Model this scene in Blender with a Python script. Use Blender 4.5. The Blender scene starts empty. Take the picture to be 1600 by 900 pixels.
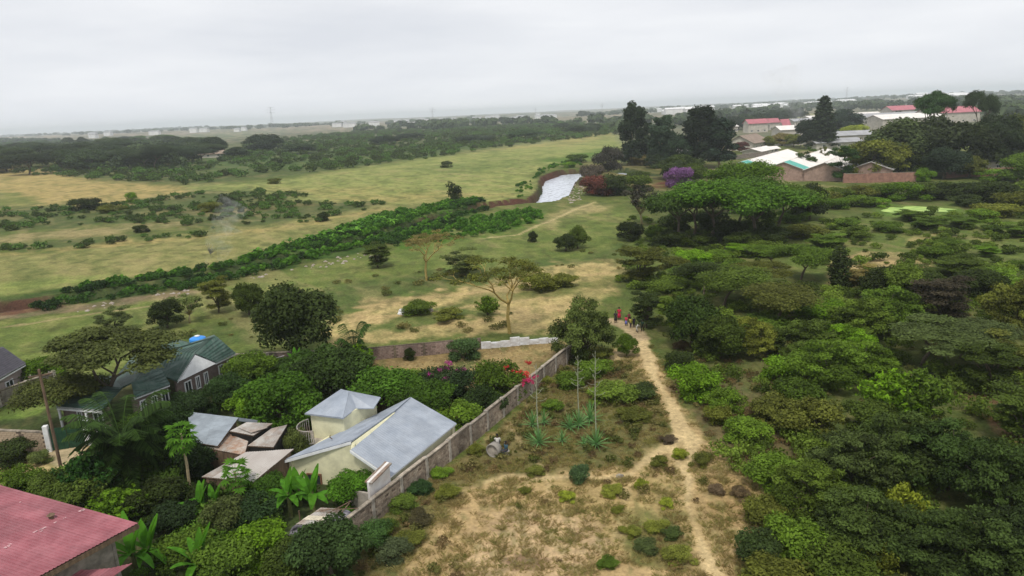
import bpy, bmesh, math, random
import numpy as np
from mathutils import Vector, Matrix

sc = bpy.context.scene
C = sc.collection
PI = math.pi
rnd = random.Random(7)

# ------------------------------------------------------------------ camera
FPX = 1110.0                       # focal length in pixels of a 1600 px wide picture
CAM_H = 26.0                       # the drone hovers 26 m above the ground
TILT = math.atan(71 / 1600)        # slight roll
PITCH = math.atan(276.2 / FPX)
ct, st, cp, sp = math.cos(TILT), math.sin(TILT), math.cos(PITCH), math.sin(PITCH)
cam = bpy.data.cameras.new('camera')
cam.sensor_width = 36.0
cam.lens = 36.0 * FPX / 1600.0
cam.clip_start = 0.5
cam.clip_end = 40000.0
cam_o = bpy.data.objects.new('camera', cam)
C.objects.link(cam_o)
_u0 = Vector((0, sp, cp)); _r0 = Vector((1, 0, 0)); _f = Vector((0, cp, -sp))
_r = _r0 * ct - _u0 * st; _u = _r0 * st + _u0 * ct
m = Matrix((_r, _u, -_f)).transposed().to_4x4()
m.translation = Vector((0, 0, CAM_H))
cam_o.matrix_world = m
sc.camera = cam_o

# ------------------------------------------------------------------ light: overcast, the bright cloud high behind the camera
SUN_EL, SUN_AZ = math.radians(62), math.radians(-168)      # azimuth from +Y towards +X
w = bpy.data.worlds.new('World'); sc.world = w; w.use_nodes = True
nt = w.node_tree; nt.nodes.clear()
N = nt.nodes.new; L = nt.links.new
out = N('ShaderNodeOutputWorld'); bg = N('ShaderNodeBackground'); bg.inputs[1].default_value = 1.12
bgn = N('ShaderNodeBackground'); bgn.inputs[1].default_value = 0.06
sky = N('ShaderNodeTexSky'); sky.sky_type = 'NISHITA'; sky.sun_disc = False
sky.sun_elevation = SUN_EL; sky.sun_rotation = SUN_AZ; sky.dust_density = 4
L(sky.outputs[0], bgn.inputs[0])
tc = N('ShaderNodeTexCoord'); mp = N('ShaderNodeMapping'); mp.inputs['Scale'].default_value = (1.0, 1.6, 6.5)
mp.inputs['Rotation'].default_value = (0, 0.05, 0.4)
L(tc.outputs['Generated'], mp.inputs[0])
n1 = N('ShaderNodeTexNoise'); n1.inputs['Scale'].default_value = 2.4; n1.inputs['Detail'].default_value = 6; n1.inputs['Roughness'].default_value = 0.52
L(mp.outputs[0], n1.inputs[0])
cr = N('ShaderNodeValToRGB'); e = cr.color_ramp.elements
e[0].position = 0.3; e[0].color = (0.675, 0.70, 0.75, 1)
e[1].position = 0.68; e[1].color = (0.82, 0.835, 0.865, 1)
L(n1.outputs[0], cr.inputs[0])
sx = N('ShaderNodeSeparateXYZ'); L(tc.outputs['Generated'], sx.inputs[0])
hr = N('ShaderNodeMapRange'); hr.inputs['From Min'].default_value = 0.0; hr.inputs['From Max'].default_value = 0.22; hr.inputs['To Min'].default_value = 1.10; hr.inputs['To Max'].default_value = 1.0; L(sx.outputs[2], hr.inputs['Value'])
vs_ = N('ShaderNodeVectorMath'); vs_.operation = 'SCALE'; L(cr.outputs[0], vs_.inputs[0]); L(hr.outputs[0], vs_.inputs['Scale'])
L(vs_.outputs[0], bg.inputs[0])
mx = N('ShaderNodeMixShader'); mx.inputs[0].default_value = 0.94
L(bgn.outputs[0], mx.inputs[1]); L(bg.outputs[0], mx.inputs[2]); L(mx.outputs[0], out.inputs[0])
sun = bpy.data.lights.new('sun', 'SUN'); sun.energy = 2.4; sun.angle = math.radians(10); sun.color = (1, 0.95, 0.86)
sun_o = bpy.data.objects.new('sun', sun); C.objects.link(sun_o)
sd = Vector((math.cos(SUN_EL) * math.sin(SUN_AZ), math.cos(SUN_EL) * math.cos(SUN_AZ), math.sin(SUN_EL)))
sun_o.rotation_euler = sd.to_track_quat('Z', 'Y').to_euler()
sun_o.location = (0, 0, 60)
sc.view_settings.view_transform = 'Standard'; sc.view_settings.look = 'None'
sc.view_settings.exposure = 0.0; sc.view_settings.gamma = 1.0
sc.cycles.max_bounces = 6; sc.cycles.diffuse_bounces = 3; sc.cycles.glossy_bounces = 2
sc.cycles.transmission_bounces = 3; sc.cycles.volume_bounces = 3; sc.cycles.transparent_max_bounces = 6
sc.cycles.use_denoising = True
sc.cycles.volume_step_rate = 4.0

# ------------------------------------------------------------------ pixel <-> place
def ray(x, y):
    a = (x - 800) / FPX; b = (450 - y) / FPX
    r = a * ct + b * st; u = -a * st + b * ct
    return (r, cp + u * sp, -sp + u * cp)
def G(x, y, z=0.0):
    d = ray(x, y); t = (z - CAM_H) / d[2]
    return (d[0] * t, d[1] * t)
def Q(x, y, z):
    g = G(x, y, z); return Vector((g[0], g[1], z))
def PX(X, Y):
    Z = -CAM_H
    f = Y * cp - Z * sp; u0 = Y * sp + Z * cp
    f = np.where(f < 0.5, 0.5, f)
    return 800 + FPX * (ct * X - st * u0) / f, 450 - FPX * (st * X + ct * u0) / f

# ------------------------------------------------------------------ noise
def _hash(ix, iy, s):
    h = (ix.astype(np.int64) * 374761393 + iy.astype(np.int64) * 668265263 + s * 144269504) & 0xffffffff
    h = ((h ^ (h >> 13)) * 1274126177) & 0xffffffff
    return ((h ^ (h >> 16)) & 0xffff) / 65535.0
def vnoise(x, y, s=0):
    ix = np.floor(x); iy = np.floor(y); fx = x - ix; fy = y - iy
    fx = fx * fx * (3 - 2 * fx); fy = fy * fy * (3 - 2 * fy)
    a = _hash(ix, iy, s); b = _hash(ix + 1, iy, s); c = _hash(ix, iy + 1, s); d = _hash(ix + 1, iy + 1, s)
    return (a * (1 - fx) + b * fx) * (1 - fy) + (c * (1 - fx) + d * fx) * fy
def fbm(x, y, s=0, o=4):
    v = 0; a = 0.5; t = 0
    for i in range(o):
        v = v + a * vnoise(x, y, s + i * 17); t += a; a *= 0.55; x = x * 2.03 + 3.1; y = y * 2.03 + 1.7
    return v / t
def sdpoly(px, py, poly, k=3.0):
    """signed distance (positive inside), y stretched by k because the ground is foreshortened"""
    P = np.array(poly, float); P[:, 1] *= k; py = py * k
    d = np.full(px.shape, 1e18); ins = np.zeros(px.shape, bool)
    n = len(P)
    for i in range(n):
        ax, ay = P[i]; bx, by = P[(i + 1) % n]
        ex, ey = bx - ax, by - ay; l2 = ex * ex + ey * ey + 1e-9
        t = np.clip(((px - ax) * ex + (py - ay) * ey) / l2, 0, 1)
        d = np.minimum(d, (px - ax - t * ex) ** 2 + (py - ay - t * ey) ** 2)
        if ay != by:
            c = ((ay > py) != (by > py)) & (px < (bx - ax) * (py - ay) / (by - ay) + ax)
            ins ^= c
    d = np.sqrt(d)
    return np.where(ins, d, -d)
def dline(X, Y, pts):
    """distance in metres to a polyline given as rows (x, y[, half width]); returns distance and width there"""
    d = np.full(X.shape, 1e18); wd = np.zeros(X.shape)
    for i in range(len(pts) - 1):
        ax, ay = pts[i][:2]; bx, by = pts[i + 1][:2]
        ex, ey = bx - ax, by - ay; l2 = ex * ex + ey * ey + 1e-9
        t = np.clip(((X - ax) * ex + (Y - ay) * ey) / l2, 0, 1)
        q = (X - ax - t * ex) ** 2 + (Y - ay - t * ey) ** 2
        m_ = q < d
        d = np.where(m_, q, d); wd = np.where(m_, pts[i][2] * (1 - t) + pts[i + 1][2] * t, wd)
    return np.sqrt(d), wd

# ------------------------------------------------------------------ terrain
RIVER_Z = -2.2
_riv_px = [(-260, 535, 2.5), (-60, 508, 2.5), (60, 494, 2.2), (160, 479, 2.2), (230, 467, 2.2), (300, 455, 2.2), (400, 434, 2.0), (500, 408, 2.0),
           (560, 391, 2.2), (640, 366, 2.6), (700, 347, 3), (760, 332, 3.4), (810, 326, 4), (848, 323, 4), (864, 314, 4.4),
           (869, 303, 4.8), (873, 292, 5.8), (879, 283, 7), (902, 274, 7), (960, 272, 5), (1010, 283, 4)]
RIV = [G(x, y, RIVER_Z) + (h,) for x, y, h in _riv_px]
def river_d(X, Y):
    d, wd = dline(X, Y, RIV)
    return d - wd
def terr(X, Y):
    X = np.asarray(X, float); Y = np.asarray(Y, float)
    R = np.hypot(X, Y)
    z = (fbm(X / 9, Y / 9, 5, 3) - .5) * 0.5 * np.clip((R - 10) / 60, 0.3, 1) * np.clip(R / 30, .3, 1)
    far = np.clip((R - 500) / 3000, 0, 1)
    z = z + far * (fbm(X / 900 + 5, Y / 900, 9, 3) - .45) * 26
    left = np.clip((R - 330) / 300, 0, 1) * np.clip((-X - 40) / 300, 0, 1) * np.clip((1400 - R) / 700, 0, 1)
    z = z + left * 4
    d = river_d(X, Y) + (fbm(X / 3, Y / 3, 21, 3) - .5) * 1.6
    t = np.clip(d / 1.4 + .1, 0, 1); t = t * t * (3 - 2 * t)
    cut = RIVER_Z - 0.7
    pg = np.hypot((X - 92.5) / 11, (Y - 161) / 9); z = np.where(pg < 1.3, z * np.clip((pg - .9) / .4, 0, 1), z)
    return np.where(d < 4, z * t + cut * (1 - t), z)
def tz(x, y):
    return float(terr(np.array([x]), np.array([y]))[0])
def GT(x, y):
    """where the sight line of picture point x, y meets the terrain"""
    z = 0.0
    for _ in range(3):
        g = G(x, y, z); z = tz(*g)
    g = G(x, y, z)
    return Vector((g[0], g[1], z))

# ------------------------------------------------------------------ materials
MATS = {}
def nodes(mat):
    mat.use_nodes = True; t = mat.node_tree
    return t, t.nodes['Principled BSDF'], t.nodes.new, t.links.new
def mat(name, col, rough=0.8, var=0.25, scale=4.0, col2=None, metal=0.0, bump=0.2, spec=0.3, stretch=None, detail=6, world=False, rndv=0.0, stain=0.0):
    if name in MATS: return MATS[name]
    M = bpy.data.materials.new(name); MATS[name] = M
    t, p, N, L = nodes(M)
    tc = N('ShaderNodeTexCoord'); src = tc.outputs['Object']
    if world: src = N('ShaderNodeNewGeometry').outputs['Position']
    if stretch:
        mp = N('ShaderNodeMapping'); mp.inputs['Scale'].default_value = stretch; L(src, mp.inputs[0]); src = mp.outputs[0]
    n = N('ShaderNodeTexNoise'); n.inputs['Scale'].default_value = scale; n.inputs['Detail'].default_value = detail; n.inputs['Roughness'].default_value = 0.65
    L(src, n.inputs[0])
    r = N('ShaderNodeValToRGB'); e = r.color_ramp.elements
    c2 = col2 or tuple(min(1, c * (1 + var)) for c in col)
    c1 = col if col2 else tuple(c * (1 - var) for c in col)
    e[0].position = 0.36; e[0].color = (*c1, 1); e[1].position = 0.64; e[1].color = (*c2, 1)
    L(n.outputs[0], r.inputs[0]); cout = r.outputs[0]
    if stain:      # broad weather stains over the whole thing
        n3 = N('ShaderNodeTexNoise'); n3.inputs['Scale'].default_value = .55; n3.inputs['Detail'].default_value = 7; n3.inputs['Roughness'].default_value = .7
        L(src, n3.inputs[0]); m3 = N('ShaderNodeMapRange'); m3.inputs['From Min'].default_value = .38; m3.inputs['From Max'].default_value = .62; m3.inputs['To Min'].default_value = 1 - stain; m3.inputs['To Max'].default_value = 1 + stain * .35
        L(n3.outputs[0], m3.inputs[0]); v3 = N('ShaderNodeVectorMath'); v3.operation = 'SCALE'; L(cout, v3.inputs[0]); L(m3.outputs[0], v3.inputs['Scale']); cout = v3.outputs[0]
    if rndv:       # every sheet, stone or tile course a little different
        oi = N('ShaderNodeObjectInfo'); m4 = N('ShaderNodeMapRange'); m4.inputs['To Min'].default_value = 1 - rndv; m4.inputs['To Max'].default_value = 1 + rndv
        L(oi.outputs['Random'], m4.inputs[0]); v4 = N('ShaderNodeVectorMath'); v4.operation = 'SCALE'; L(cout, v4.inputs[0]); L(m4.outputs[0], v4.inputs['Scale']); cout = v4.outputs[0]
    L(cout, p.inputs['Base Color'])
    p.inputs['Roughness'].default_value = rough; p.inputs['Metallic'].default_value = metal
    p.inputs['Specular IOR Level'].default_value = spec
    if bump:
        b = N('ShaderNodeBump'); b.inputs['Strength'].default_value = bump; b.inputs['Distance'].default_value = 0.02
        L(n.outputs[0], b.inputs['Height']); L(b.outputs[0], p.inputs['Normal'])
    return M
def fresh(c):
    return (c[0] * .92, c[1] * 1.07, c[2] * .80) if c[1] > c[0] * .95 else c
def leaf_mat(name, col=None, trans=0.25, tone_lo=0.45, tone_hi=1.7, rndv=0.35, col2=None):
    """leaf colour from the object's own colour (col None) or fixed; varied per leaf by 'tone' and per plant"""
    M = bpy.data.materials.new(name); MATS[name] = M
    if col is not None: col = fresh(col); col2 = fresh(col2) if col2 else None
    t, p, N, L = nodes(M)
    oi = N('ShaderNodeObjectInfo'); at = N('ShaderNodeAttribute'); at.attribute_name = 'tone'
    if col is None: base = oi.outputs['Color']
    else:
        mc = N('ShaderNodeMix'); mc.data_type = 'RGBA'
        mc.inputs['A'].default_value = (*col, 1); mc.inputs['B'].default_value = (*(col2 or col), 1)
        L(oi.outputs['Random'], mc.inputs['Factor']); base = mc.outputs['Result']
    mr = N('ShaderNodeMapRange'); mr.inputs['To Min'].default_value = tone_lo; mr.inputs['To Max'].default_value = tone_hi
    L(at.outputs['Fac'], mr.inputs['Value'])
    mr2 = N('ShaderNodeMapRange'); mr2.inputs['To Min'].default_value = 1 - rndv; mr2.inputs['To Max'].default_value = 1 + rndv
    L(oi.outputs['Random'], mr2.inputs['Value'])
    mu = N('ShaderNodeMath'); mu.operation = 'MULTIPLY'; L(mr.outputs[0], mu.inputs[0]); L(mr2.outputs[0], mu.inputs[1])
    vm = N('ShaderNodeVectorMath'); vm.operation = 'SCALE'; L(base, vm.inputs[0]); L(mu.outputs[0], vm.inputs['Scale'])
    L(vm.outputs[0], p.inputs['Base Color']); p.inputs['Roughness'].default_value = 0.75; p.inputs['Specular IOR Level'].default_value = 0.10
    tr = N('ShaderNodeBsdfTranslucent'); mx = N('ShaderNodeMixShader'); mx.inputs[0].default_value = trans
    vt = N('ShaderNodeVectorMath'); vt.operation = 'MULTIPLY'; vt.inputs[1].default_value = (1.2, 1.25, 0.5)
    L(vm.outputs[0], vt.inputs[0]); L(vt.outputs[0], tr.inputs[0])
    L(p.outputs[0], mx.inputs[1]); L(tr.outputs[0], mx.inputs[2]); L(mx.outputs[0], t.nodes['Material Output'].inputs['Surface'])
    return M

# ------------------------------------------------------------------ object helpers
def tag(o, label=None, cat=None, group=None, kind=None):
    if label: o['label'] = label
    if cat: o['category'] = cat
    if group: o['group'] = group
    if kind: o['kind'] = kind
    return o
def link(o, parent=None):
    C.objects.link(o)
    if parent is not None: o.parent = parent
    return o
def thing(name, label, cat, loc=(0, 0, 0), rz=0.0, group=None):
    o = bpy.data.objects.new(name, None); o.empty_display_size = 0.3
    link(o); o.location = loc; o.rotation_euler = (0, 0, rz)
    return tag(o, label, cat, group)
def mesh_np(name, V, F, mat_=None, smooth=False, tone=None):
    """V (n,3) floats, F (k,4) or (k,3) ints"""
    me = bpy.data.meshes.new(name)
    V = np.asarray(V, np.float32); F = np.asarray(F, np.int32); k, c = F.shape
    me.vertices.add(len(V)); me.vertices.foreach_set('co', V.ravel())
    me.loops.add(k * c); me.loops.foreach_set('vertex_index', F.ravel())
    me.polygons.add(k); me.polygons.foreach_set('loop_start', np.arange(0, k * c, c, dtype=np.int32))
    me.polygons.foreach_set('loop_total', np.full(k, c, np.int32))
    me.polygons.foreach_set('use_smooth', np.full(k, smooth, bool))
    if tone is not None:
        a = me.attributes.new('tone', 'FLOAT', 'FACE'); a.data.foreach_set('value', np.asarray(tone, np.float32))
    me.update(calc_edges=True)
    if mat_: me.materials.append(mat_)
    return me
class MB:
    """collects shapes, builds ONE mesh object"""
    def __init__(s): s.v = []; s.f = []; s.n = 0
    def add(s, vs, fs):
        o = len(s.v); s.v += [tuple(v) for v in vs]; s.f += [tuple(i + o for i in f) for f in fs]; return s
    def box(s, c, d, rz=0.0, ax=None):
        """box centred at c; d full sizes; rz turn, or ax = (u, v) unit vectors in plan"""
        if ax is None: u = (math.cos(rz), math.sin(rz)); v = (-u[1], u[0])
        else: u, v = ax
        vs = []
        for k in (-.5, .5):
            for a, b in ((-.5, -.5), (.5, -.5), (.5, .5), (-.5, .5)):
                vs.append((c[0] + u[0] * a * d[0] + v[0] * b * d[1], c[1] + u[1] * a * d[0] + v[1] * b * d[1], c[2] + k * d[2]))
        return s.add(vs, [(0, 3, 2, 1), (4, 5, 6, 7), (0, 1, 5, 4), (1, 2, 6, 5), (2, 3, 7, 6), (3, 0, 4, 7)])
    def slab(s, pts, th):
        """polygon pts (its top) thickened downwards by th"""
        n = len(pts); top = [tuple(p) for p in pts]; bot = [(p[0], p[1], p[2] - th) for p in pts]
        return s.add(top + bot, [tuple(range(n)), tuple(range(2 * n - 1, n - 1, -1))] + [(i, i + n, (i + 1) % n + n, (i + 1) % n) for i in range(n)])
    def wall(s, pts, th):
        """vertical wall panel: polygon pts in a vertical plane, thickened along its normal"""
        P = [Vector(p) for p in pts]; nrm = (P[1] - P[0]).cross(P[2] - P[0]).normalized() * th
        n = len(P)
        return s.add([tuple(p) for p in P] + [tuple(p + nrm) for p in P],
                     [tuple(range(n - 1, -1, -1)), tuple(range(n, 2 * n))] + [(i, (i + 1) % n, (i + 1) % n + n, i + n) for i in range(n)])
    def bar(s, a, b, r, n=4):
        return s.tube([a, b], [r, r], n)
    def tube(s, pts, rad, n=6, cap=True):
        pts = [Vector(p) for p in pts]; vs = []; fs = []
        for i, p in enumerate(pts):
            d = (pts[min(i + 1, len(pts) - 1)] - pts[max(i - 1, 0)]).normalized()
            a = d.cross(Vector((0.3, 0.1, 1)) if abs(d.z) < .9 else Vector((1, 0.2, 0))).normalized(); b = d.cross(a)
            for j in range(n):
                t = 2 * PI * j / n + .4
                vs.append(p + (a * math.cos(t) + b * math.sin(t)) * rad[i])
        for i in range(len(pts) - 1):
            for j in range(n):
                fs.append((i * n + j, i * n + (j + 1) % n, (i + 1) * n + (j + 1) % n, (i + 1) * n + j))
        if cap:
            fs.append(tuple(range(n - 1, -1, -1))); fs.append(tuple((len(pts) - 1) * n + j for j in range(n)))
        return s.add(vs, fs)
    def lathe(s, c, prof, n=14):
        vs = []; fs = []
        for r, z in prof:
            for j in range(n): vs.append((c[0] + r * math.cos(2 * PI * j / n), c[1] + r * math.sin(2 * PI * j / n), c[2] + z))
        for i in range(len(prof) - 1):
            for j in range(n): fs.append((i * n + j, i * n + (j + 1) % n, (i + 1) * n + (j + 1) % n, (i + 1) * n + j))
        fs.append(tuple(range(n - 1, -1, -1))); fs.append(tuple((len(prof) - 1) * n + j for j in range(n)))
        return s.add(vs, fs)
    def mesh(s, name, m_, smooth=False, off=None):
        me = bpy.data.meshes.new(name)
        vs = s.v if off is None else [(v[0] - off[0], v[1] - off[1], v[2] - off[2]) for v in s.v]
        me.from_pydata(vs, [], s.f); me.update()
        if m_: me.materials.append(m_)
        if smooth: me.polygons.foreach_set('use_smooth', [True] * len(me.polygons))
        return me
    def build(s, name, m_, parent=None, smooth=False, label=None, bevel=0.0):
        """vertices are in world metres; the parent must be unrotated"""
        off = None
        if parent is not None:
            off = Vector(parent.location); q = parent.parent
            while q is not None: off += Vector(q.location); q = q.parent
        o = bpy.data.objects.new(name, s.mesh(name, m_, smooth, off)); link(o, parent)
        if bevel:
            b = o.modifiers.new('edge', 'BEVEL'); b.width = bevel; b.segments = 1; b.limit_method = 'ANGLE'
        if label: o['label'] = label
        return o

# ------------------------------------------------------------------ ground colours (albedo)
GREEN = (0.10, 0.125, 0.032); LUSH = (0.062, 0.14, 0.016); MEADOW = (0.132, 0.165, 0.042); PALE = (0.235, 0.258, 0.080)
STRAW = (0.35, 0.27, 0.105); TAN = (0.41, 0.30, 0.145); SCRUB = (0.078, 0.100, 0.034); OLIVE = (0.115, 0.105, 0.040)
SOIL = (0.22, 0.150, 0.075); RED = (0.110, 0.040, 0.026); BROWN = (0.105, 0.075, 0.040); DIRT = (0.50, 0.38, 0.20); DARK = (0.035, 0.040, 0.018)
PINK = (0.33, 0.25, 0.18); GREY = (0.14, 0.14, 0.12)
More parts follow.
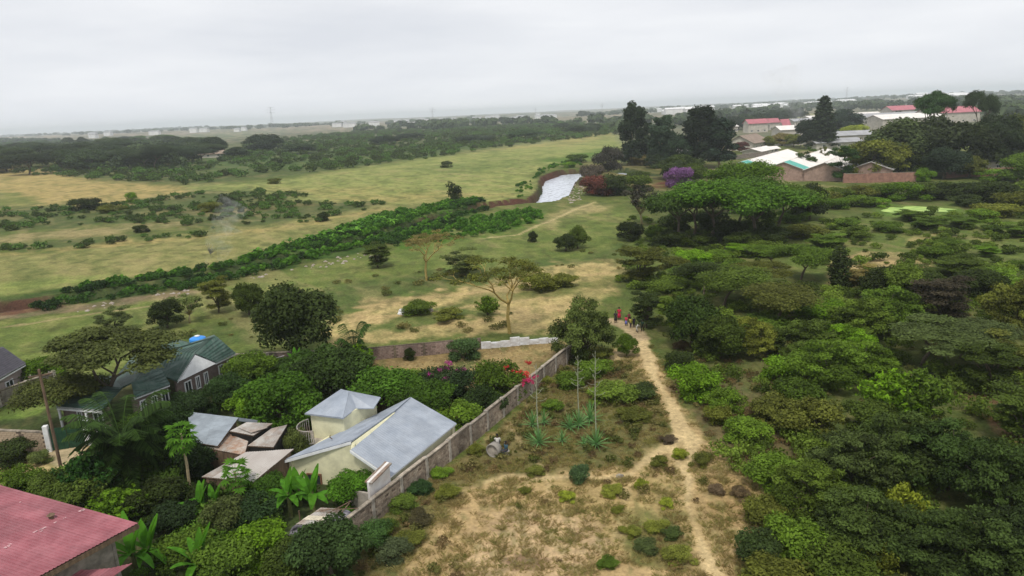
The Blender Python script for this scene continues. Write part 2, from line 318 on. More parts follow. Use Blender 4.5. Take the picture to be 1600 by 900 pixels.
# (polygon in picture pixels, colour, softness px, edge noise px, opacity)
ZONES = [
 # far plain
 ([(-200, 208), (1800, 130), (1800, 215), (900, 235), (-200, 262)], (0.13, 0.135, 0.085), 10, 10, 1),
 ([(-100, 222), (130, 216), (330, 210), (520, 204), (560, 200), (700, 194), (800, 190), (960, 184), (960, 180), (620, 190), (350, 205), (120, 211), (-100, 216)], PINK, 4, 5, .9),
 ([(180, 222), (330, 207), (470, 203), (330, 222)], (0.17, 0.2, 0.08), 5, 5, .8),
 ([(640, 212), (720, 205), (830, 197), (860, 203), (760, 211), (660, 217)], PINK, 5, 8, .85),
 ([(780, 192), (1000, 178), (1300, 172), (1300, 178), (1000, 188), (800, 198)], PINK, 4, 5, .6),
 ([(1120, 182), (1180, 178), (1230, 179), (1400, 176), (1420, 180), (1300, 186), (1230, 190), (1150, 192), (1120, 190)], PALE, 4, 5, .9),
 ([(1480, 158), (1600, 152), (1600, 158), (1500, 164)], PINK, 4, 5, .6),
 # scrub and bands of the left plain
 ([(-200, 240), (320, 245), (400, 215), (600, 202), (800, 195), (900, 190), (960, 206), (860, 222), (700, 245), (560, 264), (400, 282), (300, 292), (200, 288), (-200, 272)], SCRUB, 12, 14, 1),
 ([(320, 250), (450, 240), (600, 232), (780, 222), (860, 220), (760, 236), (600, 255), (470, 262), (330, 268)], (0.06, 0.105, 0.028), 12, 16, .8),
 ([(560, 215), (700, 208), (860, 205), (760, 216), (600, 224)], (0.1, 0.12, 0.06), 8, 10, .7),
 ([(-200, 272), (40, 268), (150, 284), (300, 292), (300, 325), (-200, 335)], STRAW, 14, 10, 1),
 ([(-200, 300), (30, 302), (60, 318), (20, 326), (-200, 330)], MEADOW, 10, 10, .8),
 ([(290, 291), (420, 284), (560, 263), (700, 243), (860, 220), (962, 203), (975, 232), (940, 246), (870, 258), (830, 272), (842, 300), (780, 315), (700, 326), (560, 322), (480, 318), (390, 304), (300, 300)], PALE, 14, 8, 1),
 ([(400, 295), (560, 292), (620, 297), (500, 303), (430, 302)], STRAW, 14, 10, .45),
 ([(500, 306), (640, 303), (740, 300), (800, 306), (640, 318), (520, 318)], STRAW, 16, 12, .55),
 ([(700, 240), (900, 226), (960, 212), (962, 203), (860, 222)], STRAW, 12, 10, .5),
 ([(640, 262), (760, 250), (880, 246), (820, 262), (700, 275)], (0.15, 0.19, 0.055), 16, 14, .7),
 ([(850, 250), (960, 228), (975, 240), (925, 250), (880, 256)], LUSH, 8, 8, .8),
 ([(-200, 330), (90, 322), (200, 316), (300, 300), (400, 298), (490, 304), (440, 312), (600, 318), (560, 330), (480, 350), (330, 356), (150, 352), (-200, 375)], SCRUB, 14, 14, 1),
 ([(220, 336), (330, 322), (470, 316), (520, 322), (380, 332)], OLIVE, 12, 14, .8),
 ([(-200, 372), (60, 364), (190, 350), (300, 344), (290, 352), (180, 366), (60, 378), (-200, 390)], (0.26, 0.22, 0.1), 10, 10, .9),
 ([(-200, 392), (60, 378), (170, 368), (290, 366), (400, 355), (300, 372), (150, 384), (-200, 402)], SCRUB, 8, 8, .8),
 ([(-200, 408), (60, 396), (200, 374), (300, 366), (420, 352), (560, 328), (640, 316), (700, 322), (600, 342), (520, 362), (440, 387), (330, 415), (220, 433), (100, 450), (-200, 478)], (0.225, 0.215, 0.078), 12, 7, 1),
 ([(-200, 404), (60, 394), (180, 377), (300, 370), (420, 356), (600, 326), (560, 336), (420, 362), (200, 384), (-200, 416)], STRAW, 10, 9, .7),
 ([(-100, 452), (100, 434), (200, 428), (120, 446), (-100, 470)], (0.2, 0.25, 0.06), 14, 10, .7),
 # river corridor
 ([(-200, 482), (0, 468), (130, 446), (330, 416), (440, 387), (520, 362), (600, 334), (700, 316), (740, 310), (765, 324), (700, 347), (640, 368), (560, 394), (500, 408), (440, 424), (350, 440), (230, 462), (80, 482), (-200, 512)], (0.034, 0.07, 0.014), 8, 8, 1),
 ([(430, 395), (520, 366), (600, 340), (700, 322), (750, 322), (640, 352), (560, 382), (480, 405)], LUSH, 10, 10, .9),
 ([(-100, 500), (30, 482), (150, 472), (270, 458), (380, 452), (330, 462), (200, 478), (80, 492), (-100, 512)], (0.2, 0.145, 0.095), 6, 8, .8),
 ([(-100, 478), (0, 470), (90, 468), (100, 478), (20, 490), (-100, 500)], RED, 8, 8, .8),
 ([(-200, 512), (30, 500), (200, 478), (300, 462), (440, 428), (520, 410), (640, 380), (700, 366), (860, 348), (960, 330), (1000, 345), (1010, 400), (880, 420), (760, 432), (560, 485), (530, 520), (400, 545), (240, 570), (-200, 640)], MEADOW, 8, 8, 1),
 ([(300, 520), (420, 470), (560, 440), (760, 420), (900, 400), (980, 380), (990, 410), (880, 425), (700, 450), (560, 482), (520, 530), (300, 540)], (0.075, 0.105, 0.03), 20, 18, .85),
 ([(600, 375), (660, 352), (740, 338), (840, 328), (852, 345), (800, 362), (700, 378), (620, 392)], LUSH, 10, 10, 1),
 ([(840, 345), (880, 328), (925, 318), (960, 322), (900, 345), (860, 358)], (0.32, 0.27, 0.12), 10, 8, .9),
 ([(860, 345), (900, 335), (990, 330), (1010, 345), (960, 352), (880, 358)], MEADOW, 10, 10, .8),
 ([(900, 255), (1080, 248), (1150, 262), (1180, 290), (1050, 300), (960, 310), (900, 290)], OLIVE, 12, 14, 1),
 ([(1000, 292), (1040, 282), (1060, 286), (1030, 298)], RED, 5, 6, 1),
 ([(1090, 270), (1200, 240), (1290, 236), (1360, 258), (1340, 280), (1140, 285)], PINK, 8, 8, .8),
 # tan clearing in the middle
 ([(515, 505), (620, 465), (690, 452), (780, 442), (880, 412), (965, 408), (968, 455), (905, 488), (870, 517), (700, 524), (600, 534), (520, 534)], (0.40, 0.315, 0.135), 12, 16, 1),
 ([(560, 472), (640, 460), (700, 452), (700, 466), (620, 480), (560, 492)], TAN, 10, 16, .6),
 ([(540, 500), (640, 488), (700, 500), (860, 470), (900, 478), (850, 500), (720, 512), (560, 520)], TAN, 10, 16, .6),
 ([(615, 488), (700, 478), (760, 484), (780, 494), (700, 504), (640, 512), (560, 522), (540, 518), (600, 505)], (0.10, 0.13, 0.035), 10, 14, .95),
 ([(800, 430), (880, 440), (960, 432), (960, 446), (880, 462), (800, 468), (740, 480), (700, 476), (760, 455)], (0.14, 0.15, 0.045), 12, 16, .85),
 ([(720, 448), (800, 436), (860, 446), (800, 458), (740, 462)], TAN, 8, 10, .6),
 # right-hand bush land
 ([(960, 300), (1700, 280), (1700, 960), (1200, 960), (1180, 860), (1200, 790), (1180, 740), (1130, 690), (1090, 650), (1050, 600), (1030, 560), (1010, 520), (1000, 480), (960, 440), (1000, 420), (1000, 345)], (0.082, 0.100, 0.028), 14, 16, 1),
 ([(1000, 385), (1240, 340), (1450, 335), (1700, 330), (1700, 400), (1450, 410), (1240, 430), (1020, 430)], (0.115, 0.15, 0.036), 18, 22, .9),
 ([(1300, 404), (1350, 393), (1420, 394), (1475, 408), (1440, 420), (1330, 425), (1300, 450)], TAN, 9, 10, .95),
 ([(1415, 372), (1470, 366), (1470, 380), (1420, 382)], (0.3, 0.25, 0.1), 6, 8, .9),
 ([(1230, 350), (1320, 340), (1330, 350), (1250, 362)], MEADOW, 8, 10, .7),
 ([(1360, 320), (1500, 320), (1510, 336), (1380, 340)], (0.10, 0.17, 0.03), 6, 5, .9),
 ([(1420, 505), (1510, 490), (1600, 500), (1600, 540), (1480, 535)], (0.15, 0.15, 0.05), 10, 16, .8),
 ([(1480, 590), (1530, 580), (1560, 600), (1600, 650), (1650, 720), (1560, 680)], (0.16, 0.09, 0.05), 10, 14, .9),
 ([(1170, 560), (1230, 545), (1250, 620), (1200, 640)], (0.15, 0.12, 0.05), 12, 14, .8),
 ([(1080, 620), (1150, 590), (1230, 640), (1260, 700), (1200, 760), (1130, 720)], (0.12, 0.095, 0.045), 14, 18, .9),
 # fenced yard
 ([(570, 562), (760, 542), (888, 532), (880, 545), (740, 660), (560, 640), (480, 600)], (0.23, 0.165, 0.075), 6, 6, 1),
 ([(590, 578), (660, 568), (760, 556), (880, 536), (850, 560), (760, 580), (660, 590)], (0.36, 0.27, 0.12), 12, 16, .6),
 ([(690, 552), (750, 550), (745, 575), (700, 582)], (0.10, 0.12, 0.04), 8, 10, .8),
 # homesteads left
 ([(-200, 640), (240, 585), (400, 545), (575, 560), (560, 640), (700, 655), (540, 850), (600, 960), (-200, 960)], (0.048, 0.060, 0.024), 6, 6, 1),
 ([(-100, 620), (60, 600), (110, 610), (60, 650), (-100, 665)], (0.13, 0.19, 0.04), 8, 10, 1),
 ([(-200, 722), (30, 722), (75, 704), (140, 700), (132, 726), (80, 742), (40, 756), (-200, 770)], (0.47, 0.355, 0.17), 7, 7, 1),
 ([(70, 704), (135, 698), (132, 720), (90, 732), (78, 724)], (0.52, 0.40, 0.26), 4, 4, .9),
 # dry field in front
 ([(905, 548), (1000, 540), (1030, 560), (1060, 620), (1090, 680), (1180, 740), (1200, 800), (1185, 850), (1140, 900), (1160, 980), (560, 980), (585, 880), (560, 850), (640, 780), (760, 690), (850, 610)], (0.40, 0.285, 0.14), 10, 12, 1),
 ([(900, 555), (960, 560), (1010, 600), (1050, 660), (1040, 690), (980, 730), (860, 740), (790, 730), (760, 700), (840, 620)], (0.125, 0.11, 0.042), 16, 16, .95),
 ([(560, 850), (640, 775), (740, 700), (800, 690), (840, 735), (780, 745), (720, 775), (680, 820), (640, 880), (600, 960), (540, 960)], (0.15, 0.13, 0.05), 18, 16, .95),
 ([(850, 750), (960, 745), (1060, 750), (1070, 830), (1000, 880), (860, 830)], (0.35, 0.265, 0.11), 20, 26, .6),
 ([(780, 800), (900, 800), (960, 850), (900, 900), (760, 960), (700, 900)], (0.46, 0.33, 0.19), 22, 24, .8),
 ([(780, 872), (820, 864), (862, 872), (852, 886), (800, 890)], (0.22, 0.14, 0.09), 8, 6, .8),
 ([(970, 800), (1040, 808), (1080, 850), (1060, 890), (980, 880), (960, 840)], (0.13, 0.13, 0.04), 14, 20, .8),
 ([(1110, 740), (1170, 740), (1190, 800), (1140, 830), (1100, 790)], (0.33, 0.22, 0.10), 16, 18, .7),
]
# trodden paths: (points in pixels with half width in metres, colour, opacity)
PATHS = [
 ([(1000, 530, .5), (1012, 560, .7), (1022, 590, .45), (1045, 625, .45), (1060, 655, .65), (1062, 682, .8), (1046, 700, .34), (1060, 722, .24), (1076, 748, .22), (1074, 790, .22), (1090, 832, .26), (1104, 870, .34), (1130, 920, .45)], DIRT, 1),
 ([(1064, 670, .8), (1082, 690, .8), (1082, 710, .4), (1072, 730, .3)], DIRT, .85),
 ([(1046, 695, .5), (1012, 718, .45), (988, 742, .35), (940, 748, .22), (900, 744, .2), (850, 748, .3), (800, 742, .25), (760, 752, .3)], DIRT, .8),
 ([(797, 665, .16), (812, 690, .2), (836, 715, .22), (852, 735, .2), (858, 760, .12), (866, 800, .1), (870, 860, .1)], DIRT, .6),
 ([(988, 738, .3), (975, 790, .25), (965, 850, .3)], DIRT, .4),
 ([(700, 462, .5), (760, 455, .6), (830, 440, .5), (910, 430, .7), (960, 425, .4)], TAN, .6),
 ([(560, 500, .5), (650, 492, .6), (740, 478, .5), (860, 465, .6)], TAN, .5),
 ([(-60, 520, .4), (60, 505, .4), (170, 487, .4), (240, 478, .3)], (.32, .25, .13), .7),
 ([(750, 372, .4), (810, 366, .5), (860, 345, .5), (905, 325, .6), (930, 315, .4)], (.42, .34, .17), .8),
 ([(955, 500, .8), (985, 512, 1.3), (1000, 528, .9)], (.40, .30, .18), .85),
 ([(960, 560, .8), (985, 545, .9), (1005, 538, .8)], DIRT, .9),
]
def ground_colour(X, Y):
    px, py = PX(X, Y)
    R = np.hypot(X, Y)
    lr = np.log(np.maximum(R, 5)) * 30; az = np.arctan2(X, Y) * 22
    nA = fbm(X / 2.2, Y / 2.2, 1, 4); nB = fbm(X / 11, Y / 11, 2, 4); nC = fbm(az * 3, lr * 1.3, 3, 4); nD = fbm(X / .7, Y / .7, 4, 2)
    e1 = fbm(az * 2.2 + 40, lr * 1.6, 31, 4) - .5; e2 = fbm(X / 3.5, Y / 3.5, 33, 4) - .5
    col = np.empty(X.shape + (3,)); col[:] = GREEN
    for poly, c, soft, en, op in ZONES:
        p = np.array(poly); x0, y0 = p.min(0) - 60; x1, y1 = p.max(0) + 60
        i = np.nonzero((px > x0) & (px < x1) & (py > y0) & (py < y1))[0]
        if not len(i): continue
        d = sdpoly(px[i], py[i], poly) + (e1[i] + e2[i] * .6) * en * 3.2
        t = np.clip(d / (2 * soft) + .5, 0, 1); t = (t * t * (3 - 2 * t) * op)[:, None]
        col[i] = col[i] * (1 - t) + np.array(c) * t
    # mottling: greener, drier and darker patches
    gr = np.clip((nC - .52) * 5, 0, 1)[:, None]; dr = np.clip((.47 - nC) * 5, 0, 1)[:, None]
    col = col * (1 - .42 * gr) + np.array((.06, .10, .025)) * .42 * gr
    col = col * (1 - .16 * dr) + np.array((.36, .27, .13)) * .16 * dr
    g2 = np.clip((nB - .53) * 6, 0, 1)[:, None] * np.clip((60 - np.abs(R - 30)) / 60, 0.3, 1)[:, None]
    col = col * (1 - .35 * g2) + np.array((.085, .10, .03)) * .35 * g2
    far = np.clip((R - 450) / 900, 0, 1)[:, None]
    fb = fbm(az * 6, lr * 2.2, 77, 4)[:, None]
    farc = np.where(fb > .54, np.array((.055, .075, .05)), np.where(fb < .44, np.array((.30, .24, .18)), np.array((.13, .14, .085))))
    col = col * (1 - far * .55) + farc * far * .55
    sp_ = fbm(X / 1.6, Y / 3.2, 91, 3); s2 = fbm(X / 5 + Y / 9, Y / 14, 95, 4)
    mid_ = (np.clip((R - 60) / 40, 0, 1) * np.clip((520 - R) / 200, 0, 1))
    f1 = (np.clip((sp_ - .60) * 9, 0, 1) * .55 * mid_)[:, None]; col = col * (1 - f1) + np.array((.075, .085, .03)) * f1
    f2 = (np.clip((s2 - .56) * 8, 0, 1) * .40 * mid_)[:, None]; col = col * (1 - f2) + np.array((.085, .115, .03)) * f2
    f3 = (np.clip((.40 - s2) * 8, 0, 1) * .28 * mid_)[:, None]; col = col * (1 - f3) + np.array((.34, .27, .13)) * f3
    lum = (.72 + .36 * nA + .2 * nD)
    col = col * lum[:, None]
    for pts, c, op in PATHS:
        P = [G(x, y) + (h,) for x, y, h in pts]
        i = np.nonzero(R < 260)[0]
        d, wd = dline(X[i], Y[i], P)
        q = d - wd + (nA[i] - .5) * .9 + e2[i] * .6
        t = np.clip(.5 - q / .55, 0, 1); t = (t * t * (3 - 2 * t) * op)[:, None]
        col[i] = col[i] * (1 - t) + np.array(c) * (.85 + .3 * nD[i])[:, None] * t
    # bare red earth of the river banks
    rd = river_d(X, Y) + (fbm(X / 3, Y / 3, 21, 3) - .5) * 1.6
    t0_ = rd
    redk = np.clip(1 - np.minimum(np.hypot(px - 800, (py - 318) * 2.5) / 75, np.minimum(np.hypot(px - 30, (py - 482) * 2.5) / 90, np.minimum(np.hypot(px - 865, (py - 275) * 3) / 60, np.hypot(px - 685, (py - 346) * 3) / 40))), 0, 1)[:, None] ** .5
    t = np.clip((1.6 + .7 * redk[:, 0] - rd) / .5, 0, 1)[:, None]
    bank = np.array((.085, .034, .028)) * redk + np.array((.05, .068, .025)) * (1 - redk)
    col = np.where(R[:, None] < 420, col * (1 - t) + bank * (.6 + .8 * nA[:, None]) * t, col)
    return np.clip(col, 0, 1)

def build_ground():
    rs = [0.01, 6, 12, 17]; r = 20.0
    while r < 640: rs.append(r); r *= 1.0062
    while r < 9600: rs.append(r); r *= 1.03
    azs = list(np.radians(np.arange(-44, 44.01, 0.155))) + list(np.radians(np.arange(50, 316, 8.0)))
    rs = np.array(rs); azs = np.array(azs); nr, na = len(rs), len(azs)
    Rg, Ag = np.meshgrid(rs, azs, indexing='ij')
    X = (Rg * np.sin(Ag)).ravel(); Y = (Rg * np.cos(Ag)).ravel()
    Z = terr(X, Y)
    col = ground_colour(X, Y)
    i = np.arange(nr - 1)[:, None] * na; j = np.arange(na)[None, :]; j2 = (j + 1) % na
    F = np.stack([i + j, i + j2, i + na + j2, i + na + j], -1).reshape(-1, 4)[:, ::-1]
    me = mesh_np('ground', np.stack([X, Y, Z], -1), F, None, True)
    a = me.color_attributes.new('cover', 'FLOAT_COLOR', 'POINT')
    a.data.foreach_set('color', np.concatenate([col, np.ones((len(X), 1))], 1).astype(np.float32).ravel())
    M = bpy.data.materials.new('ground_cover')
    t, p, N, L = nodes(M)
    at = N('ShaderNodeAttribute'); at.attribute_name = 'cover'
    tc = N('ShaderNodeTexCoord')
    n = N('ShaderNodeTexNoise'); n.inputs['Scale'].default_value = 2.6; n.inputs['Detail'].default_value = 8; n.inputs['Roughness'].default_value = .75
    L(tc.outputs['Object'], n.inputs[0])
    n2 = N('ShaderNodeTexNoise'); n2.inputs['Scale'].default_value = .35; n2.inputs['Detail'].default_value = 6; n2.inputs['Roughness'].default_value = .7
    L(tc.outputs['Object'], n2.inputs[0])
    mr = N('ShaderNodeMapRange'); mr.inputs['From Min'].default_value = .3; mr.inputs['From Max'].default_value = .7; mr.inputs['To Min'].default_value = .55; mr.inputs['To Max'].default_value = 1.42
    L(n.outputs[0], mr.inputs[0])
    mr2 = N('ShaderNodeMapRange'); mr2.inputs['From Min'].default_value = .3; mr2.inputs['From Max'].default_value = .7; mr2.inputs['To Min'].default_value = .78; mr2.inputs['To Max'].default_value = 1.22
    L(n2.outputs[0], mr2.inputs[0])
    mu = N('ShaderNodeMath'); mu.operation = 'MULTIPLY'; L(mr.outputs[0], mu.inputs[0]); L(mr2.outputs[0], mu.inputs[1])
    vm = N('ShaderNodeVectorMath'); vm.operation = 'SCALE'; L(at.outputs['Color'], vm.inputs[0]); L(mu.outputs[0], vm.inputs['Scale'])
    L(vm.outputs[0], p.inputs['Base Color']); p.inputs['Roughness'].default_value = .95; p.inputs['Specular IOR Level'].default_value = .05
    b = N('ShaderNodeBump'); b.inputs['Strength'].default_value = .6; b.inputs['Distance'].default_value = .12
    L(n.outputs[0], b.inputs['Height']); L(b.outputs[0], p.inputs['Normal'])
    me.materials.append(M)
    o = bpy.data.objects.new('ground', me); link(o); tag(o, kind='structure')
    # river water
    M = bpy.data.materials.new('river_water'); t, p, N, L = nodes(M)
    tc = N('ShaderNodeTexCoord'); n = N('ShaderNodeTexNoise'); n.inputs['Scale'].default_value = .8; n.inputs['Detail'].default_value = 8; n.inputs['Roughness'].default_value = .7
    L(tc.outputs['Object'], n.inputs[0])
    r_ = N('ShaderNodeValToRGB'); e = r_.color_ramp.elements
    e[0].position = .34; e[0].color = (.20, .19, .17, 1); e[1].position = .50; e[1].color = (.56, .60, .68, 1)  # pale bluish end puts the mirrored sky into the water colour
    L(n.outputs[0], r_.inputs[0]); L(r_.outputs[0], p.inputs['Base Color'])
    p.inputs['Roughness'].default_value = .25; p.inputs['IOR'].default_value = 1.4; p.inputs['Specular IOR Level'].default_value = .9
    b = N('ShaderNodeBump'); b.inputs['Strength'].default_value = .1; b.inputs['Distance'].default_value = .02
    L(n.outputs[0], b.inputs['Height']); L(b.outputs[0], p.inputs['Normal'])
    mb = MB(); pts = []
    for k in range(len(RIV) - 1):
        for s in range(4):
            a_, b_ = RIV[k], RIV[k + 1]; q = s / 4; pts.append([a_[i] * (1 - q) + b_[i] * q for i in range(3)])
    vs = []; fs = []
    for k, p_ in enumerate(pts):
        a_ = pts[max(k - 2, 0)]; b_ = pts[min(k + 2, len(pts) - 1)]; d = Vector((b_[0] - a_[0], b_[1] - a_[1], 0)).normalized()
        h = p_[2] + 1.3
        vs += [(p_[0] - d.y * h, p_[1] + d.x * h, RIVER_Z), (p_[0] + d.y * h, p_[1] - d.x * h, RIVER_Z)]
        if k: fs.append((2 * k - 2, 2 * k - 1, 2 * k + 1, 2 * k))
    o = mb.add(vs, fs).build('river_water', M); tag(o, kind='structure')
build_ground()

# ------------------------------------------------------------------ plants
LEAF = leaf_mat('leaves')
BARK = mat('bark', (.11, .085, .06), .9, .35, 9)
BARK_PALE = mat('pale_bark', (.36, .29, .17), .85, .3, 6)
BARK_YELLOW = mat('yellow_bark', (.42, .31, .10), .8, .25, 5)
nrg = np.random.RandomState(11)
def leaves_mesh(name, blobs, n, size, aspect=1.0, low=-.35, shell=.62, flat=0.0, tonevar=.5, droop=0):
    """many small leaf-sized faces through the shells of the given lobes; blobs: (x, y, z, rx, ry, rz[, weight])"""
    B = np.array([b[:6] for b in blobs], float)
    wgt = (B[:, 3] * B[:, 4] + B[:, 5] * (B[:, 3] + B[:, 4]) * .7) * np.array([b[6] if len(b) > 6 else 1.0 for b in blobs])
    k = nrg.choice(len(B), size=int(n * 1.5), p=wgt / wgt.sum())
    d = nrg.normal(size=(len(k), 3)); d /= np.linalg.norm(d, axis=1)[:, None]
    keep = (d[:, 2] > low) | (nrg.rand(len(k)) < .18)
    k = k[keep][:n]; d = d[keep][:n]; n = len(k)
    rr = shell + (1.04 - shell) * np.sqrt(nrg.rand(n)) + nrg.normal(size=n) * .05 + (nrg.rand(n) < .16) * nrg.rand(n) * .42
    P = B[k, :3] + d * B[k, 3:6] * rr[:, None]
    nm = d * (1 - flat) * .8 + nrg.normal(size=(n, 3)) * .55 * (1 - flat * .6); nm[:, 2] += .35 + flat * 1.2
    nm /= np.linalg.norm(nm, axis=1)[:, None]
    t = np.cross(nm, nrg.normal(size=(n, 3))); t /= np.linalg.norm(t, axis=1)[:, None]; b = np.cross(nm, t)
    s = (size * (.55 + .9 * nrg.rand(n)))[:, None]
    t = t * s * .5 * aspect; b = b * s * .5
    V = np.stack([P - t - b * .35, P - t * .1 - b, P + t + b * .1, P + t * .15 + b], 1).reshape(-1, 3)
    if droop: V[:, 2] -= np.repeat(nrg.rand(n), 4) * droop
    F = np.arange(4 * n).reshape(-1, 4)
    bt = nrg.rand(len(B))
    tone = np.clip(.5 + (bt[k] - .5) * tonevar + (nrg.rand(n) - .5) * .5, 0, 1)
    return mesh_np(name, V, F, LEAF, False, tone)
def U(a, b): return float(nrg.uniform(a, b))
def limbs(mb, base_r, fork_z, tips, n=6, sway=.25, start=(0, 0)):
    """a tapered trunk to fork_z, then a limb to each tip"""
    x0, y0 = start; kx, ky = U(-sway, sway), U(-sway, sway)
    mb.tube([(x0, y0, -.25), (x0 + kx * .4, y0 + ky * .4, fork_z * .5), (x0 + kx, y0 + ky, fork_z)], [base_r * 1.25, base_r, base_r * .75], n)
    for tx, ty, tz_ in tips:
        mx_, my, mz = x0 + kx + (tx - x0) * .5, y0 + ky + (ty - y0) * .5, fork_z + (tz_ - fork_z) * .62
        mb.tube([(x0 + kx, y0 + ky, fork_z - base_r), (mx_ + U(-.2, .2), my + U(-.2, .2), mz), (tx, ty, tz_)], [base_r * .6, base_r * .36, base_r * .12], max(4, n - 2))
KIND = {}     # name -> (list of (crown mesh, trunk mesh), nominal width, nominal height)
def reg(name, lst, wd, ht): KIND[name] = (lst, wd, ht)
def dome_blobs(R, H, z0, k, br, squash=.8):
    out = []
    for i in range(k):
        a = U(0, 2 * PI); r = R * math.sqrt(U(0, 1)) * .78; q = math.sqrt(max(0, 1 - (r / R) ** 2))
        z = z0 + (H - z0) * q * U(.55, .86)
        s = br * U(.7, 1.25)
        out.append((r * math.cos(a), r * math.sin(a), z, s, s, s * squash))
    return out
def mk_round(v):          # dense round tree, 9 m wide 9 m tall
    bl = dome_blobs(4.2, 8.4, 1.8, 26, 1.35) + [(U(-3, 3), U(-3, 3), U(1.9, 3.6), 1.2, 1.2, 1.0) for _ in range(12)] + [(0, 0, 5, 2.4, 2.4, 2.6, .3)]
    c = leaves_mesh('crown', bl, 14000, .25, 1.4, -.6, .5)
    mb = MB(); limbs(mb, .26, 1.8, [(b[0] * .8, b[1] * .8, b[2]) for b in bl[:7]])
    return c, mb.mesh('trunk', BARK, True)
def mk_eucal(v):          # tall irregular gum tree, 16 m wide 28 m tall
    bl = []
    for i in range(42):
        z = U(5, 26.5); R = 6.6 * (1 - abs(z - 13) / 17) ** .6; a = U(0, 2 * PI); r = R * U(.3, 1); s = U(1.2, 2.6)
        bl.append((r * math.cos(a), r * math.sin(a), z, s, s, s * 1.0))
    bl += [(0, 0, z, 3.0, 3.0, 3.5, .35) for z in (9, 14, 19)]
    c = leaves_mesh('crown', bl, 13000, .62, 1.5, -.8, .45)
    mb = MB(); limbs(mb, .5, 5, [(b[0], b[1], b[2]) for b in bl[:10]], sway=.6)
    return c, mb.mesh('trunk', BARK_PALE, True)
def pads(R, ztop, k, pr, zvar, rz=.3):
    out = []
    for i in range(k):
        a = 2 * PI * i * .381966 + U(-.3, .3); r = R * math.sqrt((i + .5) / k) * .85
        s = pr * U(.75, 1.2)
        out.append((r * math.cos(a), r * math.sin(a), ztop - U(0, zvar) - .9 * (r / R) ** 2, s, s, rz * U(.8, 1.3)))
    return out
def grown(H, R, trunk, rad, depth, kids, flat, rs_, lean=.3):
    """a forking crooked tree skeleton scaled to height H and radius R; returns segments and branch tips"""
    segs = []; tips = []
    def grow(p, d, ln, r, k):
        mid = p + d * ln * .5 + Vector((U(-1, 1), U(-1, 1), U(-.4, .4))) * ln * .13; e = p + d * ln + Vector((U(-1, 1), U(-1, 1), 0)) * ln * .1
        segs.append((p, mid, e, r, r * .66))
        if k == 0: tips.append(e); return
        n = kids[k] if k < len(kids) else 2
        a0 = U(0, 6.28)
        for i in range(n):
            a = a0 + 2 * PI * i / n + U(-.5, .5); sp_ = U(.45, .85); q = (d + Vector((math.cos(a) * sp_, math.sin(a) * sp_, U(-.05, .15)))).normalized()
            if q.z < .12: q.z = .12; q.normalize()
            grow(e, q, ln * U(.62, .86), r * .62, k - 1)
    grow(Vector((0, 0, 0)), Vector((U(-lean, lean) * .5, U(-lean, lean) * .5, 1)).normalized(), 1.0, 1.0, depth)
    zs = max(t.z for t in tips); rr_ = sorted(math.hypot(t.x, t.y) for t in tips)[int(len(tips) * .9)]
    def tr(p):
        q = p.z / zs; q = q if q < .3 else .3 + (q - .3) * 1.0
        z = H * (q ** flat if q > 0 else q); return Vector((p.x * R / rr_, p.y * R / rr_, z))
    return [(tr(a), tr(b), tr(c), r, s) for a, b, c, r, s in segs], [tr(t) for t in tips]
def mk_acacia(v, n=17000, size=.16, pr=1.25, rad=.24, bark=None, depth=4, kids=(0, 2, 3, 2, 3), H=6.6, R=4.7, name='trunk', flat=.8, dens=.38):
    sg, tips = grown(H, R, 1, rad, depth, kids, flat, 0)
    bl = []
    for t in tips:
        s = pr * U(.6, 1.15); z = max(t.z, H * (.52 if dens > .6 else .62) + U(-.4, .4)); bl.append((t.x, t.y, z, s, s * U(.8, 1.2), dens * U(.6, 1.3)))
    c = leaves_mesh('crown', bl, n, size, 1.6, -1, .12, .5)
    mb = MB()
    for a, b_, c_, r, s in sg: mb.tube([a - Vector((0, 0, .25)) if a.z < .05 else a, b_, c_], [max(.012, r * rad), max(.012, (r + s) / 2 * rad), max(.01, s * rad)], 5 if r > .3 else 3, False)
    return c, mb.mesh('trunk', bark or BARK, True)
def mk_layer(v):          # thorn tree with foliage down to the ground in layers, 6.4 m wide 5.4 m tall
    bl = []
    for i in range(34):
        z = U(.9, 5.1); R = 3.0 * (.35 + .65 * math.sin(PI * min(1, (5.9 - z) / 5.2))); a = U(0, 2 * PI); r = R * U(.25, .95)
        s = U(.7, 1.15); bl.append((r * math.cos(a), r * math.sin(a), z, s, s, .26))
    c = leaves_mesh('crown', bl, 13000, .14, 1.6, -1, .2, .55)
    mb = MB(); limbs(mb, .15, .8, [(b[0], b[1], b[2]) for b in bl[:12]], 5)
    return c, mb.mesh('trunk', BARK, True)
def mk_fever(v):          # sparse yellow-barked thorn tree, 12 m wide 9.5 m tall
    return mk_acacia(v, 6500, .13, .8, .24, BARK_YELLOW, 5, (0, 2, 2, 2, 3, 3), 9.0, 5.4, flat=.85, dens=.28)
def mk_bush(v):           # domed shrub, 4 m wide 2.6 m tall
    bl = dome_blobs(1.9, 2.45, .5, 15, .62) + [(U(-1.5, 1.5), U(-1.5, 1.5), .45, .55, .55, .45) for _ in range(8)] + [(0, 0, 1.1, 1.1, 1.1, .8, .4)]
    c = leaves_mesh('foliage', bl, 7000, .115, 1.5, -.5, .45, .1)
    mb = MB()
    for i in range(5):
        b = bl[i]; mb.tube([(0, 0, -.1), (b[0] * .5, b[1] * .5, b[2] * .6), (b[0], b[1], b[2])], [.06, .04, .015], 4)
    return c, mb.mesh('stem', BARK)
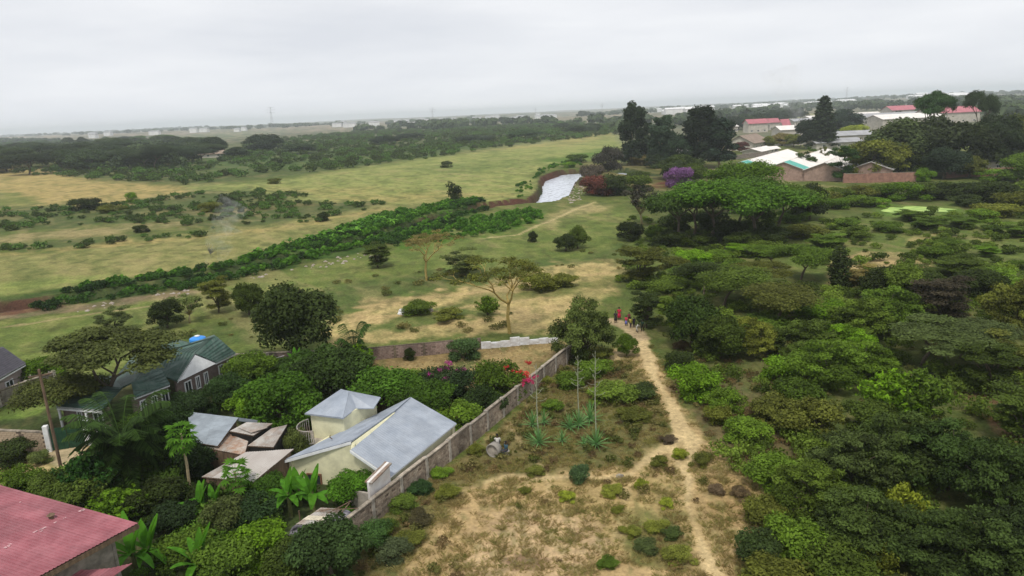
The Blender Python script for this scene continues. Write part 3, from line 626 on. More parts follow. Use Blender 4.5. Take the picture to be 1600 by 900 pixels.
def mk_spiky(v):          # loose upright shrub with arching shoots, 3.4 m wide 2.6 m tall
    P = []; T = []
    for i in range(150):
        a = U(0, 2 * PI); lean = U(.05, 1.0); h = U(1.3, 2.7) * (1 - .35 * lean); R = lean * 1.7
        P.append((a, R, h))
    bl = []
    for a, R, h in P:
        for q in (.45, .7, .85, 1.0):
            bl.append((R * q ** 1.3 * math.cos(a), R * q ** 1.3 * math.sin(a), h * q ** .8, .16, .16, .16))
    c = leaves_mesh('foliage', bl, 6000, .11, 1.9, -1, .1, .0, .9)
    mb = MB()
    for a, R, h in P[:14]: mb.tube([(0, 0, -.1), (R * .4 * math.cos(a), R * .4 * math.sin(a), h * .55), (R * .9 * math.cos(a), R * .9 * math.sin(a), h * .9)], [.035, .025, .01], 3)
    return c, mb.mesh('stem', BARK)
def mk_mango(v):          # broad dense crown of lobes, 8 m wide 5.5 m tall
    bl = dome_blobs(3.6, 5.1, 1.1, 30, .95, .75) + [(0, 0, 3, 2.4, 2.4, 1.6, .25)]
    for _ in range(14):
        a = U(0, 2 * PI); q = U(.45, 1.02) * 3.4; bl.append((q * math.cos(a), q * math.sin(a), U(.5, 1.9), U(.5, .95), U(.5, .95), U(.45, .8)))
    c = leaves_mesh('crown', bl, 16000, .18, 1.6, -.6, .55, .15, .6)
    mb = MB(); limbs(mb, .2, 1.4, [(b[0] * .8, b[1] * .8, b[2]) for b in bl[:7]])
    return c, mb.mesh('trunk', BARK, True)
def mk_conifer(v):        # 5 m wide 11 m tall
    bl = []
    for i in range(60):
        z = .8 + 10 * (i / 60); R = 2.3 * (1 - z / 11.4) ** .8; a = i * 2.4; bl.append((R * .75 * math.cos(a), R * .75 * math.sin(a), z, .35 + R * .35, .35 + R * .35, .35))
    c = leaves_mesh('crown', bl, 4500, .34, 1.4, -1, .2, .1)
    mb = MB(); mb.tube([(0, 0, -.2), (0, 0, 10.5)], [.2, .03], 6)
    return c, mb.mesh('trunk', BARK, True)
def mk_column(v):         # dark upright creeper-clad tree, 3 m wide 6 m tall
    bl = [(U(-.7, .7), U(-.7, .7), U(.5, 5.4), .75, .75, .7) for _ in range(22)] + [(0, 0, z, .8, .8, .9, .4) for z in (1, 2.2, 3.4, 4.6)]
    c = leaves_mesh('crown', bl, 3800, .22, 1.2, -1, .4)
    mb = MB(); mb.tube([(0, 0, -.2), (0, 0, 5)], [.16, .04], 6)
    return c, mb.mesh('trunk', BARK, True)
def mk_sparse(v):         # thin open tree, 5 m wide 6 m tall
    bl = [(U(-2, 2), U(-2, 2), U(2.6, 5.7), .6, .6, .4) for _ in range(20)]
    c = leaves_mesh('crown', bl, 1900, .22, 1.3, -1, .1, .2)
    mb = MB(); limbs(mb, .13, 1.8, [(b[0], b[1], b[2]) for b in bl], 5)
    return c, mb.mesh('trunk', BARK_PALE, True)
reg('round', [mk_round(v) for v in range(3)], 9, 9)
reg('eucal', [mk_eucal(v) for v in range(3)], 15, 28)
reg('acacia', [mk_acacia(v) for v in range(3)], 11.5, 7)
reg('umbrella', [mk_acacia(v, 19000, .17, 1.75, .22, None, 4, (0, 2, 3, 2, 3), 6.2, 4.6, dens=.85) for v in range(3)], 11.5, 7)
def mk_thorn(v):          # broad dome of fine thorny layers, 8 m wide 5 m tall
    bl = []
    for i in range(70):
        a = U(0, 2 * PI); r = 3.5 * math.sqrt(U(0, 1)); q = math.sqrt(max(0, 1 - (r / 3.9) ** 2)); s = U(.45, .95)
        bl.append((r * math.cos(a), r * math.sin(a), .5 + 4.1 * q * U(.35, 1.0), s, s * U(.8, 1.2), s * U(.28, .55)))
    bl.append((0, 0, 2, 2.3, 2.3, 1.6, .35))
    c = leaves_mesh('crown', bl, 19000, .125, 1.9, -1, .2, .35, .9)
    mb = MB(); limbs(mb, .15, 1.0, [(b[0], b[1], b[2]) for b in bl[:14]], 5)
    return c, mb.mesh('trunk', BARK, True)
reg('thorn', [mk_thorn(v) for v in range(4)], 8, 5)
reg('layer', [mk_layer(v) for v in range(3)], 6.4, 5.4)
reg('fever', [mk_fever(v) for v in range(2)], 12, 9.3)
reg('bush', [mk_bush(v) for v in range(4)], 4, 2.7)
reg('spiky', [mk_spiky(v) for v in range(2)], 3.4, 2.6)
reg('mango', [mk_mango(v) for v in range(3)], 8, 5.5)
reg('conifer', [mk_conifer(0)], 5, 11)
reg('column', [mk_column(0)], 3.0, 6)
reg('sparse', [mk_sparse(v) for v in range(2)], 5, 6)
# leaf colours (albedo)
DK = (.040, .050, .016); MD = (.082, .104, .020); BR = (.12, .19, .015); OL = (.128, .122, .028); GG = (.108, .118, .044); DB = (.040, .052, .031); YG = (.20, .20, .03); TN = (.20, .165, .055); LM = (.16, .25, .02); PURPLE = (.24, .11, .32); RD = (.13, .045, .035); MG = (.100, .142, .020)
cnt = [0]
def plant(kind, px, py, wd, ht, col, label, cat=None, group=None, name=None, xyz=None, var=None, rz=None):
    """one tree or shrub with its foot where the sight line of px, py meets the ground; wd, ht in metres"""
    p = Vector(xyz) if xyz else GT(px, py)
    lst, nw, nh = KIND[kind]
    cnt[0] += 1
    cm, tm = lst[(cnt[0] if var is None else var) % len(lst)]
    shrub = kind in ('bush', 'spiky')
    name = name or {'acacia': 'acacia_tree', 'umbrella': 'acacia_tree', 'thorn': 'thorn_tree', 'layer': 'acacia_tree', 'fever': 'fever_tree', 'eucal': 'eucalyptus_tree', 'bush': 'bush', 'spiky': 'shrub', 'conifer': 'conifer_tree', 'mango': 'mango_tree'}.get(kind, 'tree')
    t = thing(name, label, cat or ('bush' if shrub else 'tree'), p, rz if rz is not None else rnd.uniform(0, 6.28), group)
    t.scale = (wd / nw, wd / nw, ht / nh)
    c = bpy.data.objects.new(cm.name, cm); link(c, t)
    k = rnd.uniform(.88, 1.14); col = fresh(col); c.color = (col[0] * k, col[1] * k, col[2], 1)
    link(bpy.data.objects.new(tm.name, tm), t)
    return t
def W(px0, px1, py, k=1.0):
    """metres across between two picture columns at ground point py"""
    g = G((px0 + px1) / 2, py); return (px1 - px0) * math.hypot(g[0], g[1], CAM_H) / FPX * k

# --- single trees and bushes of the river meadow and clearing
plant('round', 466, 562, 9.6, 9.8, DK, 'big dark dense round tree at the corner behind the green roofed house', var=0)
plant('round', 262, 512, 4.6, 4.2, DK, 'small dark round tree on the meadow beyond the blue water tank')
plant('sparse', 296, 505, 4.2, 4.2, GG, 'thin grey green tree just right of the small dark round tree')
plant('layer', 342, 488, 5, 5.2, OL, 'loose layered thorn tree between the thin grey tree and a dark leafy one')
plant('round', 390, 492, 4.8, 5.0, MD, 'leafy dark green tree behind the left shoulder of the big round tree')
plant('layer', 181, 520, 4.4, 4.0, GG, 'small open layered thorn tree rising behind the wide flat acacia')
plant('layer', 590, 418, 6.2, 4.6, MD, 'dark flat thorn tree on the riverside meadow left of the yellow trunked tree', rz=1)
plant('fever', 667, 438, 10.4, 8.2, TN, 'yellow branched fever tree with thin tan crown on the meadow', 'tree', var=0)
plant('layer', 727, 430, 7.4, 4.8, GG, 'grey green dome shaped thorn tree right of the tan crowned fever tree')
plant('fever', 797, 521, 13, 9.8, OL, 'tall sparse fever tree behind the whitewashed part of the wall', 'tree', var=1)
plant('thorn', 914, 562, 7.2, 7.4, (.072, .082, .03), 'wide layered thorn tree standing at the far corner of the long block wall')
plant('round', 979, 556, 2.7, 2.6, MG, 'small round green tree on the sandy ground before the walking children', var=1)
plant('layer', 1010, 512, 4.4, 4.6, DK, 'dark thorn tree sheltering the group of children')
plant('layer', 997, 441, 8.2, 5.6, OL, 'umbrella domed thorn tree alone above the clearing')
plant('round', 884, 392, 4.6, 3.6, DK, 'dark squat bush tree with a second hump, right of the sandy trail', 'tree')
plant('round', 903, 388, 4.4, 4.6, MD, 'higher of the two joined dark trees right of the sandy trail', 'tree')
plant('round', 984, 376, 6.2, 4.2, DK, 'dark rounded tree in front of the leafless grey thorn tree')
plant('bush', 832, 378, 2.8, 2.4, DK, 'tiny dark bush left of the sandy patch beyond the clearing')
plant('sparse', 1003, 352, 9, 9, (.07, .065, .05), 'grey brown half bare tree before the row of umbrella acacias')
plant('umbrella', 1058, 379, 16, 10.3, (.05, .075, .018), 'umbrella acacia with the darkest crown, left end of the row', rz=.5)
plant('umbrella', 1110, 376, 20, 12.2, (.07, .125, .016), 'tallest umbrella acacia with bright green top, middle of the row', rz=2)
plant('umbrella', 1181, 378, 20, 11.2, (.065, .115, .016), 'umbrella acacia with two pale stems, right end of the row', rz=4)
plant('umbrella', 1084, 371, 17, 10.5, (.055, .085, .018), 'umbrella acacia hidden between the darkest and the tallest of the row', rz=1)
plant('umbrella', 1148, 370, 18, 12, (.06, .10, .017), 'umbrella acacia behind the gap of the tallest and the pale stemmed one', rz=3)
for px, py, wd, ht, c, lb in [(1045, 384, 7, 3.2, DK, 'dark bush under the left end of the umbrella acacia row'), (1085, 386, 6, 2.6, MD, 'green bush under the umbrella acacias left of the tallest'), (1135, 374, 9, 4.6, DK, 'big dark bush between the umbrella acacia stems'),
                             (1160, 386, 7, 3, MD, 'green bush before the stems of the tallest umbrella acacia'), (1205, 382, 8, 3.6, DK, 'dark bush right of the pale stemmed umbrella acacia'), (1020, 372, 5, 2.6, MG, 'fresh green bush left of the umbrella acacia row'),
                             (1108, 362, 9, 5, DK, 'dark bush in the shade behind the umbrella acacias'), (1180, 358, 9, 5, (.045, .06, .018), 'dark thicket behind the right umbrella acacias'), (1060, 360, 9, 4.6, (.045, .06, .018), 'dark thicket behind the left umbrella acacias')]:
    plant('bush', px, py, wd, ht, c, lb)
plant('umbrella', 1215, 356, 18, 9, MG, 'broad low acacia between the umbrella row and the brick gabled hall')
plant('round', 1265, 343, 9, 8.6, DK, 'dark pointed tree standing before the shrubs of the factory wall')
plant('umbrella', 1140, 330, 22, 12, BR, 'bright green spreading acacia below the teal roofs')
plant('bush', 655, 490, 5, 1.9, MD, 'low green bush beside the grey rock in the clearing')
plant('bush', 700, 499, 5, 1.4, OL, 'flat spreading bush in the middle of the tan clearing')
plant('spiky', 762, 492, 3.6, 2.6, MG, 'green shrub left of the sparse fever tree in the clearing')
plant('bush', 845, 452, 6.5, 2.6, OL, 'brownish thorn bush right of the sparse fever tree')
plant('bush', 880, 447, 5, 2.0, OL, 'low thorn bush on the upper edge of the tan clearing')
plant('column', 712, 330, 4.8, 9.4, DK, 'single dark upright tree among green reeds on the river bank')
plant('bush', 735, 322, 7, 3, DK, 'dark bush hugging the foot of the upright river tree')
plant('bush', 697, 262, 7, 3.6, GG, 'lone grey thorn bush in the middle of the pale field')
plant('bush', 430, 287, 7, 2.6, OL, 'small bush at the left edge of the pale field')
plant('bush', 505, 345, 4.4, 2.6, DK, 'round dark bush on the straw strip of the left plain')
plant('bush', 222, 363, 4.8, 2.2, DK, 'single dark bush on the pale strip in the left plain')
plant('bush', 205, 318, 5, 4.2, BR, 'bright green little tree at the edge of the straw field')
plant('bush', 134, 328, 12, 4.5, DK, 'dark bush mound at the near edge of the straw field')
plant('bush', 175, 332, 9, 2.8, OL, 'low dull bush right of the dark mound by the straw field')
plant('bush', 355, 324, 6, 4.2, DK, 'dark bush in the scrub right of the straw field')
plant('bush', 330, 330, 8, 3, OL, 'dull bush beside the darker one in the scrub band')
for px, py, wd, ht, c, lb in [(902, 254, 13, 4.5, MG, 'dark green bush clump above the river bend'), (888, 262, 8, 3, LM, 'bright lime bush on the bank above the river bend'),
                             (935, 305, 12, 7, RD, 'reddish brown bush right beside the river water'), (960, 304, 13, 6.5, DK, 'dark bush behind the reddish one by the river'),
                             (925, 290, 10, 8, (.085, .07, .055), 'half bare brown bush above the river water'), (950, 268, 15, 11, (.06, .055, .045), 'tangled grey brown tree in front of the tall eucalyptus'),
                             (985, 300, 14, 6, MD, 'green bush right of the river thicket'), (1000, 285, 12, 4, MD, 'low green bush below the red earth heap'),
                             (1000, 258, 12, 5, TN, 'yellowish bush in front of the eucalyptus group'), (1030, 262, 15, 7, DB, 'dark rounded bush among weeds before the eucalyptus group')]:
    plant('bush', px, py, wd, ht, c, lb)
plant('bush', 1060, 292, 10, 7.5, PURPLE, 'purple flowering jacaranda bush by the red earth heap', name='flowering_bush')
plant('round', 1062, 280, 20, 9, DK, 'broad dark tree behind the purple flowering bush')
plant('round', 1085, 285, 10, 7, MD, 'green round tree just right of the purple flowering bush')
# --- the tall eucalyptus group
plant('eucal', 992, 268, 17, 31, DB, 'tallest dark eucalyptus with ragged double top, left of its group', 'tree', var=0, rz=1)
plant('eucal', 1036, 262, 14, 22, (.04, .055, .04), 'slimmer paler eucalyptus between the two big dark ones', 'tree', var=1)
plant('round', 1062, 262, 14, 15, (.035, .05, .035), 'lower greyish tree in the gap of the eucalyptus group')
plant('eucal', 1098, 262, 19, 25, DB, 'broad heavy eucalyptus with rounded top', 'tree', var=2)
plant('eucal', 1124, 262, 16, 20, (.03, .043, .032), 'shorter eucalyptus leaning against the broad one', 'tree', var=0, rz=3)
plant('round', 1012, 250, 15, 13, DB, 'dark low tree behind the tallest eucalyptus')
# --- trees in and around the factory settlement
for k, px, py, wd, ht, c, lb in [
 ('layer', 1257, 272, 8, 10, (.05, .075, .02), 'two toned tree in front of the long white roofs'),
 ('bush', 1266, 264, 5, 3, LM, 'leafy bright green treetop over the white roofs'),
 ('layer', 1315, 284, 9, 11.5, (.04, .075, .02), 'dark tree before the gable with bright upper leaves'),
 ('layer', 1341, 277, 7, 10, MD, 'slim tree beside the sloping end of the white roofs'),
 ('sparse', 1285, 262, 4, 8, OL, 'thin bare stemmed tree between the white roofs'),
 ('conifer', 1284, 232, 17, 27, DB, 'tall dark conifer above the white roofs'),
 ('round', 1264, 232, 18, 17, DB, 'round dark tree touching the tall conifer'),
 ('round', 1316, 210, 32, 18, (.035, .05, .04), 'dark round tree beyond the flat grey roofs'),
 ('round', 1222, 228, 14, 8, TN, 'yellowish tree among the far houses'),
 ('round', 1240, 230, 12, 8, OL, 'dull green tree left of the dark conifer pair'),
 ('round', 1200, 232, 9, 7, OL, 'olive tree beside the low white sheds'),
 ('round', 1158, 238, 9, 6, RD, 'small reddish tree before the brown roofed hall'),
 ('round', 1335, 215, 20, 9, YG, 'pale green tree behind the shaded shed'),
 ('round', 1300, 205, 22, 10, DB, 'blue green tree behind the far sheds'),
 ('round', 1184, 205, 16, 9, DB, 'dark tree standing beside the first pink roof'),
 ('mango', 1368, 278, 22, 14, OL, 'olive tree on the left slope of the dark grove'),
 ('round', 1400, 274, 25, 19, (.05, .058, .03), 'dark broad tree in the left half of the dark grove'),
 ('mango', 1445, 272, 28, 20, (.05, .056, .03), 'dark flat crowned tree in the middle of the dark grove'),
 ('mango', 1490, 270, 26, 19, (.046, .054, .03), 'dark spreading tree at the right of the grove by the pale hut'),
 ('round', 1424, 276, 15, 11, DK, 'lower black green tree in front of the dark grove'),
 ('round', 1385, 277, 13, 10, DK, 'low dark tree at the foot of the grove beside the gable hall'),
 ('round', 1475, 280, 14, 11, (.03, .04, .03), 'dim tree in front of the grove above the red wall'),
 ('round', 1515, 278, 11, 7, OL, 'small dull tree in the yard behind the red wall'),
 ('acacia', 1440, 252, 17, 27, (.05, .085, .035), 'tree with open green top rising out of the dark grove'),
 ('acacia', 1458, 250, 14, 26, (.04, .07, .03), 'second open treetop just right of the first above the grove'),
 ('acacia', 1524, 250, 13, 26, DB, 'leaning tree with ragged dark top right of the pink roof'),
 ('round', 1552, 268, 17, 20, (.035, .045, .028), 'tall dim tree left of the pair at the frame edge'),
 ('round', 1590, 264, 19, 20, (.08, .085, .03), 'tall olive tree at the right edge above the yard'),
 ('round', 1625, 262, 19, 20, DK, 'dark tall tree cut by the right picture edge'),
 ('round', 1590, 285, 12, 9, MG, 'green tree behind the low wall at the right edge'),
 ('bush', 1445, 284, 6, 4.5, BR, 'bright banana like bush at the foot of the grove'),
 ('bush', 1565, 282, 14, 4, BR, 'bright green bush line behind the red wall')]:
    plant(k, px, py, wd, ht, c, lb)
for i in range(15):      # far hedge of the settlement
    plant('round', 1146 + i * 7.5, 203 - i * 1.3 + rnd.uniform(-1, 1), 22, rnd.uniform(10, 15), DB, 'tree of the dark windbreak row behind the pink roofs', group='windbreak row behind the pink roofs')
hedge = [(1255, 330, 9, 5, MD), (1283, 318, 10, 5, OL), (1310, 312, 10, 5, MD), (1345, 310, 11, 5, OL), (1380, 308, 11, 5.4, MD), (1412, 312, 11, 6.4, BR), (1448, 310, 11, 6, MD), (1480, 312, 12, 6.5, DK),
         (1515, 312, 12, 7, DK), (1552, 318, 12, 8, DK), (1590, 330, 12, 7, OL), (1512, 322, 9, 4, DK), (1560, 338, 11, 4.5, OL), (1340, 322, 9, 4, MG), (1240, 345, 9, 3.5, BR), (1620, 310, 12, 7, MD), (1300, 326, 8, 4, BR), (1366, 322, 7, 3.0, BR)]
hl = ['olive shrub', 'dull shrub', 'plain green shrub', 'brownish shrub', 'dense shrub', 'brightest shrub', 'rounded shrub', 'shadowy shrub', 'big black green shrub', 'tallest dark shrub', 'olive mound', 'small dark shrub', 'low olive shrub', 'low green shrub', 'lime tinted shrub', 'edge shrub', 'light green shrub', 'low lime shrub']
hp = ['beside the dark pointed tree', 'below the brick gable', 'in front of the gable wall', 'before the end of the red wall', 'under the dark grove', 'before the grove above the pond', 'above the left of the pond', 'above the middle of the pond', 'above the right of the pond', 'right of the pond before the red wall', 'at the right edge above the bush land', 'touching the right rim of the pond', 'below the tallest dark shrub', 'left of the pond hedge', 'left of the dark pointed tree', 'cut by the right picture edge near the wall', 'under the gable left of the hedge', 'at the left tip of the pond']
for (px, py, wd, ht, c), a, b in zip(hedge, hl, hp): plant('bush', px, py, wd, ht * .72, c, a + ' ' + b, group='shrubs along the factory wall')

# --- the thicket on the right, each bush by its look and neighbours
TH = [
 ('column', 1310, 452, 4.2, 6.4, DK, 'black green column of leaves beside the sandy clearing'),
 ('layer', 1345, 448, 6, 3.6, TN, 'bare twiggy thorn bush right of the dark leafy column'),
 ('round', 1378, 470, 6.5, 5, DK, 'dark bush tree at the lower left of the sandy clearing'),
 ('round', 1412, 475, 8, 6.2, MD, 'rounded green tree right under the sandy clearing'),
 ('thorn', 1390, 520, 9, 6, MG, 'leafy green tree below the rounded one under the clearing'),
 ('layer', 1470, 505, 8, 6, (.06, .05, .035), 'reddish grey half dry thorn tree by the dark hollow'),
 ('round', 1450, 480, 7, 5.4, DK, 'dark tree behind the half dry thorn tree'),
 ('round', 1530, 470, 8, 5, DK, 'dark tree at the right of the dark hollow'),
 ('layer', 1500, 445, 9, 4.4, MD, 'green flat thorn tree beyond the dark hollow'),
 ('thorn', 1590, 520, 9, 7, OL, 'tall dull tree at the right edge above the brown ground'),
 ('umbrella', 1130, 480, 12, 5.8, MD, 'wide dark umbrella thorn right of the children'),
 ('umbrella', 1100, 460, 9, 4.8, DK, 'dark thorn tree touching the left side of the wide umbrella thorn'),
 ('umbrella', 1220, 505, 12, 5.2, OL, 'broad olive thorn tree in the middle of the thicket'),
 ('acacia', 1190, 455, 11, 4.2, OL, 'low olive thorn tree beyond the broad one'),
 ('umbrella', 1250, 440, 12, 5.6, MG, 'green flat thorn tree left of the black green column'),
 ('acacia', 1210, 420, 11, 4.0, MG, 'small flat thorn tree further up the green slope'),
 ('round', 1080, 545, 7.2, 7, (.05, .075, .02), 'big leafy tree on the right side of the sandy path bend'),
 ('layer', 1052, 520, 4.6, 5, MD, 'slim tree between the children and the big leafy tree'),
 ('round', 1125, 560, 6, 5.4, MD, 'round bush tree right of the big leafy tree by the path'),
 ('thorn', 1175, 555, 6.4, 4.8, OL, 'olive bush tree with whitish twigs on top'),
 ('bush', 1085, 620, 5.6, 3.6, BR, 'bright green bush leaning over the sandy path'),
 ('bush', 1130, 645, 4.4, 2.4, MG, 'low green bush right of the bright one by the path'),
 ('bush', 1060, 580, 3.6, 2.6, DK, 'dark bush beside the narrow top of the sandy path'),
 ('bush', 1165, 690, 4.4, 2.0, MG, 'low leafy bush at the edge of the brown weeds'),
 ('bush', 1120, 660, 3, 1.8, OL, 'small olive bush beside the trodden ground'),
 ('thorn', 1260, 560, 8, 4.8, MD, 'thick green bush mass in the centre of the thicket'),
 ('thorn', 1290, 600, 8.2, 5, MG, 'leafy mound left of the dark bright edged bush'),
 ('thorn', 1320, 560, 7, 4.2, BR, 'bright feathery green bush in the thicket'),
 ('thorn', 1350, 590, 7, 4, MG, 'green bush just below the bright feathery one'),
 ('thorn', 1345, 530, 8, 5.4, MD, 'dark leafy tree behind the bright feathery bush'),
 ('acacia', 1440, 570, 13, 4.6, (.075, .088, .036), 'wide grey green flat thorn tree in the thicket'),
 ('umbrella', 1500, 560, 10, 4.4, (.07, .08, .032), 'grey green thorn tree next to the widest flat one'),
 ('spiky', 1395, 650, 6, 4.2, BR, 'upright bright green shrub behind the great foreground bush'),
 ('spiky', 1430, 655, 6, 4.6, MG, 'upright green shrub right of the brightest upright one'),
 ('bush', 1360, 670, 5, 3, MD, 'dark bush at the left foot of the upright green shrubs'),
 ('bush', 1240, 640, 5.5, 3, MG, 'mid green bush above the brown weeds'),
 ('bush', 1210, 660, 5, 2.6, OL, 'olive bush beside the brown weeds'),
 ('bush', 1265, 680, 6, 3.4, OL, 'dull bush left of the great foreground bush'),
 ('bush', 1220, 595, 5, 3, BR, 'light green bush in the hollow right of the path'),
 ('layer', 1550, 610, 6.5, 4.6, MD, 'thorn tree standing over the reddish ground'),
 ('layer', 1595, 590, 6.5, 5.2, OL, 'olive thorn tree at the right edge over the reddish ground'),
 ('layer', 1600, 690, 6.4, 4.8, MD, 'dark thorn tree cut by the right edge above the great bush'),
 # the great foreground bush as its separate plants
 ('thorn', 1400, 745, 7.6, 5.6, (.062, .080, .024), 'crest of the great foreground bush, widest rounded plant'),
 ('thorn', 1330, 760, 6.6, 4.8, (.070, .084, .030), 'grey green left shoulder of the great foreground bush'),
 ('thorn', 1480, 765, 7.2, 5.6, (.050, .074, .020), 'right shoulder of the great foreground bush'),
 ('thorn', 1560, 800, 7, 5.6, (.044, .062, .018), 'dark lower right lobe of the great foreground bush'),
 ('thorn', 1270, 800, 6.0, 4.0, MD, 'dark plant at the left flank of the great foreground bush'),
 ('bush', 1210, 760, 4.6, 2.4, MG, 'low green plant at the left rim of the great bush'),
 ('thorn', 1350, 860, 6.6, 4.2, (.048, .062, .02), 'dark plant low in the middle of the great bush'),
 ('spiky', 1405, 840, 3.4, 3.8, YG, 'yellow green sapling standing out of the great bush'),
 ('thorn', 1440, 880, 6.4, 3.8, (.04, .054, .017), 'shaded plant below the yellow green sapling'),
 ('thorn', 1520, 900, 6.6, 4.4, (.046, .062, .018), 'dim plant at the lower right of the picture'),
 ('thorn', 1610, 900, 6.6, 4.6, (.034, .046, .015), 'very dark plant in the lower right corner'),
 ('bush', 1245, 875, 5.0, 3.0, MG, 'olive plant at the lower left rim of the great bush'),
 ('bush', 1190, 880, 3.8, 2.2, (.045, .06, .02), 'small dark bush beside the wide end of the path'),
 ('bush', 1300, 925, 5.4, 2.8, MD, 'plant at the bottom edge below the great bush'),
 ('bush', 1215, 925, 4.6, 2.0, OL, 'low plant at the bottom edge right of the path'),
 ('spiky', 1375, 900, 2.2, 2.2, YG, 'small yellow tipped sapling low in the great bush'),
 ('bush', 1200, 820, 3.8, 2.0, OL, 'brownish bush on the left rim of the great bush'),
]
for a in TH: plant(a[0], a[1], a[2], a[3] * .92, a[4] * .94, a[5], a[6], group='bushes of the thicket' if a[0] != 'column' else None)
# --- bushes of the green slope between thicket and pond
sl = random.Random(3)
looks = {MD: 'mid green', OL: 'olive', MG: 'fresh green', DK: 'dark', BR: 'bright green'}
spots = [(1050, 420), (1085, 412), (1120, 405), (1160, 400), (1240, 395), (1290, 385), (1340, 372), (1390, 362), (1450, 358), (1500, 355), (1550, 362), (1600, 370), (1070, 440), (1150, 432), (1200, 400),
         (1260, 372), (1320, 355), (1480, 385), (1540, 400), (1590, 420), (1500, 420), (1450, 440), (1560, 445), (1040, 455), (1240, 470), (1290, 500), (1180, 520), (1420, 345), (1530, 345), (1460, 402)]
for i, (px, py) in enumerate(spots):
    c = sl.choice([MD, OL, MG, MG, MG, BR])
    kd = sl.choice(['bush', 'bush', 'bush', 'layer'])
    wd = sl.uniform(4.5, 8) * (1.25 if kd == 'acacia' else 1)
    plant(kd, px, py, wd, wd * sl.uniform(.25, .4), c, 'low %s bush %s, %s' % (looks[c], 'near the umbrella acacia row' if px < 1175 else 'left of the small sandy clearing' if px < 1300 else 'above the small sandy clearing' if px < 1440 else 'right of the small sandy clearing', 'close under the pond' if py < 365 else 'in the middle of the slope' if py < 410 else 'at the rim of the thicket'), 'bush', 'bushes on the green slope', name='thorn_bush')

# --- dark woods and bushes far left and far away
wd_ = random.Random(5)
for i in range(95):
    px = wd_.uniform(-60, 330); q = wd_.random()
    py = 226 + 44 * q - (px > 250) * 8 * q + (px < 60) * 3 - px * .012
    c = wd_.choice([DB, DB, (.042, .058, .032), (.05, .064, .032), (.036, .05, .03)]) if q > .3 else wd_.choice([(.06, .10, .03), (.07, .085, .03), (.045, .06, .03)])
    k0 = 0
    k = wd_.choice(['umbrella', 'umbrella', 'round'])
    g = GT(px, py)
    plant(k, px, py, wd_.uniform(22, 34), wd_.uniform(9, 14), c, '%s tree %s of the dark wood, %s' % ('flat topped' if k == 'umbrella' else 'round', 'on the near edge' if q > .7 else 'in the middle rows' if q > .35 else 'on the far edge', 'cut by the left frame' if px < 25 else 'in its left part' if px < 120 else 'in its middle' if px < 220 else 'at its right tip'), group='trees of the dark wood')
for px, py, wd, ht, c, lb in [(107, 232, 20, 18, DB, 'spiky dark treetop group on the wood'), (130, 231, 20, 16, DB, 'second dark treetop standing above the wood'), (178, 232, 22, 14, DB, 'dark tree above the far end of the wood'),
                             (335, 243, 22, 16, DB, 'round dark tree by the small far houses'), (370, 246, 20, 8, DB, 'low dark tree right of the small far houses'), (415, 238, 34, 16, DB, 'dark tree cluster right of the small far houses'),
                             (470, 240, 30, 9, DB, 'dark low tree in the scrub beyond the pale field'), (600, 225, 34, 8, DB, 'dark bush tree in the scrub of the far slope'), (640, 219, 34, 8, (.05, .06, .04), 'grey bush tree on the far slope'),
                             (905, 208, 34, 10, DB, 'dark tree row left of the tall eucalyptus'), (880, 203, 32, 9, (.05, .06, .045), 'grey green trees beyond the pale strip'), (925, 206, 26, 10, DB, 'dark tree close to the tall eucalyptus'),
                             (740, 222, 40, 7, (.05, .06, .045), 'flat grey bush in the far scrub'), (820, 216, 40, 9, (.04, .065, .03), 'green bush mound in the far scrub')]:
    plant('round', px, py, wd, ht, c, lb)

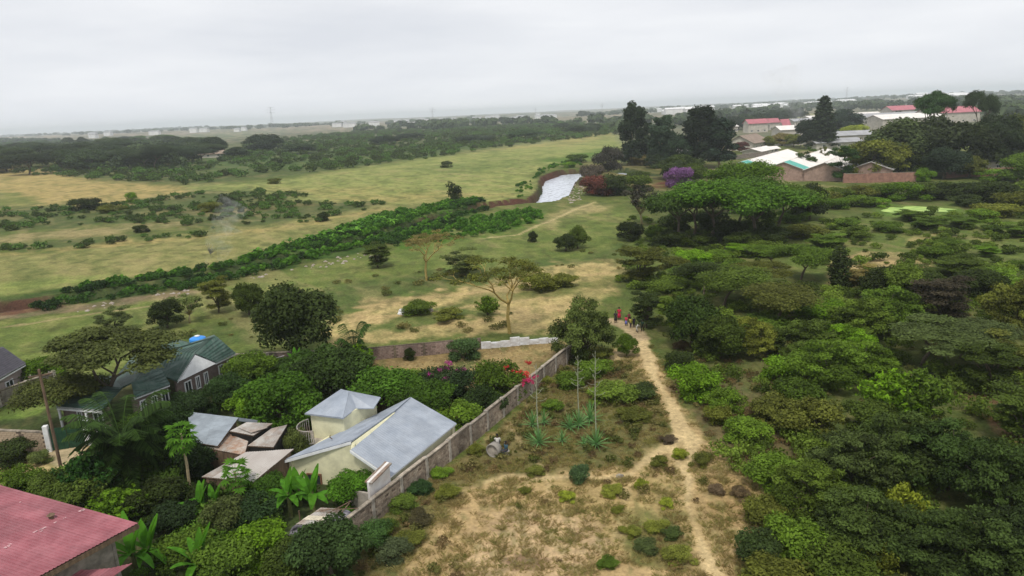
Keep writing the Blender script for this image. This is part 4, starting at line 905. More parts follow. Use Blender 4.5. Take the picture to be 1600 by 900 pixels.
# --- homestead gardens on the left
GD = [
 ('acacia', 166, 662, 13.6, 8.2, (.085, .088, .028), 'wide flat topped acacia spreading over the green roofed house', 'tree'),
 ('umbrella', 100, 668, 8.4, 5.2, (.085, .086, .03), 'smaller flat acacia over the gate of the green roofed house', 'tree'),
 ('mango', 62, 602, 6, 3.2, BR, 'bright green bushy tree beside the dark grey roof', 'tree'),
 ('mango', 360, 640, 4.6, 3.8, (.03, .05, .02), 'dark round tree in front of the white gable', 'tree'),
 ('bush', 395, 655, 4.8, 3.0, BR, 'bright green bush right of the dark tree by the gable', 'bush'),
 ('mango', 440, 668, 8.2, 5.4, (.062, .115, .014), 'large domed green tree behind the grey sheds', 'tree'),
 ('mango', 395, 600, 6, 3.6, MG, 'green tree with leafy top behind the large domed one', 'tree'),
 ('mango', 520, 632, 8.4, 6.2, (.036, .054, .016), 'dark glossy tree directly behind the little tower roof', 'tree'),
 ('mango', 478, 605, 6, 4, (.046, .076, .016), 'dark green tree between the domed tree and the yard', 'tree'),
 ('mango', 602, 642, 8, 4.4, (.060, .110, .014), 'bright leafy tree behind the ridge of the blue roof', 'tree'),
 ('mango', 660, 655, 6.6, 3.8, (.07, .12, .015), 'leafy tree over the far corner of the blue roof', 'tree'),
 ('bush', 715, 668, 4.6, 2.6, MG, 'green bush tucked between the blue roof corner and the wall', 'bush'),
 ('bush', 690, 622, 5, 3.4, (.030, .045, .02), 'dark bougainvillea bush with purple flowers', 'bush'),
 ('bush', 728, 625, 4.8, 3.2, (.035, .055, .022), 'dark leafy bush between the purple and red flowers', 'bush'),
 ('bush', 780, 622, 5.4, 4.0, MG, 'tall green bush with red flowers by the wall', 'bush'),
 ('bush', 760, 645, 4.4, 2.6, (.04, .06, .022), 'olive bush growing against the wall inside the yard', 'bush'),
 ('bush', 640, 605, 4, 1.8, MG, 'low green bush at the lower left edge of the yard', 'bush'),
 ('spiky', 560, 580, 3.8, 3.0, BR, 'feathery bright bush in front of the ruined brick wall', 'bush'),
 ('bush', 535, 585, 3.4, 2.6, MD, 'green bush left of the feathery one by the brick wall', 'bush'),
 ('bush', 640, 562, 1.8, 1.5, DK, 'small dark plant growing against the brick wall', 'bush'),
 ('bush', 725, 560, 4, 2.6, (.05, .075, .035), 'grey green bush covering the middle of the brick wall', 'bush'),
 ('mango', 276, 706, 4.6, 4.2, (.028, .046, .018), 'dark round tree between the palm and the pale shed roof', 'tree'),
 ('mango', 296, 655, 4.4, 2.9, (.032, .05, .02), 'dark garden tree below the windows of the white gable house', 'tree'),
 ('bush', 300, 745, 4.4, 3.2, (.028, .045, .018), 'dark shrub under the rusty shed eaves', 'bush'),
 ('bush', 20, 722, 4, 2.2, DK, 'clipped dark bush outside the brick wall', 'bush'),
 ('bush', 65, 722, 2.2, 1.0, GG, 'low grey green bush by the gate pillar', 'bush'),
 ('bush', 35, 772, 3.4, 2.4, MG, 'green bush beside the dirt drive', 'bush'),
 ('bush', 80, 785, 3.8, 2.6, MD, 'dark green bush at the foot of the utility pole', 'bush'),
 ('spiky', 145, 780, 4.4, 3.8, (.035, .085, .02), 'feathery green bush in front of the palm', 'bush'),
 ('bush', 115, 800, 4.4, 2.6, MD, 'dark bush behind the corner of the red roof', 'bush'),
 ('spiky', 185, 815, 4.2, 2.4, BR, 'bright fern like shrub behind the red roof corner', 'bush'),
 ('bush', 245, 800, 4.4, 2.6, DK, 'shaded bush among the garden plants', 'bush'),
 ('bush', 270, 830, 4, 2.2, (.03, .045, .02), 'dim bush between the palm and the bananas', 'bush'),
 ('bush', 350, 835, 3.6, 2.6, GG, 'pale green climber bush near the banana leaves', 'bush'),
 ('mango', 553, 790, 4.0, 2.7, (.07, .14, .016), 'bright leafy tree against the white stained wall', 'tree'),
 ('mango', 415, 785, 3.6, 2.4, (.06, .11, .016), 'leafy tree beside the cream wall and the banana plants', 'tree'),
 ('bush', 350, 905, 4.6, 2.8, MG, 'rounded green bush at the lower edge left of the dark one', 'bush'),
 ('bush', 410, 880, 4.2, 2.6, BR, 'light green bush below the broken tarpaulin roof', 'bush'),
 ('mango', 520, 905, 5.6, 4.0, (.040, .060, .020), 'dark olive bush under the end of the block wall', 'bush'),
 ('bush', 450, 905, 4.0, 2.6, MD, 'dark bush left of the olive one at the lower edge', 'bush'),
 ('bush', 290, 880, 4.0, 2.2, MG, 'low green bush among banana leaves near the red roof', 'bush'),
 ('bush', 470, 720, 2.6, 3.0, GG, 'grey green shrub in front of the curved balcony rail', 'bush'),
 ('bush', 395, 820, 4.2, 2.2, (.03, .05, .02), 'dark bush under the small papaya tree', 'bush'),
 ('bush', 330, 790, 3.4, 2.0, DK, 'dark bush below the corrugated canopy', 'bush'),
 ('bush', 590, 850, 2.6, 1.6, (.05, .085, .03), 'green weed bush outside the end of the block wall', 'bush'),
 ('bush', 390, 580, 3.4, 2.0, DK, 'dark hedge bush behind the washing line', 'bush'),
 ('bush', 262, 655, 2.6, 1.8, DK, 'dark bush under the eaves of the green roofed house', 'bush'),
]
for k, px, py, wd, ht, c, lb, cat in GD: plant(k, px, py, wd, ht, c, lb, cat)
# --- small plants of the dry field and along the wall
FD = [
 ('bush', 906, 752, 1.9, 1.8, (.045, .065, .035), 'little dark tree like shrub alone on the sandy crossing'),
 ('bush', 836, 742, 1.5, .9, OL, 'small round tuft beside the narrow trail junction'),
 ('bush', 885, 782, 1.3, .8, YG, 'yellowish tuft below the little dark shrub'),
 ('bush', 957, 772, 1.7, .8, OL, 'flat olive tuft right of the little dark shrub'),
 ('bush', 1029, 728, 1.6, 1.0, OL, 'olive shrub left of the path fork'),
 ('bush', 1063, 716, 1.3, 1.1, YG, 'round yellow green shrub standing in the path fork'),
 ('bush', 1095, 724, 1.9, 1.1, OL, 'dark topped shrub right of the path fork'),
 ('bush', 1002, 762, 1.1, .8, YG, 'tiny green tuft below the left path branch'),
 ('bush', 1025, 828, 1.8, .8, OL, 'dark weed clump left of the lower path'),
 ('bush', 1050, 838, 1.5, .8, (.06, .075, .025), 'green weed clump touching the lower path'),
 ('bush', 1060, 878, 2.0, 1.1, OL, 'broad weed clump beside the lowest path bend'),
 ('bush', 950, 885, 1.4, .7, MG, 'green tuft near the bottom edge of the field'),
 ('bush', 985, 835, 1.5, .7, OL, 'olive weed clump in the middle of the dry field'),
 ('bush', 1010, 860, 1.8, .8, (.07, .08, .03), 'wide low weed clump in the dry field'),
 ('bush', 1040, 790, 1.2, .6, YG, 'pale tuft left of the middle path'),
 ('bush', 820, 770, 1.0, .5, OL, 'tiny tuft left of the double trail'),
 ('bush', 965, 800, 1.1, .5, OL, 'tiny olive tuft in the upper dry field'),
 ('bush', 1120, 770, 1.4, .7, BROWN, 'brown weed tuft right of the middle path'),
 ('bush', 1155, 775, 1.6, .7, BROWN, 'brown tuft near the left rim of the thicket'),
 ('bush', 1065, 545, 2.0, 1.2, BROWN, 'brown shrub at the first bend of the sandy path'),
 ('bush', 1100, 600, 2.4, 1.2, BROWN, 'brown weeds between the path and the bright bush'),
 ('bush', 1045, 690, 1.5, .7, (.08, .06, .04), 'purplish brown tuft beside the widest part of the path'),
 ('bush', 960, 625, 5.0, 2.2, MD, 'wide green bush mound behind the agave plants'),
 ('bush', 1000, 622, 3.8, 1.8, DK, 'dark bush mound right of the wide one behind the agaves'),
 ('bush', 895, 605, 3.8, 2.2, MG, 'green bush left behind the flower stalks'),
 ('bush', 930, 585, 4.2, 2.2, MG, 'green bush beyond the flower stalks'),
 ('bush', 865, 640, 2.2, 1.2, MG, 'little green bush left of the agave flower stalks'),
 ('bush', 990, 655, 3.2, 1.2, OL, 'low olive bush between the agaves and the path'),
 ('bush', 900, 565, 3.4, 2.4, DK, 'dark bush at the foot of the corner thorn tree'),
 ('bush', 940, 560, 3.0, 1.6, OL, 'olive bush right of the corner thorn tree'),
 ('bush', 850, 600, 2.0, 1.0, OL, 'weed bush against the far part of the long wall'),
 ('bush', 655, 770, 2.2, 1.2, (.05, .09, .035), 'leafy weed bush against the near part of the long wall'),
 ('bush', 690, 745, 1.8, 1.0, MG, 'green weed bush at the middle of the long wall'),
 ('bush', 628, 795, 2.2, 1.3, MD, 'dark weed bush near the low end of the long wall'),
 ('bush', 745, 708, 1.7, .8, OL, 'low weeds left of the concrete ring by the wall'),
 ('bush', 700, 775, 2.0, .9, OL, 'olive weed clump on the slope beside the wall'),
 ('bush', 655, 815, 2.3, .8, (.08, .07, .03), 'brownish weed clump below the wall weeds'),
 ('bush', 615, 870, 2.6, 1.2, (.05, .055, .03), 'dull bush near the bottom left of the dry field'),
 ('bush', 600, 835, 2.0, 1.2, MD, 'green weed bush at the very end of the wall'),
 ('bush', 640, 850, 2.2, .9, OL, 'flat olive weed bush near the field corner'),
]
for k, px, py, wd, ht, c, lb in FD: plant(k, px, py, wd, ht * .8, tuple(min(.3, v * 1.35) for v in c), lb)

# ------------------------------------------------------------------ uncountable ground cover (geometry nodes scatter)
def scatter(name, P, S, src, kind='stuff'):
    """P (n,3) points, S (n,) scales; src: mesh instanced on them"""
    n = len(P)
    so = bpy.data.objects.new(name + '_source', src)          # not linked: only feeds the nodes
    me = bpy.data.meshes.new(name)
    me.vertices.add(n); me.vertices.foreach_set('co', np.asarray(P, np.float32).ravel())
    a = me.attributes.new('sc', 'FLOAT', 'POINT'); a.data.foreach_set('value', np.asarray(S, np.float32))
    a = me.attributes.new('rz', 'FLOAT', 'POINT'); a.data.foreach_set('value', (nrg.rand(n) * 6.283).astype(np.float32))
    o = bpy.data.objects.new(name, me); link(o); tag(o, kind=kind)
    ng = bpy.data.node_groups.new(name, 'GeometryNodeTree')
    ng.interface.new_socket('Geometry', in_out='INPUT', socket_type='NodeSocketGeometry')
    ng.interface.new_socket('Geometry', in_out='OUTPUT', socket_type='NodeSocketGeometry')
    N = ng.nodes.new; L = ng.links.new
    gi = N('NodeGroupInput'); go = N('NodeGroupOutput')
    ob = N('GeometryNodeObjectInfo'); ob.inputs['Object'].default_value = so; ob.inputs['As Instance'].default_value = True
    ip = N('GeometryNodeInstanceOnPoints')
    a1 = N('GeometryNodeInputNamedAttribute'); a1.data_type = 'FLOAT'; a1.inputs['Name'].default_value = 'rz'
    a2 = N('GeometryNodeInputNamedAttribute'); a2.data_type = 'FLOAT'; a2.inputs['Name'].default_value = 'sc'
    cx = N('ShaderNodeCombineXYZ')
    L(a1.outputs[0], cx.inputs[2]); L(gi.outputs[0], ip.inputs['Points']); L(ob.outputs['Geometry'], ip.inputs['Instance'])
    L(cx.outputs[0], ip.inputs['Rotation']); L(a2.outputs[0], ip.inputs['Scale']); L(ip.outputs[0], go.inputs[0])
    md = o.modifiers.new('scatter', 'NODES'); md.node_group = ng
    return o
def sample(polys, dens, soft=10, clump=None, seed=0, thr=.5, rmax=1e9):
    """points on the ground, dens per square metre inside pixel polygons [(poly, weight)], kept in noise clumps"""
    out = []
    for poly, wgt in polys:
        g = [G(x, y) for x, y in poly]; g = np.array(g)
        x0, y0 = g.min(0); x1, y1 = g.max(0)
        n = int((x1 - x0) * (y1 - y0) * dens * wgt)
        n = min(n, 400000)
        X = nrg.uniform(x0, x1, n); Y = nrg.uniform(y0, y1, n)
        px, py = PX(X, Y)
        k = (sdpoly(px, py, poly) + (nrg.rand(n) - .5) * soft > 0) & (Y > 3) & (np.hypot(X, Y) < rmax)
        X, Y = X[k], Y[k]
        if clump:
            q = fbm(X / clump, Y / clump, 50 + seed, 3); k = q + (nrg.rand(len(q)) - .5) * .14 > thr; X, Y = X[k], Y[k]
        out.append(np.stack([X, Y], 1))
    P = np.concatenate(out)
    k = river_d(P[:, 0], P[:, 1]) > .8
    for pts, c, op in PATHS:
        if op < .7: continue
        d, wd = dline(P[:, 0], P[:, 1], [G(x, y) + (h,) for x, y, h in pts]); k &= d > wd + .15
    P = P[k]
    return np.concatenate([P, (terr(P[:, 0], P[:, 1]) - .03)[:, None]], 1)
def tuft_mesh(name, m_, nb, h, spread, wdt):
    V = []; F = []; T = []
    for i in range(nb):
        a = U(0, 2 * PI); r = spread * U(0, .5); x, y = r * math.cos(a), r * math.sin(a); a2 = a + U(-.8, .8); hh = h * U(.5, 1.1); ln = spread * U(.2, .9)
        c, s = math.cos(a2), math.sin(a2); k = len(V)
        V += [(x - s * wdt, y + c * wdt, 0), (x + s * wdt, y - c * wdt, 0), (x + c * ln * .5, y + s * ln * .5, hh * .75), (x + c * ln, y + s * ln, hh)]
        F.append((k, k + 1, k + 2, k + 3)); T.append(U(0, 1))
    return mesh_np(name, V, F, m_, False, T)
def clump_mesh(name, m_, R, H, n, size, lobes=7, aspect=1.3):
    bl = dome_blobs(R, H, H * .2, lobes, R * .38, .75) + [(0, 0, H * .35, R * .7, R * .7, H * .35, .5)]
    me = leaves_mesh(name, bl, n, size, aspect, -.4, .4)
    me.materials.clear(); me.materials.append(m_); return me
L_DRY = leaf_mat('dry_grass', (.40, .30, .13), .2, .6, 1.3, .3, (.26, .24, .09))
L_GRN = leaf_mat('green_grass', (.21, .20, .07), .25, .75, 1.3, .2, (.28, .235, .085))
L_WEED = leaf_mat('weeds', (.095, .105, .028), .25, .5, 1.6, .35, (.13, .11, .04))
L_SCR = leaf_mat('scrub_leaves', (.075, .088, .034), .2, .5, 1.6, .35, (.070, .120, .030))
L_FARW = leaf_mat('far_tree_leaves', (.045, .058, .038), .2, .6, 1.4, .3, (.065, .08, .042))
L_LUSH = leaf_mat('lush_leaves', (.050, .125, .016), .3, .5, 1.6, .35, (.09, .17, .025))
L_BRWN = leaf_mat('brown_weeds', (.14, .095, .045), .2, .6, 1.4, .3, (.17, .12, .05))
L_THK = leaf_mat('thicket_leaves', (.080, .105, .022), .25, .45, 1.7, .4, (.125, .155, .028))
FIELD = [(905, 548), (1000, 540), (1030, 560), (1060, 620), (1090, 680), (1180, 740), (1210, 800), (1190, 850), (1150, 960), (540, 960), (575, 840), (640, 775), (760, 690), (850, 610)]
sisal_zone = [(900, 555), (960, 560), (1010, 600), (1050, 660), (1040, 690), (980, 735), (860, 742), (790, 730), (740, 740), (680, 800), (600, 900), (560, 900), (580, 840), (640, 785), (760, 700), (840, 620)]
thicket = [(1040, 545), (1010, 470), (1050, 440), (1300, 450), (1480, 420), (1700, 430), (1700, 980), (1150, 980), (1190, 850), (1210, 800), (1180, 740), (1090, 680), (1060, 620)]
slope = [(970, 340), (1240, 345), (1700, 320), (1700, 440), (1480, 430), (1300, 455), (1050, 445), (1000, 470), (960, 440), (1000, 410)]
garden = [(-60, 760), (60, 740), (140, 700), (160, 660), (260, 620), (330, 590), (420, 575), (480, 570), (560, 575), (590, 600), (720, 640), (620, 720), (560, 760), (540, 840), (560, 960), (-60, 960)]
dry = tuft_mesh('dry_grass', L_DRY, 26, .22, .42, .010)
s = sample([(FIELD, 1)], 8, 30, 1.7, 1, .42); scatter('dry_grass', s, nrg.uniform(.4, 1.2, len(s)), dry)
grn = tuft_mesh('green_grass', L_GRN, 30, .22, .5, .010)
s = sample([(FIELD, .55), (sisal_zone, 1.6)], 3.2, 30, 2.6, 2, .54); scatter('green_grass', s, nrg.uniform(.4, 1.15, len(s)), grn)
weed = clump_mesh('weeds', L_WEED, .5, .45, 170, .085, 5)
s = sample([(FIELD, .05), (sisal_zone, 1.5), (thicket, .45)], 1.1, 30, 2.2, 3, .5); scatter('weeds', s, nrg.uniform(.35, 1.3, len(s)), weed)
bw = clump_mesh('brown_weeds', L_BRWN, .55, .4, 170, .08, 5)
brown_zone = [(1050, 560), (1120, 560), (1230, 600), (1290, 690), (1210, 770), (1130, 720), (1060, 620)]
s = sample([(brown_zone, 1), (sisal_zone, .35), (FIELD, .07)], 1.2, 30, 1.8, 4, .46); scatter('brown_weeds', s, nrg.uniform(.35, 1.2, len(s)), bw)
ug = clump_mesh('undergrowth', L_THK, 1.3, 1.05, 620, .14, 9)
s = sample([(thicket, 1)], .16, 30, 6, 5, .44); scatter('undergrowth', s, nrg.uniform(.45, 1.35, len(s)), ug)
s = sample([(slope, 1)], .095, 20, 9, 6, .42); scatter('slope_undergrowth', s, nrg.uniform(.3, 1.15, len(s)), clump_mesh('slope_undergrowth', L_THK, 1.25, 1.15, 520, .2, 9))
gc = clump_mesh('garden_undergrowth', leaf_mat('garden_leaves', (.05, .072, .018), .25, .45, 1.7, .45, (.08, .13, .02)), 1.1, 1.1, 520, .15, 8)
def off_house(s):
    """keep the garden plants off the buildings, drive and sheds"""
    px, py = PX(s[:, 0], s[:, 1]); k = np.ones(len(s), bool)
    for poly in ([(400, 725), (470, 660), (520, 600), (640, 600), (730, 670), (610, 790), (420, 760)], [(300, 640), (450, 640), (460, 740), (380, 775), (310, 760), (290, 700)],
                 [(-60, 715), (140, 690), (145, 735), (60, 762), (-60, 775)], [(60, 520), (380, 520), (380, 605), (140, 700), (60, 700)], [(-60, 740), (230, 830), (200, 900), (100, 940), (-60, 980)], [(440, 800), (500, 780), (560, 790), (545, 850), (470, 870)]):
        k &= sdpoly(px, py, poly) < 0
    return s[k]
s = off_house(sample([(garden, 1)], .42, 10)); scatter('garden_undergrowth', s, nrg.uniform(.4, 1.25, len(s)), gc)
# crop stubble and stones of the fenced yard
YARD = [(592, 572), (700, 560), (765, 548), (878, 536), (850, 562), (790, 600), (700, 600), (640, 592)]
s = sample([(YARD, 1)], 3.0, 10, 1.5, 8, .4); scatter('maize_stubble', s, nrg.uniform(.3, .9, len(s)), tuft_mesh('stubble', leaf_mat('stubble_straw', (.55, .45, .24), .1, .7, 1.2, .2, (.42, .30, .13)), 12, .22, .5, .03))
# left plain: bands of low thorn scrub
scr = clump_mesh('scrub', L_SCR, 2.2, 1.7, 300, .42, 9)
SB = [([(-100, 332), (90, 326), (200, 318), (300, 302), (400, 300), (490, 305), (440, 312), (600, 319), (560, 330), (480, 350), (330, 356), (150, 350), (-100, 370)], 1.0),
      ([(-100, 392), (60, 380), (170, 369), (290, 366), (380, 357), (300, 372), (150, 385), (-100, 402)], 1.2)]
s = sample(SB, .07, 14, 16, 9, .40); scatter('thorn_scrub', s, nrg.uniform(.2, .85, len(s)), scr)
SF = [([(-100, 262), (320, 262), (400, 225), (600, 204), (800, 197), (900, 192), (960, 208), (860, 222), (700, 243), (560, 262), (400, 280), (300, 290), (150, 282), (-100, 270)], 1.0)]
s = sample(SF, .013, 14, 40, 10, .40); scatter('far_scrub', s, nrg.uniform(.5, 1.9, len(s)), scr)
s = sample([([(640, 212), (950, 190), (1000, 210), (900, 215), (700, 225)], 1)], .003, 10, 60, 11, .5); scatter('far_slope_scrub', s, nrg.uniform(1, 3, len(s)), scr)
wdm = clump_mesh('wood_undergrowth', L_FARW, 5, 5.5, 160, 1.3, 8)
s = sample([([(-100, 226), (60, 222), (200, 224), (310, 236), (325, 256), (300, 270), (150, 272), (-100, 272)], 1)], .0075, 6, 50, 33, .38); scatter('wood_undergrowth', s, nrg.uniform(.6, 1.7, len(s)), wdm)
# meadow: scattered weeds and little bushes
s = sample([([(240, 530), (420, 470), (560, 430), (760, 415), (900, 395), (980, 380), (1000, 420), (880, 430), (700, 452), (560, 485), (530, 530), (300, 545)], 1), ([(600, 510), (760, 480), (870, 440), (960, 430), (900, 490), (860, 517), (600, 534)], .5)], .09, 20, 5, 12, .5)
scatter('meadow_bushes', s, nrg.uniform(.25, .9, len(s)), clump_mesh('meadow_bushes', L_WEED, 1.2, .7, 260, .16, 7))
# lush reeds and banana thickets on the river banks
lush = clump_mesh('reeds', L_LUSH, 1.2, 1.5, 240, .26, 7, 2.2)
RB = [([(330, 420), (440, 389), (520, 364), (600, 336), (700, 317), (745, 312), (762, 322), (700, 342), (640, 362), (560, 386), (500, 402), (440, 418), (350, 436)], 1.0), ([(600, 378), (660, 356), (740, 340), (838, 329), (850, 343), (800, 360), (700, 376)], .5),
      ([(60, 468), (130, 450), (330, 420), (350, 436), (230, 458), (90, 476)], .5), ([(800, 298), (850, 262), (900, 250), (905, 258), (850, 268), (828, 295), (810, 310)], .12)]
s = sample(RB, .75, 8, 7, 13, .26); scatter('river_reeds', s, nrg.uniform(.25, .95, len(s)), lush)
def banana_clump(name, n=7, m_=None):
    V = []; F = []; T = []
    for i in range(n):
        a = 2 * PI * i / n + U(-.3, .3); L_ = U(1.3, 2.2); k = len(V); up = U(.5, 1.2)
        c, s = math.cos(a), math.sin(a)
        for j, q in enumerate((0, .35, .7, 1)):
            wd = (.06, .26, .24, .02)[j]; r = L_ * q * .75; z = 1.0 + up * q * 1.6 - q * q * 1.3
            V += [(c * r - s * wd, s * r + c * wd, z), (c * r + s * wd, s * r - c * wd, z)]
        F += [(k + 2 * j, k + 2 * j + 1, k + 2 * j + 3, k + 2 * j + 2) for j in range(3)]; T += [U(.2, 1)] * 3
    k = len(V); V += [(-.09, 0, 0), (.09, 0, 0), (.06, 0, 1.1), (-.06, 0, 1.1), (0, -.09, 0), (0, .09, 0), (0, .06, 1.1), (0, -.06, 1.1)]
    F += [(k, k + 1, k + 2, k + 3), (k + 4, k + 5, k + 6, k + 7)]; T += [.3, .3]
    return mesh_np(name, V, F, m_ or L_LUSH, True, T)
s = sample([([(60, 468), (130, 448), (330, 418), (440, 388), (560, 350), (690, 320), (700, 335), (560, 378), (440, 412), (330, 432), (90, 476)], 1)], .11, 8, 9, 14, .47)
scatter('river_banana_grove', s, nrg.uniform(.6, 1.25, len(s)), banana_clump('banana_grove'))
dkb = clump_mesh('bank_bushes', leaf_mat('bank_leaves', (.026, .052, .016), .2, .5, 1.6, .4, (.045, .09, .018)), 1.6, 1.5, 330, .26, 8)
s = sample([([(40, 478), (130, 450), (330, 420), (440, 390), (520, 366), (560, 372), (440, 422), (300, 452), (200, 466), (80, 488)], 1), ([(700, 318), (760, 312), (765, 326), (700, 345)], 1), ([(560, 380), (700, 346), (720, 352), (600, 392)], .6)], .5, 8, 8, 15, .34)
scatter('river_bank_bushes', s, nrg.uniform(.25, .9, len(s)), dkb)
# far plain: belts of distant trees that read as one mass
ft = clump_mesh('distant_trees', L_FARW, 9, 8, 120, 3.4, 8)
belts = [([(-60, 216), (130, 213), (330, 206), (560, 198), (800, 186), (800, 183), (560, 193), (330, 200), (-60, 211)], 1.0, .00045), ([(900, 186), (1230, 165), (1650, 148), (1650, 143), (1230, 158), (900, 180)], 1.0, .0003),
         ([(960, 205), (1130, 195), (1300, 180), (1650, 165), (1650, 158), (1300, 168), (1130, 178), (960, 190)], 1, .0008), ([(560, 212), (900, 195), (960, 200), (960, 190), (760, 192), (560, 204)], 1, .0007), ([(1400, 205), (1600, 190), (1600, 170), (1480, 178), (1380, 190)], 1, .0016)]
for i, (poly, wg, dn) in enumerate(belts):
    s = sample([(poly, wg)], dn, 2, 260, 20 + i, .47, 9000); scatter('distant_tree_belt', s, nrg.uniform(.5, 1.7, len(s)), ft)

# ------------------------------------------------------------------ buildings
M_CREAM = mat('cream_render', (.74, .71, .48), .85, .10, 1.2, world=True, stain=.12)
M_METAL = mat('galvanised_roof', (.27, .305, .36), .5, .10, .9, col2=(.35, .385, .44), spec=.5, bump=.05, stretch=(1, 1, .3), world=True, rndv=.07, stain=.14)
M_METAL2 = mat('old_galvanised_roof', (.29, .33, .37), .55, .16, .8, spec=.5, world=True, rndv=.12, stain=.2)
M_FASC = mat('white_fascia', (.72, .73, .74), .6, .08, 2)
M_RUST = mat('rusty_sheet', (.27, .15, .09), .8, .3, 1.6, col2=(.38, .35, .31), world=True, rndv=.15, stain=.3)
M_RUST2 = mat('pale_rusty_sheet', (.30, .24, .20), .8, .3, 1.3, col2=(.40, .385, .36), world=True, rndv=.15, stain=.3)
M_TIMB = mat('weathered_timber', (.15, .10, .065), .9, .35, 6, stretch=(1, 1, .2))
M_STONE = mat('wall_stone', (.24, .18, .135), .92, .35, 2.5, col2=(.40, .33, .255), world=True, rndv=.18, stain=.45)
M_STONE2 = mat('pinkish_stone', (.24, .165, .14), .92, .3, 3, col2=(.34, .26, .22), world=True, rndv=.15, stain=.35)
M_MORT = mat('mortar', (.17, .13, .10), .95, .3, 5, world=True, stain=.4)
M_CONC = mat('concrete', (.37, .33, .28), .9, .25, 2.5, world=True, stain=.35)
M_DKCONC = mat('stained_concrete', (.23, .20, .17), .9, .35, 1.8)
M_COPE = mat('coping_concrete', (.34, .29, .23), .9, .3, 3, world=True, stain=.4, rndv=.15)
M_GLASS = mat('dark_window_glass', (.03, .035, .04), .15, .2, 3, spec=.7, bump=0)
M_WHITE = mat('white_paint', (.76, .77, .77), .7, .08, 2, world=True, stain=.08)
M_WASH = mat('whitewash', (.55, .52, .50), .9, .2, 1.0, col2=(.80, .82, .86), world=True)
M_RED = mat('red_roof_paint', (.27, .078, .095), .5, .16, .9, col2=(.35, .125, .145), spec=.4, world=True, rndv=.09, stain=.22)
M_REDW = mat('worn_red_paint', (.50, .30, .31), .6, .2, 2.5)
M_TILE = mat('green_roof_tile', (.052, .115, .088), .6, .25, 2.2, col2=(.105, .15, .13), world=True, rndv=.16, stain=.25)
M_TILEG = mat('dark_grey_tile', (.085, .08, .095), .6, .2, 2)
M_BRK = mat('grey_brown_brick', (.17, .13, .115), .9, .2, 3)
M_GATE = mat('green_gate_paint', (.018, .062, .034), .55, .25, 3)
M_BLUE = mat('blue_tank_plastic', (.04, .26, .72), .4, .1, 2)
M_TARP = mat('grey_tarpaulin', (.13, .12, .14), .7, .4, 3, col2=(.24, .23, .26))
M_DARK = mat('shade_and_cable_black', (.02, .018, .016), .9, .2, 3)  # shade of the shed openings painted on their walls; also plain cable black

def ribbed(P0, P1, P2, P3, pitch, depth, th=.01):
    """ribbed sheet: P0-P1 along the eave, P3-P2 along the top; ribs run from eave to top"""
    P0, P1, P2, P3 = map(Vector, (P0, P1, P2, P3)); nrm = (P1 - P0).cross(P3 - P0).normalized()
    if nrm.z < 0: nrm = -nrm
    n = max(1, int(round((P1 - P0).length / pitch))); V = []; F = []
    for i in range(n):
        for q, h in ((0, 0), (.55, 0), (.65, 1), (.9, 1)):
            t = (i + q) / n; V += [P0.lerp(P1, t) + nrm * depth * h, P3.lerp(P2, t) + nrm * depth * h]
    V += [P1, P2]
    for k in range(len(V) // 2 - 1): F.append((2 * k, 2 * k + 2, 2 * k + 3, 2 * k + 1))
    return V, F
def sheets(parent, P0, P1, P2, P3, wd, rows, m_, pitch=.2, depth=.03, name='roof_sheet', jit=.01, worn=None):
    """lays single ribbed sheets over the roof plane P0..P3, each lapping its neighbours"""
    P0, P1, P2, P3 = map(Vector, (P0, P1, P2, P3)); n = max(1, int(round((P1 - P0).length / wd)))
    nrm = (P1 - P0).cross(P3 - P0).normalized()
    if nrm.z < 0: nrm = -nrm
    B = lambda a, b: P0.lerp(P1, a).lerp(P3.lerp(P2, a), b)
    for r in range(rows):
        b0, b1 = r / rows, (r + 1) / rows + (.02 if r < rows - 1 else 0)
        for i in range(n):
            off = nrm * (.004 + .012 * (rows - r) + .003 * (i % 2) + rnd.uniform(0, jit))
            a0, a1 = i / n, (i + 1) / n
            V, F = ribbed(B(a0, b0) + off, B(a1, b0) + off, B(a1, b1) + off, B(a0, b1) + off, pitch, depth)
            MB().add(V, F).build(name, worn if worn and rnd.random() < .06 else m_, parent)
def window(parent, a, b, z0, z1, nrm, pm=M_WHITE, fr=.09, bars=1):
    """window between plan points a, b on a wall whose outward normal is nrm (frame with pane)"""
    a, b, nrm = Vector((a[0], a[1], 0)), Vector((b[0], b[1], 0)), Vector((nrm[0], nrm[1], 0)).normalized()
    d = (b - a); Ln = d.length; d.normalize(); ax = ((d.x, d.y), (nrm.x, nrm.y)); mb = MB(); c = (a + b) / 2 + nrm * .05
    zc = (z0 + z1) / 2
    for z in (z0, z1): mb.box((c.x, c.y, z), (Ln + fr, .1, fr), ax=ax)
    for q in (a, b): mb.box((q.x + nrm.x * .05, q.y + nrm.y * .05, zc), (fr, .096, z1 - z0 - fr), ax=ax)
    for k in range(bars):
        q = a.lerp(b, (k + 1) / (bars + 1)); mb.box((q.x + nrm.x * .04, q.y + nrm.y * .04, zc), (.05, .06, z1 - z0 - fr), ax=ax)
    f = mb.build('window', pm, parent)
    MB().box((c.x - nrm.x * .02, c.y - nrm.y * .02, zc), (Ln - fr * .4, .03, z1 - z0 - .04), ax=ax).build('pane', M_GLASS, f)
    return f
